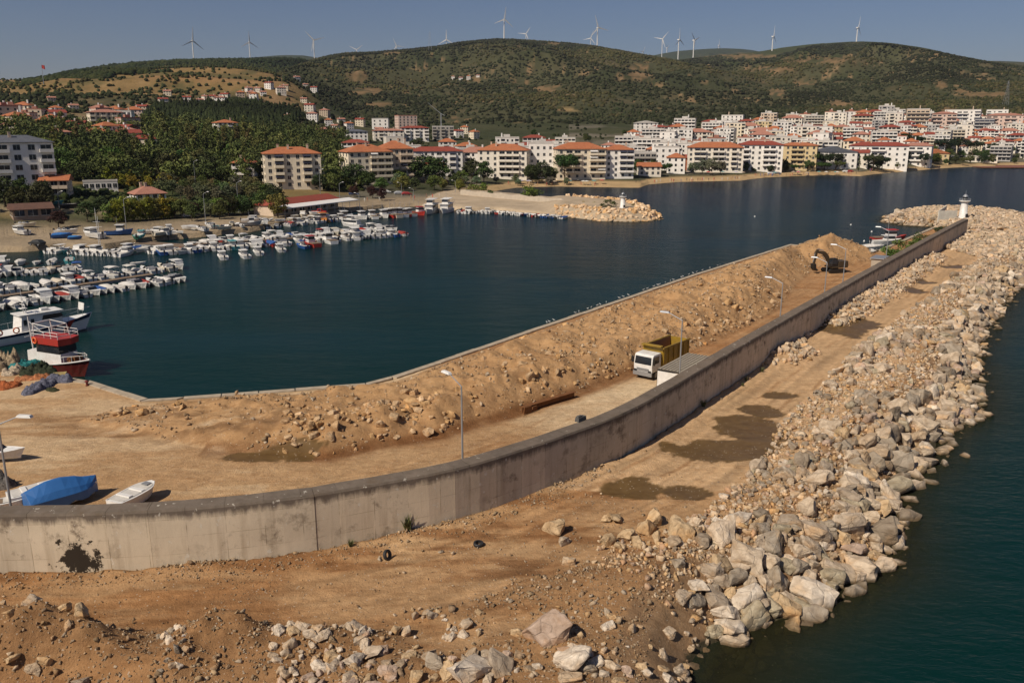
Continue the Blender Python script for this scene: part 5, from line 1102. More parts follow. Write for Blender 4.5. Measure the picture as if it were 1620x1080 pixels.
# ---- the rest of the town: smaller blocks copied in rows up the slope
def far_proto(w, d, fl, rk, roof, style, seed):
    r = random.Random(seed); root = thing('town_house', 'house', 'house', (0, 0, -5000)); fh = 3.0; H_ = fl * fh + .4
    b = MB(); b.mi = 0; b.box(-w / 2, w / 2, -d / 2, d / 2, -5, H_)
    n = max(2, int(w / 3.1)); bw = w / n
    for f in range(fl):
        z = .4 + f * fh + 1.5
        for k in range(n):
            x = -w / 2 + bw * (k + .5)
            wide = style == 'loggia' or (style == 'mixed' and k % 3 == 1)
            b.mi = 1
            if wide: b.box(x - bw * .42, x + bw * .42, -d / 2 - .04, -d / 2 + .1, z - 1.1, z + 1.0)
            else: b.box(x - .6, x + .6, -d / 2 - .04, -d / 2 + .1, z - .75, z + .7)
            if wide and f > 0: b.mi = 0; b.box(x - bw * .5, x + bw * .5, -d / 2 - 1.2, -d / 2 - .05, z - 1.55, z - .55)
        b.mi = 1
        for sg in (-1, 1):
            for k in range(max(1, int(d / 4.5))):
                y = -d / 2 + d * (k + .5) / max(1, int(d / 4.5)); b.box(sg * w / 2 - .05, sg * w / 2 + .05, y - .6, y + .6, z - .75, z + .7)
    link('wall', b.mesh('wall'), [M['wallpaint'], M['glass']], root)
    b = MB(); rh = min(w, d) * r.uniform(.16, .26); hip(b, w, d, H_, rh, .5, rk)
    if rk == 'flat': b.box(-w * .15, w * .12, -1.5, 2, H_ + .25, H_ + 2.6)
    link('roof', b.mesh('roof'), M[roof], root)
    b = MB(); cx = r.uniform(-.3, .3) * w; b.box(cx - .45, cx + .45, -.5, .5, H_, H_ + rh + 1.2); link('chimney', b.mesh('chimney'), M['white'], root)
    root['_w'] = w; root['_roof'] = ROOFN[roof]; root['_fl'] = fl
    return root
FP = []
for k, (w, d, fl, rk, roof, st) in enumerate([(14, 11, 4, 'hip', 'tile_o', 'mixed'), (18, 12, 4, 'hip', 'tile_r', 'loggia'), (11, 10, 3, 'hip', 'tile_o', 'plain'), (12, 11, 3, 'gable', 'tile_r', 'plain'), (16, 12, 5, 'flat', 'tile_w', 'mixed'), (20, 13, 5, 'flat', 'tile_w', 'loggia'), (19, 12, 4, 'hip', 'tile_p', 'mixed'), (10, 9, 2, 'gable', 'tile_p', 'plain'), (15, 12, 5, 'flat', 'tile_w', 'mixed'), (13, 11, 3, 'hip', 'tile_p', 'plain'), (17, 13, 4, 'flat', 'tile_w', 'loggia'), (12, 12, 4, 'flat', 'tile_p', 'plain')]):
    FP.append(far_proto(w, d, fl, rk, roof, st, k))
fp_used = set(); NUM = ['one', 'two', 'three', 'four', 'five', 'six', 'seven', 'eight']
taken = [(o.location.x, o.location.y, 11) for o in bpy.data.objects if o.get('category') == 'building' and o.name != 'x' and o.parent is None]
cnt = {}
ORD = lambda n: ['first', 'second', 'third', 'fourth', 'fifth', 'sixth', 'seventh', 'eighth', 'ninth', 'tenth', 'eleventh', 'twelfth', 'thirteenth', 'fourteenth', 'fifteenth', 'sixteenth', 'seventeenth', 'eighteenth', 'nineteenth', 'twentieth'][n] if n < 20 else ('twenty-' + ORD(n - 20) if n < 29 else 'thirtieth' if n == 29 else 'thirty-' + ORD(n - 30) if n < 39 else 'fortieth' if n == 39 else 'forty-' + ORD(n - 40) if n < 49 else 'last')
placed = {}
def place_far(u, d, protos, cols, where, jitter=6, turn=0):
    x, y, z = mground(u, d); p = FP[random.choice(protos)]; w = p['_w']
    if any((x - a) ** 2 + (y - b) ** 2 < (r_ + w * .40) ** 2 for a, b, r_ in taken): return
    taken.append((x, y, w * .40)); c = random.choice(cols); cc = (lambda f: tuple(k * f for k in WCOL[c]))(random.uniform(.82, 1.08))
    rz = -az(u) + R(turn + random.gauss(0, jitter) + (90 if random.random() < .1 else 0))
    key = f"{c if c != 'concrete' else 'grey'} {NUM[int(p['_fl']) - 1]} storey house, {p['_roof']} roof"
    if p.name in fp_used: o = dup(p, (x, y, z), rz, random.uniform(.78, 1.0) * (.74 if 'slope' in where or 'hill' in where else 1), None, 'houses ' + where, {'wall': cc})
    else:
        fp_used.add(p.name); o = p; o.location = (x, y, z); o.rotation_euler = (0, 0, rz); o['group'] = 'houses ' + where
        for ch in o.children:
            if ch.name.startswith('wall'): ch.color = (*cc, 1)
    placed.setdefault((key, where), []).append((u, o))
ROWS = {(1000, 1680): [(50, 'second'), (72, 'third'), (96, 'fourth'), (121, 'fifth'), (147, 'sixth'), (174, 'seventh'), (203, 'eighth'), (234, 'ninth'), (268, 'tenth'), (304, 'eleventh')], (560, 1000): [(85, 'second'), (122, 'third'), (165, 'fourth'), (215, 'fifth')]}
cols_t = ['white'] * 13 + ['ivory'] * 6 + ['cream'] * 4 + ['tan', 'yellow', 'grey']
for (ua, ub), rows in ROWS.items():
    for s_, rn in rows:
        u = ua + random.uniform(0, 15)
        while u < ub:
            ds = float(np.interp(u, _su, _sd)); d = ds + s_ * (1.12 if ua == 1000 else 1.0) + random.uniform(-6, 6)
            dens = 1.0 if ua == 1000 else (.85 if s_ < 130 else .5)
            if ua == 1000 and s_ > 240: dens = .75
            if ua == 1000 and u > 1500 and s_ < 110: dens = .25
            if random.random() < dens: place_far(u, d, range(12) if s_ > 60 else [0, 1, 2, 3, 7, 9, 10], cols_t, f"in {'town' if ua == 1000 else 'middle quarter'}'s {rn} row")
            u += (random.uniform(10, 14)) / d * FPX
for k in range(60):
    u = random.uniform(-60, 235); d = random.uniform(500, 690); place_far(u, d, [2, 3, 7, 9, 0, 11], ['pink', 'cream', 'ivory', 'white', 'tan'], 'in the old quarter at left', 20)
for u, v in [(87, 163), (300, 165), (320, 165), (342, 163), (360, 160), (384, 158), (402, 157), (420, 152), (398, 146), (430, 141), (455, 142), (474, 128), (487, 139), (500, 147), (483, 163), (495, 192), (520, 200), (458, 190), (270, 152), (405, 160), (352, 167), (515, 185), (610, 200), (655, 211), (540, 196), (570, 200), (552, 206), (92, 186), (120, 176), (228, 182), (262, 168), (330, 160), (412, 146), (448, 150), (492, 178), (530, 206), (600, 212), (668, 214), (725, 218), (735, 212), (750, 220)]:
    x, y, z, d = spot(u, v); place_far(u, d, [2, 3, 7, 7, 9], ['white', 'white', 'ivory', 'cream', 'tan'], 'on the straw coloured slope', 15)
for u, v in [(757, 124), (742, 127), (718, 127), (730, 128)]:
    x, y, z, d = spot(u, v); place_far(u, d, [2, 7], ['white', 'ivory'], 'high on the green hill', 10)
for (key, where), lst in placed.items():
    lst.sort(key=lambda q: q[0])
    for k, (u, o) in enumerate(lst):
        lb = f"{key}, {ORD(k)} from left {where}" if len(lst) > 1 else f"{key} {where}"
        o['label'] = lb if len(lb.split()) < 17 else lb.replace(' storey house,', ' storey,').replace(' tiled', '')
for o in FP:
    if o.name not in fp_used:
        for ch in list(o.children): bpy.data.objects.remove(ch)
        bpy.data.objects.remove(o)
print('town', sum(len(v) for v in placed.values()))
# ================================================================== mole and jetties
MOLE = [at(u, v, 0) for u, v in [(668, 328), (738, 334), (780, 333), (847, 341), (899, 343), (925, 347), (951, 350), (1003, 351), (1034, 349), (1044, 346), (1040, 340), (1026, 333), (1003, 327), (943, 322), (886, 317), (837, 312), (770, 306), (735, 303)]]
hx, hy = at(983, 338, 1); 
mx_, my_ = np.meshgrid(np.arange(-60, 62, .8), np.arange(262, 420, .8)); MP = MOLE + [at(700, 300, 0), at(660, 310, 0)]
md, _, _ = pdist(mx_, my_, MP + [MP[0]]); mi_ = inpoly(mx_, my_, MP); md = np.where(mi_, md, -md)
mh = np.interp(md, [-6, 0, .4, 4], [-2.5, -.1, 1.2, 1.5])
nose = sstep(hx - 28, hx - 18, mx_) * (my_ < 345); mh = mh * (1 - nose) + np.interp(md + fbm(mx_, my_, 4, 3, 3) * .5, [-6, 0, 5, 9], [-3, -.1, 2.6, 3.1]) * nose + fbm(mx_, my_, 3, 3, 5) * .08
im = np.arange(mx_.size).reshape(mx_.shape); qm = np.stack([im[:-1, :-1], im[:-1, 1:], im[1:, 1:], im[1:, :-1]], -1).reshape(-1, 4); km = md.ravel()[qm].max(1) > -5
c0 = np.zeros(mx_.shape + (4,)) + [.46, .37, .26, 0]; c0[..., :3] *= (1 + .25 * fbm(mx_, my_, 5, 4, 8))[..., None]
tag(link('mole', np_mesh('mole', np.stack([mx_, my_, mh], -1).reshape(-1, 3), qm[km], c0.reshape(-1, 4), True), M['earth']), 'earthen mole that closes the marina with a stone paved head', kind='structure')
def mole_z(x, y): return float(np.interp(math.hypot(x - hx, y - hy), [0, 9, 16], [3.1, 3.0, 1.6]))
# fitted armour stones of the mole head
pts, sz, cl = [], [], []
for _ in range(16000):
    x = random.uniform(hx - 26, hx + 18); y = random.uniform(268, 345); i = int((x + 60) / .8); j = int((y - 262) / .8)
    d = md[j, i]
    if -1.2 < d < 8 and (x > hx - 22 or (y > 325 and False)) and nose[j, i] > .3:
        s = random.uniform(1.5, 2.6)
        if all((x - a) ** 2 + (y - b) ** 2 > (.40 * (s + q)) ** 2 for (a, b, _z), q in zip(pts, sz)): pts.append((x, y, mh[j, i] + .1)); sz.append(s); cl.append(PAL[random.choice([0, 3, 4, 7])] * random.uniform(.9, 1.15) * (1.25, 1.12, .95))
tag(merge('mole_armour', BA, np.array(pts), np.array(sz), np.array(cl), M['rock_m'], .25), 'pale fitted stones paving the slopes of the mole head', kind='stuff'); print('mole stones', len(pts))
# stone wall along the back of the mole
ML = [at(u, v, 1.5) for u, v in [(728, 308), (770, 312), (837, 318), (886, 323), (943, 328), (975, 333)]]
mw_ = MB(); L = plen(ML); rings = []
for k in range(40):
    x, y, a = along(ML, L * k / 39.001); nx_, ny_ = -math.sin(a), math.cos(a); h = 3.4 + .25 * math.sin(k * 1.3) - (.9 if k > 26 else 0)
    rings.append([(x, y, .6), (x + nx_ * .1, y + ny_ * .1, h), (x + nx_ * 1.0, y + ny_ * 1.0, h), (x + nx_ * 1.1, y + ny_ * 1.1, .6)])
mw_.loft(rings); t_ = thing('mole_wall', 'pale rubble stone wall along the back of the marina mole', 'wall'); mw_.build('parapet', paint('rubble_wall', (.50, .43, .34), .95, .45, .9, 0, .1), t_)
# ---- small lighthouse
def lighthouse(x, y, z, h, label, wide=1.0, door=True):
    root = thing('lighthouse', label, 'lighthouse', (x, y, z)); r = h * .155 * wide
    b = MB(); b.lathe([(r * 1.25, -.8), (r * 1.25, h * .06), (r * 1.05, h * .07), (r * .86, h * .62), (r * .82, h * .64)], 20); b.build('tower', M['white'], root, True)
    b = MB(); b.lathe([(r * .9, h * .635), (r * 1.45, h * .68), (r * 1.45, h * .71), (r * .9, h * .71)], 20); b.build('gallery', M['white'], root)
    b = MB()
    for k in range(12):
        a = k * math.pi / 6; b.tube((r * 1.38 * math.cos(a), r * 1.38 * math.sin(a), h * .705), (r * 1.38 * math.cos(a), r * 1.38 * math.sin(a), h * .79), .035, .035, 5)
    n = 24
    for zz in (.755, .79): b.path([(r * 1.38 * math.cos(k * 2 * math.pi / n), r * 1.38 * math.sin(k * 2 * math.pi / n), h * zz) for k in range(n + 1)], .03, 5)
    b.build('railing', M['steel'], root)
    b = MB(); b.lathe([(r * .58, h * .71), (r * .58, h * .86)], 12); b.build('lantern', M['glass'], root)
    b = MB(); b.lathe([(r * .72, h * .86), (r * .66, h * .885), (r * .3, h * .94), (r * .06, h * .955), (.035, h * 1.02), (.03, h * 1.1)], 14); b.build('cap', M['steel'], root)
    if door:
        b = MB(); b.box(-r * .4, r * .4, -r * 1.22, -r * .9, .05, h * .2); b.lathe([(r * .4, 0), (r * .4, .01)], 3) if False else None
        o = b.build('door', M['dark'], root); o.rotation_euler = (0, 0, R(28))
    return root
x, y = at(985, 329, 3.0); lighthouse(x, y, 2.9, 5.6, 'small white lighthouse with grey lantern on the paved mole head')
x, y = at(1523, 345.5, 3.0); LHX, LHY = x, y; lighthouse(x, y, 2.9, 7.7, 'tall white lighthouse at the far end of the breakwater', .92)
# white enclosure walls next to it
p0 = at(1484, 346, 2.6); p1 = at(1513, 345.5, 2.6); p2 = at(1496, 337, 2.6)
root = thing('lighthouse_yard_wall', 'low white walled yard left of the tall lighthouse', 'wall', (p0[0], p0[1], 0))
for a, b_ in ((p0, p1), (p0, p2)):
    m_ = MB(); dx, dy = b_[0] - a[0], b_[1] - a[1]; L = math.hypot(dx, dy); an = math.atan2(dy, dx)
    m_.box(0, L, -.15, .15, 1, 5.0); o = m_.build('wall_panel', paint('limewashed_wall', (.62, .58, .5), .9, .5, .7, 0, .1), root); o.location = (a[0] - p0[0], a[1] - p0[1], .003 * an); o.rotation_euler = (0, 0, an)
# ================================================================== boats
def hull_rings(L, B, Hs, Hb, fl=.75, n=9, rake=.12, pw=2.2, mn=.03):
    """stern at -L/2, bow at +L/2 along x"""
    rings = []
    for k in range(n):
        t = k / (n - 1); x = -L / 2 + L * t; w = B / 2 * (1 - max(0, (t - .42) / .58) ** pw) * (.86 + .14 * min(1, t / .3)); w = max(w, mn)
        h = Hs + (Hb - Hs) * t ** 2; xb = x - L * rake * max(0, t - .55) * 1.6
        rings.append([(xb, 0, -.35 + .25 * t ** 3), (xb, -w * fl * (1 - .35 * t), -.12 + .2 * t ** 3), (x, -w, h), (x, -w * .86, h + .03), (x, -w * .84, h - .02), (x, w * .84, h - .02), (x, w * .86, h + .03), (x, w, h), (xb, w * fl * (1 - .35 * t), -.12 + .2 * t ** 3)])
    return rings
def hull(L, B, Hs, Hb, root, m, open_=None, fl=.75, smooth_=True):
    b = MB(); rings = hull_rings(L, B, Hs, Hb, fl); b.loft(rings); o = b.build('hull', m, root, False)
    if open_:   # the cockpit sole, seen as a recess: rim above, floor below
        t0, t1 = open_; q = MB(); n = 8; top, lo = [], []
        for k in range(n):
            t = t0 + (t1 - t0) * k / (n - 1); x = -L / 2 + L * t; w = B / 2 * (1 - max(0, (t - .42) / .58) ** 2.2) * .72; h = Hs + (Hb - Hs) * t ** 2; top.append((x, w, h)); 
        vs = []; fs = []
        for x, w, h in top: vs += [(x, -w, h + .045), (x, w, h + .045), (x, -w * .92, h + .012), (x, w * .92, h + .012)]
        for k in range(n - 1): a = k * 4; fs += [(a, a + 4, a + 6, a + 2), (a + 1, a + 3, a + 7, a + 5), (a + 2, a + 6, a + 7, a + 3)]
        fs += [(0, 2, 3, 1), ((n - 1) * 4, (n - 1) * 4 + 1, (n - 1) * 4 + 3, (n - 1) * 4 + 2)]
        q.add(vs, fs); q.build('cockpit', M['cockpit'], root)
    return o
M['cockpit'] = paint('worn_cockpit', (.58, .55, .5), .7, .5, 2.0); M['canvas'] = tinted('canvas_cover', .8, .3, 1.2); M['screen'] = M['glass']
def motor(root, L, h):
    b = MB(); b.box(-L / 2 - .42, -L / 2 - .02, -.17, .17, h + .02, h + .5, None, .05, .03); b.box(-L / 2 - .32, -L / 2 - .16, -.07, .07, -.5, h + .02); b.build('outboard_motor', M['dark'], root)
def rail(root, pts, r=.025): b = MB(); b.path(pts, r, 5); b.build('rail', M['steel'], root)
BP = {}
def boat_base(kind, name): r = thing(name, 'boat', 'boat', (0, 0, -5000)); BP[kind] = r; return r
r = boat_base('dinghy', 'rowing_boat'); hull(4.2, 1.6, .45, .7, r, M['tint'], (.05, .86)); motor(r, 4.2, .42)
for x in (-.9, .4): b = MB(); b.box(x - .14, x + .14, -.62, .62, .44, .49); b.build('thwart', M['wood'], r)
r = boat_base('tub', 'laid_up_dinghy'); b = MB(); b.loft(hull_rings(3.9, 1.9, .75, .95, .8, 12, .10, 4.5, .16)); b.build('hull', M['tint'], r)
b = MB(); vs = []; n = 10
for k in range(n):
    t = .06 + .82 * k / (n - 1); x = -1.95 + 3.9 * t; w = .95 * (1 - max(0, (t - .42) / .58) ** 4.5) * .80; h = .75 + .2 * t * t; vs += [(x, -w, h + .05), (x, w, h + .05), (x, -w * .9, h + .02), (x, w * .9, h + .02)]
fs = []
for k in range(n - 1): a = 4 * k; fs += [(a, a + 4, a + 6, a + 2), (a + 1, a + 3, a + 7, a + 5), (a + 2, a + 6, a + 7, a + 3)]
b.add(vs, fs); b.build('cockpit', M['cockpit'], r)
for x in (-.9, .3): b = MB(); b.box(x - .2, x + .2, -.7, .7, .80, .9, None, .03, .03); b.build('thwart', M['white'], r)
b = MB(); b.box(1.0, 1.5, -.3, .3, .93, 1.0); b.build('hatch', M['grey'], r)
r = boat_base('wrapped', 'wrapped_boat'); b = MB(); b.loft(hull_rings(5.0, 2.2, .85, 1.0, .8, 12, .06, 3.5, .3)); b.build('hull', M['white_hull'], r)
b = MB(); rg = []
for k in range(11):
    t = k / 10; x = -2.6 + 5.15 * t; w = 1.16 * (1 - max(0, (t - .45) / .55) ** 3.5) + .12; rd = .45 + .5 * math.sin(math.pi * min(1, t * 1.15)) + .06 * math.sin(t * 31); lo = .18 + .12 * math.sin(k * 2.3)
    rg.append([(x, -w, lo), (x, -w * 1.02, .85), (x, -w * .75, .9 + rd * .45), (x, -w * .12, 1.0 + rd), (x, w * .12, 1.0 + rd), (x, w * .75, .9 + rd * .45), (x, w * 1.02, .85), (x, w, lo)])
b.loft(rg); b.build('tarpaulin', M['blue_tarp'], r, False, .04)
r = boat_base('speed', 'speedboat'); hull(5.6, 2.1, .62, .95, r, M['tint'], (.04, .60)); motor(r, 5.6, .6)
b = MB(); b.add([(.55, -.75, .72), (.55, .75, .72), (.1, .62, 1.18), (.1, -.62, 1.18), (.62, -.75, .72), (.62, .75, .72), (.15, .62, 1.18), (.15, -.62, 1.18)], [(0, 1, 2, 3), (7, 6, 5, 4), (0, 4, 5, 1), (1, 5, 6, 2), (2, 6, 7, 3), (3, 7, 4, 0)]); b.build('windscreen', M['glass'], r)
for x in (-1.5, -.4): b = MB(); b.box(x - .25, x + .25, -.75, .75, .6, .82); b.box(x - .3, x - .2, -.75, .75, .82, 1.12); b.build('seat', M['white'], r)
r = boat_base('cuddy', 'cabin_boat'); hull(6.4, 2.4, .72, 1.1, r, M['tint'], (.04, .42)); motor(r, 6.4, .68)
b = MB(); b.box(-.5, 1.7, -.85, .85, .85, 1.75, None, .28, .12); b.build('cabin', M['white'], r)
b = MB(); b.box(-.42, 1.55, -.80, .80, 1.2, 1.55, None, .18, .03); b.v = [(x * 1.0 + .0, y * 1.06, z) for x, y, z in b.v]; b.build('window_band', M['glass'], r)
b = MB(); b.box(-.9, 1.45, -.9, .9, 1.76, 1.84); b.build('cabin_roof', M['tint'], r)
rail(r, [(1.4, -.85, 1.0), (1.5, -.8, 1.45), (2.9, -.3, 1.6), (3.0, 0, 1.6), (2.9, .3, 1.6), (1.5, .8, 1.45), (1.4, .85, 1.0)])
r = boat_base('covered', 'covered_boat'); hull(5.2, 2.0, .6, .88, r, M['tint']); motor(r, 5.2, .58)
b = MB(); rg = []
for k in range(7):
    t = k / 6; x = -2.35 + 4.4 * t; w = 1.0 * (1 - max(0, (t - .45) / .55) ** 2.2) * .98 + .05; h = .66 + .3 * t * t; rg.append([(x, -w, h - .12), (x, -w * .96, h + .06), (x, -w * .3, h + .28 + .16 * math.sin(t * 5)), (x, w * .3, h + .28 + .16 * math.sin(t * 5)), (x, w * .96, h + .06), (x, w, h - .12)])
b.loft(rg); b.build('cover', M['canvas'], r)
r = boat_base('bimini', 'motorboat'); hull(5.8, 2.2, .65, .95, r, M['tint'], (.04, .62)); motor(r, 5.8, .6)
b = MB(); b.box(-.2, .35, -.35, .35, .62, 1.25, None, .1, .05); b.build('console', M['white'], r)
b = MB(); b.add([(-1.6, -.95, 1.95), (-1.6, 0, 2.08), (-1.6, .95, 1.95), (.7, -.95, 1.95), (.7, 0, 2.08), (.7, .95, 1.95), (-1.6, -.95, 1.9), (-1.6, .95, 1.9), (.7, -.95, 1.9), (.7, .95, 1.9)], [(0, 3, 4, 1), (1, 4, 5, 2), (6, 7, 9, 8), (0, 6, 8, 3), (2, 5, 9, 7), (0, 1, 2, 7, 6), (3, 8, 9, 5, 4)]); b.build('sun_canopy', M['canvas'], r)
for sy in (-.92, .92): rail(r, [(-1.3, sy, .65), (-1.3, sy, 1.92), (-.2, sy, .8), (.5, sy, 1.92)])
r = boat_base('fisher', 'fishing_boat'); hull(8.2, 2.9, .85, 1.55, r, M['tint'], (.04, .36), .85)
b = MB(); b.box(-.6, 1.3, -.95, .95, .95, 2.7, None, .08, .06); b.build('wheelhouse', M['white'], r)
b = MB(); b.box(-.62, 1.34, -.955, .955, 1.85, 2.4, None, .03, .02); b.build('window_band', M['glass'], r)
b = MB(); b.box(-1.0, 1.6, -1.1, 1.1, 2.7, 2.8); b.build('cabin_roof', M['tint'], r)
b = MB(); b.tube((-.4, 0, 2.8), (-.5, 0, 5.2), .05, .03); b.tube((-.45, -.7, 4.2), (-.45, .7, 4.2), .025, .025); b.build('mast', M['steel'], r)
b = MB(); b.box(-3.9, -1.2, -1.3, 1.3, .98, 1.06); b.build('rubbing_strake', M['wood'], r)
r = boat_base('trip', 'excursion_boat'); hull(13, 4.0, 1.2, 2.2, r, M['tint'], None, .85)
b = MB(); b.box(-5, 3.4, -1.6, 1.6, 1.35, 3.4, None, .1, .08); b.build('cabin', M['white'], r)
b = MB(); b.box(-4.7, 3.36, -1.63, 1.63, 2.2, 3.0, None, .05, .04); b.build('window_band', M['glass'], r)
b = MB(); b.box(-5.6, 4.0, -1.9, 1.9, 3.4, 3.55); b.build('upper_deck', M['white'], r)
b = MB(); b.box(-1.2, 2.0, -1.2, 1.2, 3.55, 5.2, None, .12, .1); b.build('wheelhouse', M['white'], r)
b = MB(); b.box(-1.1, 2.02, -1.22, 1.22, 4.2, 4.9, None, .06, .05); b.build('window_band', M['glass'], r)
b = MB(); b.box(-4.9, 2.4, -1.7, 1.7, 5.3, 5.4); b.build('cabin_roof', M['tint'], r)
for sy in (-1.85, 1.85): rail(r, [(-5.5, sy, 3.5), (-5.5, sy, 4.4), (3.9, sy, 4.4), (3.9, sy, 3.5)], .03)
b = MB(); b.tube((-.3, 0, 5.4), (-.4, 0, 8), .06, .03); b.build('mast', M['steel'], r)
HC = {'white': (.76, .75, .72), 'white ': (.70, .70, .68), 'cream': (.66, .60, .48), 'blue': (.03, .10, .32), 'red': (.42, .04, .03), 'grey': (.36, .37, .38), 'turquoise': (.08, .34, .36), 'orange': (.55, .22, .05), 'black': (.04, .04, .045), 'green': (.05, .22, .12)}
KN = {'dinghy': 'rowing boat with outboard', 'speed': 'open speedboat', 'cuddy': 'motorboat with small cabin', 'covered': 'motorboat under canvas', 'bimini': 'motorboat with sun canopy', 'fisher': 'fishing boat with wheelhouse', 'trip': 'two deck excursion boat', 'tub': 'dinghy', 'wrapped': 'wrapped boat'}
bused = set(); allboats = {}
def boat(kind, x, y, z, rz, hc='white', cc=None, s=1.0, where='', label=None, tilt=0):
    p = BP[kind]; jf = random.uniform(.88, 1.06); h = tuple(k * jf for k in HC[hc]); c2 = cc or random.choice([(.60, .58, .53), (.62, .60, .56), (.66, .64, .6), (.03, .09, .28), (.45, .45, .45), (.55, .48, .38), (.62, .6, .57), (.6, .58, .55), (.3, .04, .03)])
    cols = {'hull': h, 'cover': c2, 'sun_canopy': c2, 'cabin_roof': h if random.random() < .5 else (.7, .69, .66)}
    if p.name in bused: o = dup(p, (x, y, z), rz, s, None, None, cols)
    else:
        bused.add(p.name); o = p; o.location = (x, y, z); o.rotation_euler = (0, 0, rz); o.scale = (s, s, s)
        for ch in o.children:
            k = ch.name.split('.')[0]
            if k in cols: ch.color = (*cols[k], 1)
    if label: o['label'] = label
    else:
        cn = 'blue' if c2[2] > c2[0] * 2 else 'red' if c2[0] > c2[2] * 3 else 'grey' if c2[0] < .4 else 'pale'
        key = f"{hc.strip()} {KN[kind]}" if kind not in ('covered', 'bimini') else f"{hc.strip()} {KN[kind].replace('canvas', cn + ' cover').replace('sun canopy', cn + ' canopy')}"
        o['group'] = 'boats ' + where; allboats.setdefault((key, where), []).append((x / y, o))
    return o
MIX = ['speed'] * 5 + ['covered'] * 6 + ['cuddy'] * 4 + ['dinghy'] * 4 + ['bimini'] * 3
HM = ['white'] * 24 + ['white '] * 6 + ['cream', 'blue', 'red', 'grey', 'turquoise']
def row(n, p0, p1, toward, where, kinds=MIX, z=0.0, jit=.5, sc_=(.95, 1.22), hm=HM, drop=.06, turn=0):
    """boats side by side from pixel p0 to p1 on the water; toward = pixel the bows point at, given from the row's middle"""
    a = at(*p0, z); b = at(*p1, z); m_ = at(*toward, z); mx = ((a[0] + b[0]) / 2, (a[1] + b[1]) / 2); h = math.atan2(m_[1] - mx[1], m_[0] - mx[0])
    d = math.atan2(b[1] - a[1], b[0] - a[0]); perp = d + R(90); perp = perp if math.cos(perp - h) > 0 else perp + math.pi
    for k in range(n):
        if random.random() < drop: continue
        t = (k + .5) / n; x = a[0] + (b[0] - a[0]) * t + math.cos(perp) * random.uniform(-jit, jit); y = a[1] + (b[1] - a[1]) * t + math.sin(perp) * random.uniform(-jit, jit)
        boat(random.choice(kinds), x, y, z + .05, perp + R(turn) + random.gauss(0, .07) + (math.pi if random.random() < .3 else 0), random.choice(hm), None, random.uniform(*sc_), where)
def pontoon(p0, p1, w, label, z=.55):
    a = at(*p0, z); b = at(*p1, z); L = math.hypot(b[0] - a[0], b[1] - a[1]); an = math.atan2(b[1] - a[1], b[0] - a[0])
    root = thing('pontoon', label, 'pontoon', (a[0], a[1], 0), an); q = MB(); n = int(L / 2.4)
    for k in range(n): q.box(L * k / n + .03, L * (k + 1) / n - .03, -w / 2, w / 2, z - .12, z + random.uniform(-.02, .02))
    q.build('deck', M['wood'], root); q = MB()
    q.box(.3, L - .3, -w / 2 + .12, w / 2 - .12, -.3, z - .13); q.build('float', M['grey'], root)
pontoon((-40, 474), (240, 433), 1.8, 'long wooden pontoon nearest the fishing quay')
pontoon((-30, 430), (126, 418), 1.5, 'short wooden pontoon between the long pontoon and the shore')
pontoon((222, 383), (330, 391), 4.0, 'broad brown wooden jetty at the marina shore'); pontoon((250, 389), (640, 366), 1.8, 'outermost pontoon crowded with motorboats')
row(19, (-30, 466), (286, 424), (130, 440), 'along the long pontoon far side', turn=0)
row(21, (-30, 492), (290, 443), (130, 480), 'along the long pontoon near side')
row(10, (-10, 437), (130, 428), (60, 420), 'along the short pontoon near side'); row(5, (-10, 421), (124, 414), (60, 425), 'along the short pontoon far side')
boat('dinghy', *at(14, 456), .05, 1.9, 'white', None, .9, label='white rowing boat adrift between the short and long pontoons'); boat('dinghy', *at(219, 418), .05, .2, 'white', None, .8, label='small white tender alone off the long pontoon')
row(13, (74, 398), (205, 404), (140, 385), 'along the shore beside parked car'); row(8, (195, 396), (300, 401), (250, 385), 'beside the broad brown jetty')
row(42, (250, 402), (640, 372), (440, 370), 'along the outermost pontoon near side', kinds=MIX + ['cuddy'] * 5)
row(36, (300, 388), (625, 364), (460, 380), 'along the outermost pontoon far side')
row(32, (250, 379), (520, 350), (380, 350), 'moored along the marina shore')
for u, v, k, hc in [(352, 409, 'cuddy', 'white'), (386, 407, 'cuddy', 'white'), (408, 402, 'cuddy', 'white'), (443, 397, 'cuddy', 'white'), (478, 392, 'bimini', 'blue'), (492, 389, 'fisher', 'red'), (520, 384, 'fisher', 'white'), (560, 378, 'trip', 'white')]:
    x, y = at(u, v); boat(k, x, y, .05, 2.2 + random.gauss(0, .2), hc, (.03, .06, .2) if k == 'bimini' else None, .95 if k != 'trip' else .6, 'lying outside the outermost pontoon')
row(19, (505, 351), (668, 340), (590, 325), 'at the quay beyond the restaurant', kinds=['fisher'] * 6 + ['cuddy'] * 2 + ['dinghy'], hm=['white'] * 6 + ['blue', 'red', 'orange', 'cream'], sc_=(.8, 1.1))
for u, v, lb in [(682, 337, 'white two deck excursion boat with dark red canopy, left of a pair'), (706, 336, 'white two deck excursion boat with pale canopy, right of a pair')]:
    x, y = at(u, v); boat('trip', x, y, 0, -1.75, 'white', (.2, .03, .03) if u < 690 else (.6, .58, .5), .92, label=lb)
x, y = at(556, 358); boat('trip', x, y, 0, 2.6, 'white', None, .62, label='white excursion boat with flat roof between the fishing boats')
row(9, (722, 337), (790, 337), (755, 330), 'along the inner side of the mole', kinds=MIX + ['fisher']); row(22, (790, 338), (895, 346), (840, 335), 'along the inner side of the mole', kinds=['dinghy', 'covered', 'speed'], sc_=(.7, .9), hm=['white'] * 5 + ['grey', 'red', 'blue', 'black'])
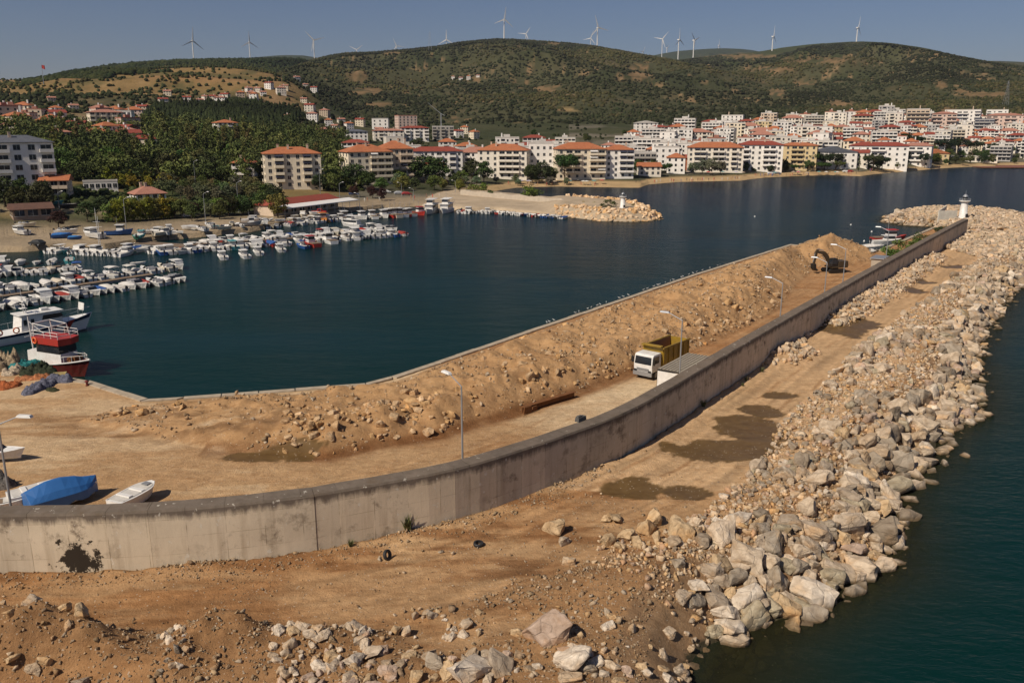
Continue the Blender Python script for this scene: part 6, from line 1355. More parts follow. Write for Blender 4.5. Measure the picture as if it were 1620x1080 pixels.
# on the hard
for k, (u, v, kd, hc, cc, rz, s, lb) in enumerate([(76, 378, 'covered', 'blue', (.03, .14, .40), .3, 1.0, 'blue boat under bright blue cover on the hard, larger of two'), (97, 380, 'covered', 'blue', (.03, .16, .42), .1, .7, 'small boat under bright blue cover on the hard'), (84, 371, 'speed', 'white', None, .1, 1.1, 'long white speedboat on the hard behind the blue covers'), (126, 378, 'cuddy', 'white', (.03, .04, .12), 2.6, 1.25, 'white cabin boat with navy top on trestles on the hard'), (170, 373, 'fisher', 'blue', None, .1, .9, 'blue fishing boat on the hard under the golden conifers'), (236, 372, 'cuddy', 'white', (.3, .34, .36), 2.8, 1.0, 'white and grey cabin boat on trestles beside the marina road'), (318, 362, 'speed', 'white', None, 2.3, 1.1, 'white and blue boat standing on a trailer by the shore'), (8, 372, 'cuddy', 'white', None, 2.6, 1.1, 'white cabin boat on the hard at the left edge'), (20, 360, 'speed', 'cream', None, .1, 1.0, 'cream boat on the hard before the brown shed'), (196, 380, 'dinghy', 'green', None, 2.0, 1.1, 'upturned green boat beside the golden conifers'), (94, 330, 'dinghy', 'black', None, .1, 1.4, 'black boat in the dry grass below the site cabin'), (68, 326, 'dinghy', 'turquoise', None, .2, 1.5, 'turquoise boat beside the dark tree'), (385, 358, 'fisher', 'grey', None, .3, .8, 'grey fishing boat laid up at the marina shore')]):
    x, y, z, d = spot(u, v); boat(kd, x, y, z + .45 * s, rz, hc, cc, s, label=lb)
for k in range(18):
    u = 205 + k * 16.5 + random.uniform(-4, 4); v = 380 - k * 1.75 + random.uniform(-3, 1) - (6 if k % 2 else 0); x, y, z, d = spot(u, v)
    boat(random.choice(['dinghy', 'covered', 'speed', 'tub', 'covered', 'cuddy']), x, y, z + .45, random.uniform(0, 6.28), random.choice(HM), None, random.uniform(.8, 1.05), 'laid up along the shore')
# at the far breakwater quay
for u, v, kd, hc, s, lb in [(1384, 402, 'speed', 'white', 1.1, 'nearest white boat at the quay notch behind the spoil heap'), (1381, 394, 'covered', 'white', 1.1, 'white boat under pale cover, second in the quay notch'), (1402, 386, 'cuddy', 'white', 1.25, 'white cabin boat, third in the quay notch'), (1406, 382, 'fisher', 'red', 1.15, 'boat with red canopy, farthest in the quay notch')]:
    x, y = at(u, v); boat(kd, x, y, .05, .05, hc, (.66, .64, .6) if kd == 'covered' else None, s, label=lb)
for (key, where), lst in allboats.items():
    lst.sort(key=lambda q: q[0])
    for k, (u, o) in enumerate(lst): o['label'] = f"{key}, {ORD(k)} from left {where}" if len(lst) > 1 else f"{key} {where}"
print('boats', sum(len(v) for v in allboats.values()))
# ================================================================== wheels and vehicles
def wheel(parent, x, y, r, w, m_rim, rimk=.55):
    b = MB(); n = 20
    prof = [(-w / 2, r * .62), (-w / 2, r * .93), (-w * .36, r), (w * .36, r), (w / 2, r * .93), (w / 2, r * .62)]
    rings = [[(math.cos(t) * q, yy, math.sin(t) * q) for yy, q in prof] for t in [2 * math.pi * k / n for k in range(n)]]
    vs = [p for g in rings for p in g]; m_ = len(prof); b.add(vs, [(k * m_ + j, ((k + 1) % n) * m_ + j, ((k + 1) % n) * m_ + (j + 1) % m_, k * m_ + (j + 1) % m_) for k in range(n) for j in range(m_)])
    o = b.build('wheel', M['dark'], parent); o.location = (x, y, r)
    b = MB(); b.tube((0, -w * .42, 0), (0, w * .42, 0), r * .62, r * .62, 14); b.tube((0, -w * .5, 0), (0, w * .5, 0), r * .2, r * .2, 8); b.build('rim', m_rim, o)
    return o
def tipper():
    fx, fy = at(1016, 600, 1.5); hd = math.atan2(-.77, -.64); L = 8.6; cx, cy = fx + .64 * L / 2, fy + .77 * L / 2
    root = thing('tipper_truck', 'white cab tipper truck with yellow empty tipping body on the quay road', 'truck', (cx, cy, gz(cx, cy) - .01), hd)
    ch = MB(); ch.box(-4.0, 3.7, -.45, .45, .75, 1.08); ch.box(-1.2, .6, -1.15, -.5, .55, 1.05); ch.box(-.6, .9, .5, 1.15, .5, 1.0); ch.build('chassis', M['black'], root)
    b = MB(); b.sideprism([(0, 0)], 0, 0) if False else None
    prof = [(2.25, .95), (4.25, .95), (4.3, 1.75), (4.12, 2.85), (3.9, 3.0), (2.3, 3.02), (2.25, 2.9)]
    vs = [(x, -1.22, z) for x, z in prof] + [(x, 1.22, z) for x, z in prof]; n = len(prof)
    b.add(vs, [tuple(range(n)), tuple(range(2 * n - 1, n - 1, -1))] + [(k, n + k, n + (k + 1) % n, (k + 1) % n) for k in range(n)]); cab = b.build('cab', M['white'], root, False, .06)
    b = MB(); b.add([(4.315, -1.1, 1.86), (4.315, 1.1, 1.86), (4.165, 1.04, 2.74), (4.165, -1.04, 2.74), (4.25, -1.1, 1.86), (4.25, 1.1, 1.86), (4.1, 1.04, 2.74), (4.1, -1.04, 2.74)], [(0, 1, 2, 3), (7, 6, 5, 4), (0, 4, 5, 1), (2, 6, 7, 3), (1, 5, 6, 2), (3, 7, 4, 0)]); b.build('windscreen', M['glass'], cab)
    for s in (-1, 1):
        b = MB(); b.add([(2.75, s * 1.19, 1.9), (4.1, s * 1.19, 1.9), (3.95, s * 1.19, 2.72), (2.75, s * 1.19, 2.72), (2.75, s * 1.24, 1.9), (4.1, s * 1.24, 1.9), (3.95, s * 1.24, 2.72), (2.75, s * 1.24, 2.72)], [(0, 1, 2, 3), (7, 6, 5, 4), (0, 4, 5, 1), (2, 6, 7, 3), (1, 5, 6, 2), (3, 7, 4, 0)]); b.build('side_window', M['glass'], cab)
        b = MB(); b.box(4.15, 4.3, s * 1.4 - .12, s * 1.4 + .12, 1.9, 2.55); b.tube((4.15, s * 1.2, 2.6), (4.22, s * 1.4, 2.55), .03); b.build('mirror', M['black'], root)
        b = MB(); b.box(4.34, 4.40, s * .95 - .17, s * .95 + .17, .98, 1.2); b.build('headlight', M['glass'], root)
    b = MB(); b.box(4.22, 4.38, -1.24, 1.24, .5, .96); b.box(4.27, 4.345, -.85, .85, 1.12, 1.22); b.box(4.27, 4.345, -.8, .8, 1.3, 1.4); b.build('bumper', M['grey'], root)
    # tipping body, open at the top
    b = MB(); x0, x1, z0, z1, w, t = -4.25, 2.1, 1.2, 3.55, 1.32, .09
    b.box(x0, x1, -w, w, z0, z0 + .12); b.box(x0, x1, -w, -w + t, z0 + .12, z1); b.box(x0, x1, w - t, w, z0 + .12, z1); b.box(x1 - t, x1, -w + t, w - t, z0 + .12, z1 + .25); b.box(x0, x0 + t, -w + t, w - t, z0 + .12, z1 - .1)
    for s in (-1, 1):
        for k in range(6): x = x0 + .15 + k * (x1 - x0 - .4) / 5; b.box(x, x + .14, s * (w + .05) - .05, s * (w + .05) + .05, z0, z1 - .16)
        b.box(x0 - .02, x1 + .02, s * (w + .05) - .08, s * (w + .05) + .08, z1 - .16, z1 + .02)
    b.box(x1 - .02, x1 + .55, -w, w, z1 + .16, z1 + .26); body = b.build('tipping_body', M['yellow'], root)
    b = MB(); b.box(x0 + t + .01, x1 - t - .01, -w + t + .004, w - t - .004, z0 + .13, z0 + .3)
    for s in (-1, 1): b.box(x0 + t + .01, x1 - t - .01, s * (w - t - .02) - .012, s * (w - t - .02) + .012, z0 + .31, z1 - .1)
    b.build('soil_crust', paint('dried_soil', (.30, .17, .09), .95, .4, 2, 0, .1), body)
    b = MB(); b.box(-3.9, 1.9, -1.28, -1.2, .75, 1.0); b.box(-3.9, 1.9, 1.2, 1.28, .75, 1.0); b.build('side_guard', M['yellow'], root)
    for x in (3.2, -1.9, -3.25):
        for s in (-1, 1): wheel(root, x, s * 1.02, .52, .36 if x > 0 else .52, M['grey'])
tipper()
def car(u, v, hc, label, rz, kind='hatch', zfix=None):
    x, y, z, d = spot(u, v); root = thing('parked_car', label, 'car', (x, y, z + .01), rz, 'cars parked along the marina')
    prof = [(-2.1, .35), (2.1, .35), (2.15, .75), (1.3, .95), (.65, 1.42), (-1.1, 1.45), (-1.9, 1.0), (-2.15, .9)] if kind == 'hatch' else [(-2.4, .45), (2.4, .45), (2.45, .95), (1.4, 1.1), (.85, 1.75), (-.5, 1.75), (-.55, 1.1), (-2.45, 1.1)]
    n = len(prof); vs = [(x_, -.86 if z_ < 1.1 else -.68, z_) for x_, z_ in prof] + [(x_, .86 if z_ < 1.1 else .68, z_) for x_, z_ in prof]; b = MB()
    b.add(vs, [tuple(range(n)), tuple(range(2 * n - 1, n - 1, -1))] + [(k, n + k, n + (k + 1) % n, (k + 1) % n) for k in range(n)]); o = b.build('body', M['tint'], root, False, .06); o.color = (*hc, 1)
    zt = prof[4][1]; b = MB(); b.box(-1.35 if kind == 'hatch' else -.35, .72, -.80, .80, zt - .42, zt - .08, None, .18, .075); b.build('windows', M['glass'], root)
    for x_ in (1.35, -1.35):
        for s in (-1, 1): wheel(root, x_, s * .78, .32, .2, M['steel'])
car(33, 391, (.03, .033, .035), 'dark grey car parked alone on the hard near the water', 2.75); car(286, 345, (.7, .7, .68), 'white car parked before the restaurant awning', .25); car(497, 340, (.4, .03, .03), 'red pickup parked before the restaurant', .3, 'pickup')
car(607, 306, (.66, .66, .63), 'white van shaped car under trees before the tan flats', .3); car(628, 308, (.4, .42, .44), 'silver car under trees before the tan flats', .3); car(640, 309, (.35, .05, .05), 'red car under trees before the tan flats', .4); car(555, 309, (.05, .07, .15), 'dark blue car beside a purple plum tree', .3)
for k, (u, v) in enumerate([(1225, 276), (1236, 276), (1345, 273), (1352, 273)]): car(u, v, [(.6, .6, .6), (.2, .2, .22), (.65, .65, .62), (.3, .04, .04)][k], ['white car', 'dark car', 'pale car', 'red car'][k] + ' parked on the town seafront' + (' by the yellow block' if k < 2 else ' by the gabled hall'), .1)
def excavator():
    x, y = at(1318, 430, 1.6); root = thing('excavator', 'dusty yellow tracked excavator digging into the spoil heap', 'excavator', (x, y, gz(x, y)), R(197))
    for s in (-1, 1):
        b = MB(); pr = [(-1.9, .35), (-1.6, .0), (1.6, .0), (1.9, .35), (1.9, .55), (1.6, .85), (-1.6, .85), (-1.9, .55)]
        b.add([(x_, s * 1.15 - .28, z_) for x_, z_ in pr] + [(x_, s * 1.15 + .28, z_) for x_, z_ in pr], [tuple(range(8)), tuple(range(15, 7, -1))] + [(k, 8 + k, 8 + (k + 1) % 8, (k + 1) % 8) for k in range(8)]); b.build('track', M['black'], root)
    b = MB(); b.tube((0, 0, .5), (0, 0, 1.05), .6, .6, 14); b.box(-2.4, 1.2, -1.35, 1.35, 1.05, 1.35); b.box(-2.5, -.1, -1.35, 1.35, 1.35, 2.35, None, .12, .06); b.build('body', M['exc'], root, False, .05)
    b = MB(); b.box(-.05, 1.4, .2, 1.3, 1.36, 3.0, None, .14, .05); cab = b.build('cab', M['black'], root, False, .05)
    b = MB(); b.box(.12, 1.42, .24, 1.36, 1.85, 2.8, None, .10, .07); b.build('cab_window', M['glass'], cab)
    def seg(pts, wd, hts, name, m):
        b = MB(); rings = []
        for k, (px, pz) in enumerate(pts):
            a, c = pts[max(0, k - 1)], pts[min(len(pts) - 1, k + 1)]; dx, dz = c[0] - a[0], c[1] - a[1]; L = math.hypot(dx, dz); nx_, nz_ = -dz / L * hts[k] / 2, dx / L * hts[k] / 2
            rings.append([(px + nx_, -wd, pz + nz_), (px + nx_, wd, pz + nz_), (px - nx_, wd, pz - nz_), (px - nx_, -wd, pz - nz_)])
        b.loft(rings); return b.build(name, m, root)
    seg([(.9, 1.6), (1.9, 3.3), (2.6, 4.0), (4.3, 4.3)], .24, [.5, .75, .7, .4], 'boom', M['exc']); seg([(4.1, 4.75), (4.4, 4.2), (4.75, 1.9)], .18, [.35, .55, .3], 'arm', M['exc'])
    b = MB(); b.tube((1.5, .0, 1.5), (2.9, 0, 3.55), .09); b.tube((2.7, 0, 4.5), (4.1, 0, 4.85), .09); b.tube((4.6, 0, 4.2), (5.0, 0, 2.3), .07); b.build('ram', M['steel'], root)
    b = MB(); b.sideprism([(0, 0)], 0, 0) if False else None
    pr = [(4.6, 2.0), (5.05, 1.9), (5.0, 1.1), (4.5, .55), (3.95, .6), (4.15, .85), (4.5, 1.1)]
    b.add([(x_, -.6, z_) for x_, z_ in pr] + [(x_, .6, z_) for x_, z_ in pr], [tuple(range(7)), tuple(range(13, 6, -1))] + [(k, 7 + k, 7 + (k + 1) % 7, (k + 1) % 7) for k in range(7)]); b.build('bucket', M['black'], root)
M['exc'] = paint('dusty_yellow', (.05, .034, .016), .6, .6, 1.2, 0, .4, (.08, .06, .04)); excavator()
# ================================================================== lamps along the quay
def lamp(x, y, z, h, dr, label, arm=1.7, group='street lamps along the quay wall', head=1.0):
    root = thing('street_lamp', label, 'street lamp', (x, y, z), dr, group); b = MB(); b.tube((0, 0, 0), (0, 0, h - .6), .095, .06, 8); b.tube((0, 0, 0), (0, 0, .5), .14, .13, 8); b.build('pole', M['steel'], root)
    b = MB(); b.tube((0, 0, h - .62), (arm, 0, h), .045, .04, 6); b.build('arm', M['steel'], root)
    b = MB(); b.box(arm - .1, arm + head, -.17, .17, h - .03, h + .12, None, .1, .05); b.box(arm + .05, arm + head - .1, -.12, .12, h - .07, h - .035); b.build('lamp_head', M['steel'] if group.startswith('street') and y > 75 else M['white'], root); return root
def behind_wall(u, off):
    best = None
    for k in range(2400):
        s = k * plen(pl) / 2400; x, y, a = along(pl, s); x += -math.sin(a) * off; y += math.cos(a) * off
        e = abs(project(x, y, 4)[0] - u)
        if best is None or e < best[0]: best = (e, x, y, a)
    return best[1:]
def height_for(x, y, v):
    return min((abs(project(x, y, 1.5 + k * .1)[1] - v), k * .1) for k in range(20, 140))[1]
LL = ['at the far left behind the near wall panel', 'beside the pale road before the rusty beam', 'standing beside the slatted canopy', 'beside the reddish track past the truck', 'nearer of two by the excavator', 'farther of two by the excavator', 'by the boats in the quay notch']
for k, (u, v, hx2) in enumerate([(22, 655, 1), (732, 598, 0), (1074, 496, 0), (1233, 440, 0), (1303, 408, 0), (1332, 388, 0), (1400, 360, 0)]):
    x, y, a = behind_wall(u, 2.3); h = height_for(x, y, v); dr = a + R(90) if k else a - R(10)
    lamp(x, y, 1.45, h, dr, 'grey street lamp ' + LL[k], 1.5, 'street lamps along the quay wall', .95)
for k, (u, vt, vb) in enumerate([(77, 308, 332), (163, 258, 282), (182, 318, 367), (301, 258, 294), (312, 308, 352), (367, 290, 336), (501, 270, 308), (532, 290, 320), (563, 306, 328), (632, 290, 312), (651, 298, 318), (719, 286, 306), (842, 252, 290), (1344 / 2 + 430, 250, 275)]):
    x, y, z, d = spot(u, vb); lamp(x, y, z, (vb - vt) / FPX * d, random.choice([0, 3.1]), f'thin grey lamp post, {ORD(k)} from left along the marina road and beach', 1.2, 'lamp posts along the marina', .6)
# ================================================================== slatted canopy behind the wall
M['slat'] = paint('weathered_slats', (.33, .29, .23), .8, .45, 2, 0, .2)
def canopy():
    c = [at(u, v, 4.1) for u, v in [(1040.5, 583), (1088, 558), (1123, 566), (1071, 588)]]
    ex = Vector((c[3][0] - c[0][0], c[3][1] - c[0][1], 0)); ey = Vector((c[1][0] - c[0][0], c[1][1] - c[0][1], 0)); W_, L_ = max(ex.length, 2.8), ey.length; an = math.atan2(ex.y, ex.x)
    ang = math.atan2(ey.y, ey.x); root = thing('canopy_shelter', 'grey slatted steel canopy with white end panel between truck and wall', 'shelter', (c[0][0], c[0][1], 1.5), ang)
    # local x runs along the canopy, local y to the left (away from the sea wall)
    for k in range(2):
        b = MB(); n = 14
        for j in range(n): b.box(L_ * k / 2 + .06, L_ * (k + 1) / 2 - .06, -W_ * (j + 1) / n + .03, -W_ * j / n - .03, 2.58, 2.62 + .05 * (j % 2))
        b.build('roof_sheet', M['slat'], root)
    b = MB()
    for x in (0, L_ / 2, L_):
        b.box(x - .05, x + .05, -W_, 0, 2.44, 2.565)
    for y in (0, -W_): b.box(.06, L_ - .06, y - .05 if y else -.05, y + .05, 2.45, 2.56)
    b.build('roof_frame', M['black'], root)
    for x in (0, L_ / 2, L_):
        for y in (0, -W_): b = MB(); b.tube((x, y * .98 - .01, -.1), (x, y * .98 - .01, 2.43), .05, .05, 6); b.build('post', M['black'], root)
    b = MB(); b.box(-.1, -.055, -W_ + .1, -.05, .55, 2.4); b.build('end_panel', M['white'], root)
    b = MB(); b.path([(L_ * .45, -W_ + .3, 0), (L_ * .45, -W_ + .3, 1.1), (L_ * .75, -W_ + .3, 1.1), (L_ * .75, -W_ + .3, 0)], .035); b.tube((.2, -W_ + .3, .2), (L_ * .45, -W_ + .3, 1.1), .035); b.build('handrail', M['black'], root)
canopy()
# small things on the wall and road
x, y = at(925, 668, 6.25); rootb = thing('concrete_block', 'dark weathered block lying on top of the sea wall', 'block', (x - .3, y + .5, 6.24), R(48)); b = MB(); b.box(-.55, .55, -.22, .22, 0, .36, None, .05, .03); b.box(-.5, .1, -.15, .15, .37, .5, None, .04, .03); b.build('block', paint('weathered_block', (.09, .085, .08), .9, .4, 3), rootb, False, .03)
p0 = at(826, 652, 1.6); p1 = at(908, 627, 1.6); L = math.hypot(p1[0] - p0[0], p1[1] - p0[1]); rootb = thing('steel_beam', 'long rusty steel beam lying along the foot of the spoil heap', 'beam', (p0[0], p0[1], 1.52), math.atan2(p1[1] - p0[1], p1[0] - p0[0]))
b = MB(); b.box(0, L, -.28, .28, 0, .06); b.box(0, L, -.05, .05, .06, .62); b.box(0, L, -.28, .28, .62, .68); b.build('profile', M['rust'], rootb)
b = MB()
for x in (.2, 1.1): b.box(x, x + .7, -.42, -.29, .02, .5, None, .06, .0)
b.box(-.3, .9, -.6, -.45, .05, .75, None, .1, .03); b.build('bracket', M['rust'], rootb)
def tyre(u, v, tilt, label):
    x, y = at(u, v, 2.05); r, w = .36, .22; n = 22; prof = [(-w / 2, r * .6), (-w / 2, r * .9), (-w * .35, r), (w * .35, r), (w / 2, r * .9), (w / 2, r * .6), (w * .25, r * .66), (-w * .25, r * .66)]
    b = MB(); m_ = len(prof); vs = [(math.cos(t) * q, math.sin(t) * q, zz) for t in [2 * math.pi * k / n for k in range(n)] for zz, q in prof]
    b.add(vs, [(k * m_ + j, ((k + 1) % n) * m_ + j, ((k + 1) % n) * m_ + (j + 1) % m_, k * m_ + (j + 1) % m_) for k in range(n) for j in range(m_)])
    o = b.build('tyre', M['dark']); o.location = (x, y, gz(x, y) + (.13 if tilt < .5 else .34)); o.rotation_euler = (tilt, 0, 1.1 if tilt > .5 else .2); tag(o, label, 'tyre')
tyre(613, 884, 1.25, 'black tyre standing tilted on the track near the wall'); tyre(757, 862, .12, 'black tyre lying flat on the sandy track')
# weeds at the wall foot
def weed(u, v, s, label, z=2.0, tone=(.10, .11, .04)):
    x, y = at(u, v, z); b = MB(); r = random.Random(int(u))
    for k in range(46):
        a = r.uniform(0, 6.28); l = r.uniform(.5, 1) * s; sp = r.uniform(.1, .55) * s; w = .035 * s; c, d = math.cos(a), math.sin(a); p = (r.uniform(-.15, .15) * s, r.uniform(-.15, .15) * s)
        b.add([(p[0] - d * w, p[1] + c * w, 0), (p[0] + d * w, p[1] - c * w, 0), (p[0] + c * sp * .5 + d * w, p[1] + d * sp * .5 - c * w, l * .6), (p[0] + c * sp * .5 - d * w, p[1] + d * sp * .5 + c * w, l * .6), (p[0] + c * sp, p[1] + d * sp, l)], [(0, 1, 2, 3), (3, 2, 4)])
    o = b.build('weed', M['tint']); o.location = (x, y, gz(x, y) - .03); o.color = (*tone, 1); tag(o, label, 'plant')
for k, (u, v, s) in enumerate([(645, 845, 1.3), (555, 868, .6), (1112, 648, .9), (1060, 672, .5), (1180, 605, .6), (1205, 590, .7), (680, 835, .4), (340, 893, .35), (1175, 612, .5)]): weed(u, v, s, ['tall green weed tuft against the sea wall', 'small weed at the wall foot left of the tall tuft', 'dark round weed at the wall foot beside the road', 'dry weed at the wall foot before the canopy', 'dry weed among stones at the wall foot', 'green weed at the wall foot near the wet hollow', 'tiny weed right of the tall tuft', 'tiny weed at the wall foot far left', 'dry weed next to another by the wall'][k])
for u, v, h, lab in [(1424, 402, 3.2, 'leafy green bush on the quay strip behind the wall, nearest of three'), (1440, 394, 3.6, 'leafy green bush on the quay strip behind the wall, middle of three'), (1466, 376, 3.0, 'leafy green bush on the quay strip behind the wall, farthest of three'), (1503, 354, 2.6, 'small dark bush beside the tall lighthouse')]:
    x, y, a = behind_wall(u, 6.0); tree('bush', x, y, 1.45, h, 'mid' if h > 2.9 else 'dark', lab, 'bushes behind the wall', 1.25)
# concrete hut behind the wall near the excavator
x, y, a = behind_wall(1392, 6.2); rootb = thing('quay_hut', 'small grey flat roofed hut behind the wall past the excavator', 'hut', (x, y, 1.45), a); b = MB(); b.box(-2.2, 2.2, -1.1, 1.1, 0, 2.3); b.build('wall', M['concrete'], rootb); b = MB(); b.box(-2.5, 2.5, -1.35, 1.35, 2.31, 2.5); b.build('roof', M['steel'], rootb)
# ================================================================== fishing quay: trawler, patrol boat, nets
def trawler():
    cx, cy = at(98, 590, 0); root = thing('trawler', 'red hulled fishing trawler with red topped white wheelhouse at the quay', 'boat', (cx, cy, 0), R(-24)); L, B = 10.5, 3.6
    b = MB(); b.loft(hull_rings(L, B, 1.35, 2.3, .9, 12, .16)); hl = b.build('hull', M['darkred'], root)
    b = MB(); 
    for s in (-1, 1):
        pts = []
        for k in range(12):
            t = k / 11; x = -L / 2 + L * t; w = B / 2 * (1 - max(0, (t - .42) / .58) ** 2.2) * (.86 + .14 * min(1, t / .3)); pts.append((x, s * (w + .02), 1.35 + .95 * t * t + .02))
        b.path(pts, .09, 6)
    b.build('gunwale', M['white'], hl)
    b = MB(); b.box(-4.2, 1.8, -1.25, 1.25, 1.3, 2.85, None, .05, .05); b.build('deckhouse', M['white'], root)
    b = MB(); b.box(-2.4, 1.6, -1.22, 1.22, 2.86, 3.95, None, .02, .04); wh = b.build('wheelhouse', M['black'], root)
    b = MB(); b.box(-2.36, 1.66, -1.25, 1.25, 3.05, 3.85, None, .04, .03); b.build('window_band', M['glass'], wh)
    b = MB(); b.add([(-2.7, -1.45, 3.96), (1.9, -1.45, 3.96), (2.3, 0, 3.96), (1.9, 1.45, 3.96), (-2.7, 1.45, 3.96), (-2.7, -1.5, 4.8), (2.0, -1.5, 4.8), (2.5, 0, 4.8), (2.0, 1.5, 4.8), (-2.7, 1.5, 4.8)], [(4, 3, 2, 1, 0), (5, 6, 7, 8, 9), (0, 1, 6, 5), (1, 2, 7, 6), (2, 3, 8, 7), (3, 4, 9, 8), (4, 0, 5, 9)]); b.build('flybridge', M['red'], root)
    b = MB(); ring = [(-2.6, -1.45), (1.95, -1.45), (2.4, 0), (1.95, 1.45), (-2.6, 1.45)]
    for zz in (5.2, 5.6): b.path([(x, y, zz) for x, y in ring], .035, 6)
    for x, y in ring + [(-.4, -1.45), (-.4, 1.45)]: b.tube((x, y, 4.8), (x, y, 5.6), .03)
    b.build('railing', M['white'], root)
    b = MB(); b.path([(-2.5, -1.3, 4.8), (-2.5, -1.2, 6.4), (-2.5, 1.2, 6.4), (-2.5, 1.3, 4.8)], .07); b.path([(.6, -1.3, 4.8), (.4, -1.2, 6.2), (.4, 1.2, 6.2), (.6, 1.3, 4.8)], .06); b.tube((-2.5, -1.2, 6.4), (.4, -1.2, 6.2), .05); b.tube((-2.5, 1.2, 6.4), (.4, 1.2, 6.2), .05); b.build('awning_frame', M['white'], root)
    b = MB(); b.tube((-4.6, 0, 1.3), (-4.9, 0, 6.8), .1, .06); b.tube((-4.7, -.9, 4.4), (-4.7, .9, 4.4), .05); b.tube((-4.8, 0, 6.2), (-2.4, 0, 4.9), .03); b.build('mast', M['white'], root)
    b = MB(); b.tube((1.7, 0, 3.0), (4.4, 0, 3.0), .03)
    for x, y in [(2.4, 1.35), (3.3, .95), (4.2, .5), (2.4, -1.35), (3.3, -.95), (4.2, -.5)]: b.tube((x, y, 1.9), (x, y, 2.75), .03)
    for s in (-1, 1): b.path([(1.9, s * 1.5, 2.5), (2.4, s * 1.35, 2.7), (3.3, s * .95, 2.75), (4.2, s * .5, 2.78), (4.9, 0, 2.85)], .03)
    b.build('bow_rail', M['white'], root)
    b = MB(); rr = []
    for k in range(16): t = k * math.pi / 8; rr.append((-2.1 + .34 * math.cos(t), -1.55, 4.35 + .34 * math.sin(t)))
    b.path(rr + rr[:1], .08, 6); b.build('life_ring', M['orange'], root)
    b = MB(); b.box(2.2, 3.3, -.5, .5, 1.85, 2.5, None, .15, .1); b.tube((2.7, -.9, 2.2), (2.7, .9, 2.2), .35, .35, 10); b.build('winch', M['rust'], root)
trawler()
def patrol():
    bx_, by_ = at(140, 519, 0); sx_, sy_ = at(4, 543, 0); a = math.atan2(by_ - sy_, bx_ - sx_); L = 16.5; cx, cy = bx_ - math.cos(a) * L * .45, by_ - math.sin(a) * L * .45
    root = thing('patrol_boat', 'long white patrol boat with navy stripe behind the red trawler', 'boat', (cx, cy, 0), a)
    rg = hull_rings(L, 4.2, 1.35, 2.4, .85, 14, .1); b = MB(); b.loft(rg); hl = b.build('hull', M['white_hull'], root)
    def band(z0, z1, t0, t1, name, m, off=.02, sl=0):
        b = MB()
        for s in (-1, 1):
            vs, fs = [], []; n = 12
            for k in range(n):
                for zz, o_ in ((z0, 0), (z1, sl)):
                    t = min(1, t0 + (t1 - t0) * k / (n - 1) + o_); x = -L / 2 + L * t; w = 4.2 / 2 * (1 - max(0, (t - .42) / .58) ** 2.2) * (.86 + .14 * min(1, t / .3)); h = 1.35 + 1.05 * t * t
                    lo = w * .85 * (1 - .35 * t); q = (zz * h + .1) / (h + .1) ; wx = lo + (w - lo) * max(0, q); xb = x - L * .1 * max(0, t - .55) * 1.6 * (1 - q)
                    vs.append((xb, s * (wx + off), zz * h))
            for k in range(n - 1): fs.append((2 * k, 2 * k + 2, 2 * k + 3, 2 * k + 1))
            b.add(vs, fs)
        return b.build(name, m, hl)
    band(.74, 1.0, 0, .985, 'navy_stripe', M['navy'], .025); band(.05, 1.0, .70, .76, 'red_stripe', M['red'], .04, .05)
    b = MB(); b.box(-2.6, 3.4, -1.55, 1.55, 1.5, 3.7, None, .35, .14); cab = b.build('cabin', M['white'], root, False, .05)
    b = MB(); b.box(.4, 3.45, -1.5, 1.5, 2.75, 3.4, None, .25, .05); b.build('window_band', M['glass'], cab)
    for s in (-1, 1):
        for x in (-1.9, -.9): b = MB(); b.box(x - .22, x + .22, s * 1.48 - .05, s * 1.48 + .05, 2.2, 3.1); b.build('side_window', M['glass'], cab)
    b = MB(); b.box(-2.6, 3.5, -1.6, 1.6, 3.71, 3.83); b.box(.9, 1.9, -.4, .4, 3.84, 4.2); b.build('cabin_roof', M['white'], root)
    b = MB(); b.tube((-1.2, -.5, 3.8), (-1.4, -.2, 6.0), .06); b.tube((-1.2, .5, 3.8), (-1.4, .2, 6.0), .06); b.tube((-1.4, -.9, 5.1), (-1.4, .9, 5.1), .05); b.box(-1.8, -1.0, -.5, .5, 4.5, 4.62); b.tube((-1.4, 0, 6.0), (-1.4, 0, 7.4), .03); b.box(-1.55, -1.25, -.7, .7, 5.5, 5.65); b.build('mast', M['white'], root)
    b = MB()
    for s in (-1, 1):
        pts = [(-8, s * 1.8, 2.2), (-3, s * 2.0, 2.35), (1, s * 2.0, 2.6), (4, s * 1.6, 2.95), (6.5, s * .8, 3.2), (8.0, 0, 3.3)]; b.path(pts, .035, 5)
        for x, y, z in pts[:-1]: b.tube((x, y, z - .95), (x, y, z), .03)
    b.build('railing', M['steel'], root)
    b = MB(); b.add([(6.7, -.9, 3.0), (6.7, .9, 3.0), (6.9, .9, 4.1), (6.9, -.9, 4.1), (6.62, -.9, 3.0), (6.62, .9, 3.0), (6.82, .9, 4.1), (6.82, -.9, 4.1)], [(0, 1, 2, 3), (7, 6, 5, 4), (0, 4, 5, 1), (2, 6, 7, 3), (1, 5, 6, 2), (3, 7, 4, 0)]); b.build('bow_board', M['white'], root)
    for x in (-3.4, -5.6):
        b = MB(); rr = [(x + .38 * math.cos(k * math.pi / 8), -2.0, 1.95 + .38 * math.sin(k * math.pi / 8)) for k in range(17)]; b.path(rr, .09, 6); b.build('life_ring', M['orange'], root)
    b = MB(); b.box(-7.4, -5.2, -1.0, 1.0, 1.45, 1.95, None, .15, .1); b.build('engine_hatch', M['white'], root)
patrol()
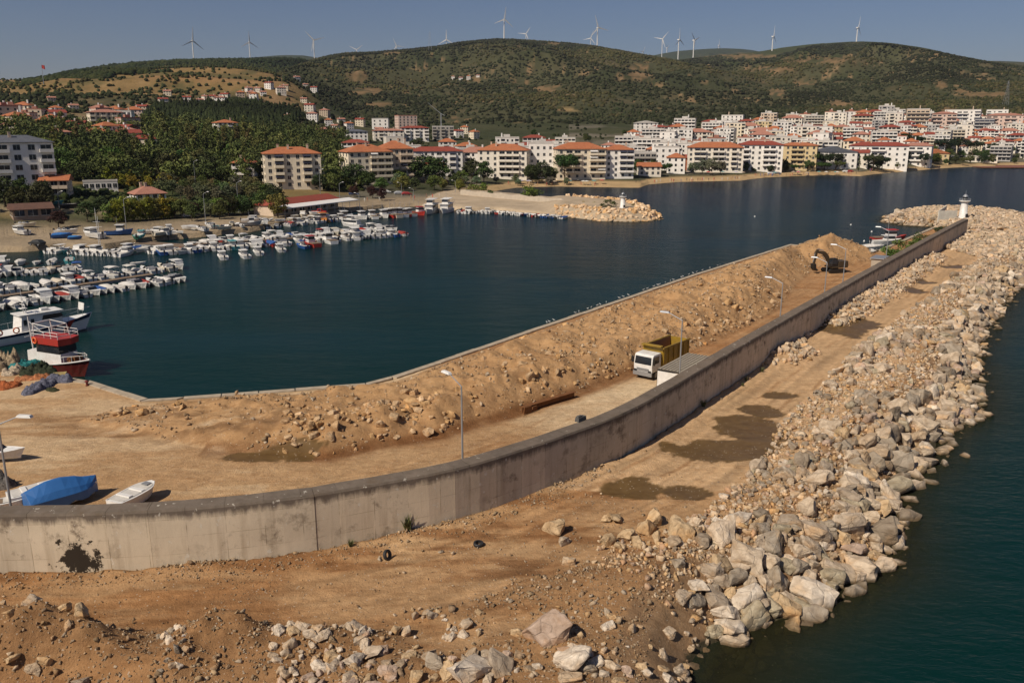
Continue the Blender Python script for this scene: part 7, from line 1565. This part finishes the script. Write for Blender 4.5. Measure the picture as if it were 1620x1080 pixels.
def heap_obj(name, pts, h, c, label, cat, z=1.5, seed=0, group=None, mat=None):
    """a slumped pile along a short line of (column, row, half width) stations"""
    st = [(*at(u, v, z), w) for u, v, w in pts]; cx, cy = st[len(st) // 2][:2]; r = np.random.default_rng(seed)
    line = [(a, b) for a, b, w in st]; ws = [w for _, _, w in st]; m_ = max(ws) + .3
    X_, Y_ = np.meshgrid(np.arange(min(p[0] for p in line) - m_, max(p[0] for p in line) + m_, .13), np.arange(min(p[1] for p in line) - m_, max(p[1] for p in line) + m_, .13))
    d, _, arc = pdist(X_, Y_, line); acc = [0]; 
    for a, b in zip(line[:-1], line[1:]): acc.append(acc[-1] + math.hypot(b[0] - a[0], b[1] - a[1]))
    W_ = np.interp(arc, acc, ws) * (1 + .3 * fbm(X_, Y_, 1.0, 3, seed)); q = 1 - (d / W_) ** 2
    fold = np.abs(fbm(X_, Y_, .7, 4, seed + 5, .6)); zz = np.where(q > 0, h * np.sqrt(np.clip(q, 0, 1)) * (.45 + 1.25 * fold) , -.15)
    ii = np.arange(X_.size).reshape(X_.shape); qq = np.stack([ii[:-1, :-1], ii[:-1, 1:], ii[1:, 1:], ii[1:, :-1]], -1).reshape(-1, 4); k = zz.ravel()[qq].max(1) > -.1
    o = link(name, np_mesh(name, np.stack([X_ - cx, Y_ - cy, zz], -1).reshape(-1, 3), qq[k], None, True), mat or M['net']); o.location = (cx, cy, z); o.color = (*c, 1); return tag(o, label, cat, group)
t = NT('fishing_net'); v = t.coord(); n = t.noise(v, 4, 10, .8); n2 = t.noise(v, 1.5, 5, .6); oc = t.obj().outputs['Color']; c = t.mix(t.ramp(n, [(.38, 0.0), (.62, 1.0)]), t.mix(1.0, oc, (.25, .25, .25), 'MULTIPLY'), t.mix(1.0, oc, (1.35, 1.3, 1.25), 'MULTIPLY')); c = t.mix(t.ramp(n2, [(.5, 0.0), (.7, .5)]), c, t.mix(1.0, c, (1.3, 1.2, 1.1), 'MULTIPLY')); t.bump(n, 1.0, .12); M['net'] = t.done(c, .95, 0, .1)
NETG = 'fishing nets piled on the quay'
heap_obj('fishing_net', [(46, 622, .9), (66, 612, 1.1), (84, 603, 1.0), (106, 604, .7)], .85, (.15, .16, .22), 'blue grey fishing net heaped nearest on the pale quay', 'fishing net', seed=1, group=NETG)
heap_obj('fishing_net', [(-14, 612, 1.6), (8, 612, 1.7), (20, 610, 1.0)], .6, (.42, .13, .05), 'orange fishing net at the left edge of the quay', 'fishing net', seed=2, group=NETG)
heap_obj('fishing_net', [(34, 601, .8), (52, 599, 1.0), (72, 597, .7)], .5, (.45, .19, .09), 'rusty orange fishing net behind the blue grey net', 'fishing net', seed=3, group=NETG)
heap_obj('fishing_net', [(46, 592, 1.0), (62, 589, 1.3), (78, 592, 1.0)], 1.3, (.045, .055, .035), 'dark green fishing net heaped beside the trawler', 'fishing net', seed=4, group=NETG)
heap_obj('fishing_net', [(-6, 585, 1.4), (10, 578, 1.4), (20, 580, 1.0)], 1.9, (.36, .29, .2), 'tall beige heap of sacks and netting left of the trawler', 'fishing net', seed=5, group=NETG)
heap_obj('fishing_net', [(26, 583, 1.0), (42, 577, 1.2), (54, 575, .8)], .8, (.04, .24, .25), 'turquoise netting between beige heap and trawler', 'fishing net', seed=6, group=NETG)
heap_obj('fishing_net', [(16, 592, .9), (30, 588, 1.0)], .9, (.50, .42, .32), 'pale sacks in front of the beige heap', 'fishing net', seed=8, group=NETG)
heap_obj('tarpaulin', [(78, 617, .4), (86, 618, .5)], .35, (.05, .055, .03), 'small dark tarpaulin beside the blue grey net', 'tarpaulin', seed=7)
x, y = at(95, 598, 1.5); rootb = thing('fish_crate', 'pale yellow crate on the quay edge below the trawler', 'crate', (x, y, 1.52), .3); b = MB(); b.box(-.7, .7, -.5, .5, 0, .12); b.box(-.7, .7, -.5, -.44, .12, .6); b.box(-.7, .7, .44, .5, .12, .6); b.box(-.7, -.64, -.44, .44, .12, .6); b.box(.64, .7, -.44, .44, .12, .6); o = b.build('crate', M['tint'], rootb); o.color = (.55, .45, .22, 1)
x, y = at(138, 610, 1.5); rootb = thing('bollard', 'small red iron bollard on the quay edge', 'bollard', (x, y, 1.5)); b = MB(); b.lathe([(.2, 0), (.14, .1), (.12, .4), (.24, .46), (.22, .58), (.1, .62)], 12); b.build('post', M['darkred'], rootb, True)
# ---- boats laid up behind the near wall
x, y = at(213, 787, 2.0); boat('tub', x, y, 1.75, R(66), 'white', None, 1.0, label='white dinghy laid up alone behind the near wall')
x, y = at(100, 786, 2.0); o = boat('wrapped', x, y, 1.7, R(44), 'blue', None, 1.0, label='boat wrapped in bright blue tarpaulin behind the near wall')
x, y = at(62, 784, 1.9); boat('tub', x, y, 1.75, R(40), 'white', None, 1.08, label='white open boat left of the blue wrapped boat')
x, y = at(22, 796, 1.9); boat('dinghy', x, y, 1.85, R(30), 'white', None, .9, label='white open boat half hidden by wall at the left lamp')
heap_obj('tarpaulin', [(-6, 768, .9), (8, 770, .8)], 1.3, (.16, .15, .14), 'grey tarpaulin heap beside the left lamp', 'tarpaulin', seed=12); x, y = at(-4, 722, 1.9); boat('speed', x, y, 1.9, 0, 'white', None, .9, label='white boat cut by the left edge of the yard')
# ================================================================== gulls, buoys, people, parasols
def gull_mesh():
    b = MB(); rg = []
    for x, r, z in [(-.34, .015, .24), (-.2, .06, .23), (0, .10, .24), (.12, .085, .27), (.19, .05, .33), (.23, .06, .38), (.28, .045, .385), (.31, .015, .375), (.36, .006, .36)]:
        rg.append([(x, r * .8 * math.cos(k * math.pi / 4), z + r * math.sin(k * math.pi / 4)) for k in range(8)])
    b.loft(rg); b.tube((.0, .03, 0), (.0, .03, .18), .008, .008, 4); b.tube((.03, -.03, 0), (.03, -.03, .18), .008, .008, 4); return b.mesh('gull', True)
M['grey_w'] = paint('gull_feathers', (.5, .49, .47), .8, .4, 3); gm = gull_mesh(); gm.materials.append(M['grey_w'])
for k in range(34):
    s = random.uniform(60, 128); x, y, a = along(QE[3:10], s); o = bpy.data.objects.new('gull', gm); col.objects.link(o); o.location = (x - math.sin(a) * .35, y + math.cos(a) * .35, 1.69); o.rotation_euler = (0, 0, random.uniform(0, 6.28)); o.scale = (.8,) * 3; tag(o, 'white gull standing on the harbour kerb', 'gull', 'gulls on the quay kerb')
for u, v, lb in [(1194, 343, 'pale buoy alone between the mole and the breakwater head'), (1346, 356, 'pale buoy left of the breakwater head'), (1379, 367, 'pale buoy nearest the breakwater head rocks'), (1417, 367, 'pale buoy beside the lamp in the quay notch'), (1340, 384, 'white buoy beside the spoil heap top'), (1367, 382, 'white buoy off the boats in the quay notch'), (1388, 424 - 46, 'small buoy between notch boats')]:
    b = MB(); b.lathe([(.05, -.25), (.2, -.15), (.25, .05), (.2, .2), (.08, .28), (.04, .45)], 12); o = b.build('buoy', M['white'], None, True); x, y = at(u, v); o.location = (x, y, 0); tag(o, lb, 'buoy')
def person_mesh(arm):
    me = bpy.data.meshes.new('person'); J = {'pel': (0, 0, .95), 'ch': (0, 0, 1.3), 'nk': (0, 0, 1.48), 'hd': (0, .02, 1.58), 'top': (0, .02, 1.72), 'ls': (.2, 0, 1.42), 'le': (.27, 0, 1.13), 'lh': (.25 + arm, .12, .9 + arm), 'rs': (-.2, 0, 1.42), 're': (-.27, 0, 1.13), 'rh': (-.25, .1, .88), 'lk': (.11, .02, .5), 'lf': (.12, 0, .06), 'lt': (.12, .16, .03), 'rk': (-.11, .04, .5), 'rf': (-.13, -.02, .06), 'rt': (-.13, .14, .03)}
    ks = list(J); E_ = [('pel', 'ch'), ('ch', 'nk'), ('nk', 'hd'), ('hd', 'top'), ('ch', 'ls'), ('ls', 'le'), ('le', 'lh'), ('ch', 'rs'), ('rs', 're'), ('re', 'rh'), ('pel', 'lk'), ('lk', 'lf'), ('lf', 'lt'), ('pel', 'rk'), ('rk', 'rf'), ('rf', 'rt')]
    me.from_pydata([J[k] for k in ks], [(ks.index(a), ks.index(b)) for a, b in E_], []); o = bpy.data.objects.new('person', me); col.objects.link(o); m_ = o.modifiers.new('skin', 'SKIN')
    rd = {'pel': .15, 'ch': .16, 'nk': .06, 'hd': .105, 'top': .08, 'ls': .07, 'le': .048, 'lh': .035, 'rs': .07, 're': .048, 'rh': .035, 'lk': .065, 'lf': .045, 'lt': .035, 'rk': .065, 'rf': .045, 'rt': .035}
    for k, sv in zip(ks, me.skin_vertices[0].data): sv.radius = (rd[k], rd[k] * .8); sv.use_root = k == 'pel'
    o.modifiers.new('sub', 'SUBSURF').levels = 1; dg = bpy.context.evaluated_depsgraph_get(); m2 = bpy.data.meshes.new_from_object(o.evaluated_get(dg)); bpy.data.objects.remove(o)
    m2.name = 'person'; m2.materials.clear(); m2.materials.append(M['tint']); return m2
PM = [person_mesh(0), person_mesh(.12)]; SK = [(.42, .22, .14), (.3, .15, .1), (.5, .1, .08), (.1, .12, .3), (.6, .57, .52), (.05, .05, .06)]; SN = ['tanned', 'brown', 'red dressed', 'blue dressed', 'white dressed', 'dark dressed']
def people(n, p0, p1, where, spread=3):
    for k in range(n):
        t = random.random(); u = p0[0] + (p1[0] - p0[0]) * t; v = p0[1] + (p1[1] - p0[1]) * t + random.uniform(-spread, spread) * .4; x, y, z, d = spot(u, v); i = random.randrange(6)
        o = bpy.data.objects.new('person', random.choice(PM)); col.objects.link(o); o.location = (x, y, z - .01); o.rotation_euler = (0, 0, random.uniform(0, 6.28)); o.color = (*SK[i], 1); tag(o, f'{SN[i]} person standing {where}', 'person', 'bathers ' + where)
people(16, (800, 294), (960, 294), 'on the beach behind the mole'); people(34, (1000, 291), (1180, 284), 'on the stony beach below the orange roofed row'); people(30, (1190, 280), (1370, 276), 'on the town beach by the pale yellow block'); people(8, (560, 320), (700, 312), 'on the quay by the excursion boats'); people(14, (1375, 272), (1500, 265), 'on the right part of the town promenade')
def parasol(u, v, c, cn, where):
    x, y, z, d = spot(u, v); root = thing('parasol', f'{cn} beach parasol {where}', 'parasol', (x, y, z), 0, 'parasols ' + where); b = MB(); b.tube((0, 0, -.1), (0, 0, 2.2), .03, .03, 6); b.build('pole', M['white'], root)
    b = MB(); n = 10; b.add([(0, 0, 2.45)] + [(1.5 * math.cos(k * 2 * math.pi / n), 1.5 * math.sin(k * 2 * math.pi / n), 1.95) for k in range(n)] + [(0, 0, 2.38)] + [(1.46 * math.cos(k * 2 * math.pi / n), 1.46 * math.sin(k * 2 * math.pi / n), 1.9) for k in range(n)], [(0, 1 + k, 1 + (k + 1) % n) for k in range(n)] + [(n + 1, n + 2 + (k + 1) % n, n + 2 + k) for k in range(n)] + [(1 + k, n + 2 + k, n + 2 + (k + 1) % n, 1 + (k + 1) % n) for k in range(n)]); o = b.build('shade', M['tint'], root); o.color = (*c, 1)
PC = [((.7, .68, .62), 'white'), ((.5, .4, .3), 'straw'), ((.5, .06, .06), 'red'), ((.1, .3, .3), 'green'), ((.45, .4, .5), 'lilac')]
for k in range(12): c = random.choice(PC); parasol(random.uniform(815, 960), 292.5 + random.uniform(-1, 1), *c, 'on the beach behind the mole')
for k in range(16): c = random.choice(PC); parasol(random.uniform(1090, 1360), 280 + random.uniform(-1.5, .5) - 2, *c, 'on the town beach')
# brown timber bathing deck at the far right
a = at(1552, 264.5, .9); b2 = at(1650, 264.5, .9); rootb = thing('bathing_deck', 'long reddish brown timber bathing deck at the right end of the shore', 'deck', (a[0], a[1], 0), math.atan2(b2[1] - a[1], b2[0] - a[0])); L = math.hypot(b2[0] - a[0], b2[1] - a[1]); b = MB(); b.box(0, L, -3, 12, .55, 1.0); b.box(L * .5, L, 12, 22, .6, 1.3); o = b.build('deck', M['tint'], rootb); o.color = (.24, .10, .06, 1)
b = MB()
for k in range(14): b.tube((2 + k * L / 15, -2.5, -2), (2 + k * L / 15, -2.5, .6), .2, .2, 6)
b.build('pile', M['wood'], rootb)
# ================================================================== hilltops: turbines, pylons, flag, crane
def turbine(u, vh, D, ph, label, face=0, hub=80, blade=44):
    x, y, z = sight(u, vh, D); gx, gy, gz_ = mground(u, D); root = thing('wind_turbine', label, 'wind turbine', (x, y, gz_), -az(u) + face, 'wind turbines along the hilltops'); hh = z - gz_
    b = MB(); b.tube((0, 0, -8), (0, 0, hh - 1.5), 2.6, 1.5, 12); b.build('tower', M['white'], root)
    b = MB(); b.box(-1.7, 1.7, -2.6, 6.5, hh - 1.6, hh + 1.9, None, .3, .5); nac = b.build('nacelle', M['white'], root)
    b = MB(); b.tube((0, -2.6, hh), (0, -5.2, hh), 1.6, .7, 10); hb = b.build('hub', M['white'], root)
    for k in range(3):
        a = R(ph + 120 * k); s_, c_ = math.sin(a), math.cos(a); q = MB(); rg = []
        for t_, w, th in [(0, 1.2, .9), (.12, 2.4, .8), (.3, 2.0, .55), (.65, 1.2, .35), (1, .45, .15)]:
            cx, cz = s_ * blade * t_, c_ * blade * t_; px, pz = c_, -s_
            rg.append([(cx - px * w, -4.2 - th, hh + cz - pz * w), (cx + px * w, -4.2 - th * .4, hh + cz + pz * w), (cx + px * w, -4.2 + th * .4, hh + cz + pz * w), (cx - px * w, -4.2 + th, hh + cz - pz * w)])
        q.loft(rg); q.build('blade', M['white'], hb)
TL = [(304, 65, 3150, 5, .5, 'tall white wind turbine leftmost on the skyline'), (394, 67, 3900, 0, .4, 'white wind turbine second from left on the skyline'), (496, 64, 3600, 75, .2, 'white wind turbine third from left on the skyline'), (564, 79, 5200, 55, 0, 'small white wind turbine low behind the left shoulder of the green hill'), (627, 73, 5200, 95, .2, 'small white wind turbine above the bare strip left of the hilltop'), (706, 63, 4200, 0, .1, 'white wind turbine left of the hilltop by the mast'), (797.5, 31, 3290, 8, .4, 'largest white wind turbine standing on the summit of the green hill'), (832, 54, 5000, 35, 0, 'white wind turbine half hidden just right of the summit'), (945.5, 44, 3290, -18, .5, 'large white wind turbine right of a smaller one beyond the summit'), (934.5, 61, 5200, 20, 0, 'small white wind turbine beside the large one beyond the summit'), (1048, 62, 4700, 40, 0, 'white wind turbine left of the saddle between the hills'), (1074, 63, 3600, -4, 1.1, 'large white wind turbine standing in the saddle between the hills'), (1055, 76, 6800, 60, 1.2, 'tiny far wind turbine in the saddle'), (1098, 64, 3700, -50, 1.1, 'white wind turbine right of the saddle turbine'), (1223, 58, 3950, 5, 1.25, 'white wind turbine edge on at the left of the right hill'), (1357, 44, 3850, 12, 1.25, 'white wind turbine on top of the right hill'), (1017, 82, 6800, 30, .9, 'tiny far wind turbine left of the saddle'), (1137, 72, 6700, 0, 1.2, 'tiny far wind turbine on the far blue ridge')]
for u, v, D, ph, fc, lb in TL: turbine(u, v, D, ph, lb, fc)
def pylon(u, v, h, label, d=None):
    x, y, z, dd = spot(u, v); root = thing('lattice_pylon', label, 'pylon', (x, y, z - 1)); b = MB(); w = h * .09
    for sx_, sy_ in ((1, 1), (-1, 1), (-1, -1), (1, -1)): b.tube((sx_ * w, sy_ * w, 0), (sx_ * w * .12, sy_ * w * .12, h), .16, .12, 4)
    for k in range(7):
        a = w * (1 - .88 * k / 7); c = w * (1 - .88 * (k + 1) / 7); z0, z1 = h * k / 7, h * (k + 1) / 7
        for p, q in (((-a, -a), (c, -c)), ((a, -a), (-c, -c)), ((a, a), (-c, c)), ((-a, -a), (-c, c)), ((a, -a), (c, c))): b.tube((*p, z0), (*q, z1), .05, .05, 4)
    b.build('lattice', M['steel'], root); b = MB()
    for zz in (.78, .88): b.tube((-w * .9, 0, h * zz), (w * .9, 0, h * zz), .18, .1, 4)
    b.build('cross_arm', M['steel'], root)
pylon(683, 82, 44, 'thin lattice mast on the bare strip left of the hilltop'); pylon(1586, 168, 34, 'lattice pylon above the right end of town')
x, y, z, d = spot(78, 134); rootb = thing('flagpole', 'tall flagpole with red flag on the left hill', 'flag', (x, y, z)); hh = 25 / FPX * d; b = MB(); b.tube((0, 0, -1), (0, 0, hh), .35, .2, 6); b.build('pole', M['steel'], rootb)
b = MB(); vs = []; 
for k in range(7): vs += [(k * .55, .35 * math.sin(k * 1.1), hh - .2 - k * .1), (k * .55, .35 * math.sin(k * 1.1), hh - 3.6 - k * .2)]
b.add(vs, [(2 * k, 2 * k + 2, 2 * k + 3, 2 * k + 1) for k in range(6)]); o = b.build('flag', M['red'], rootb); sd2 = o.modifiers.new('thick', 'SOLIDIFY'); sd2.thickness = .08
x, y, z, d = spot(697, 222); rootb = thing('tower_crane', 'grey crane above the bare concrete block under the hill', 'crane', (x, y + 6, z)); b = MB(); b.tube((0, 0, 0), (0, 0, 22), .5, .45, 4); b.build('mast', M['steel'], rootb); b = MB(); b.tube((3, 0, 20.5), (0, 0, 22), .35, .3, 4); b.tube((0, 0, 22), (-11, 0, 31), .3, .15, 4); b.build('jib', M['steel'], rootb)
for u, vb, h in [(134, 388, 9), (1265 / 1000 * 108, 392, 7)]:
    x, y, z, d = spot(u, vb); rootb = thing('sailing_mast', 'bare white mast of a boat laid up by the shore', 'mast', (x, y, z), 0, 'masts'); b = MB(); b.tube((0, 0, 0), (0, 0, h), .07, .05, 6); b.tube((-.9, 0, h * .62), (.9, 0, h * .62), .03, .03, 5); b.build('spar', M['white'], rootb)
# unused boat prototypes are all placed by now; remove any that are not
for p in list(BP.values()):
    if p.name not in bused:
        for ch in list(p.children): bpy.data.objects.remove(ch)
        bpy.data.objects.remove(p)
for L_ in TP.values():
    for p in L_:
        if p.name not in used_proto:
            for ch in list(p.children): bpy.data.objects.remove(ch)
            bpy.data.objects.remove(p)
# ================================================================== air
b = MB(); b.box(-9300, 9300, -3300, 9300, -9, 560); hz = b.build('haze', None); mh_ = bpy.data.materials.new('air'); mh_.use_nodes = True; n_ = mh_.node_tree.nodes; n_.clear(); ou = n_.new('ShaderNodeOutputMaterial'); pv_ = n_.new('ShaderNodeVolumePrincipled'); pv_.inputs['Color'].default_value = (.80, .86, 1.0, 1); pv_.inputs['Density'].default_value = 3.2e-5; pv_.inputs['Anisotropy'].default_value = .2; mh_.node_tree.links.new(pv_.outputs[0], ou.inputs['Volume']); hz.data.materials.clear(); hz.data.materials.append(mh_); tag(hz, 'thin summer haze between the town and the far hills', kind='stuff')
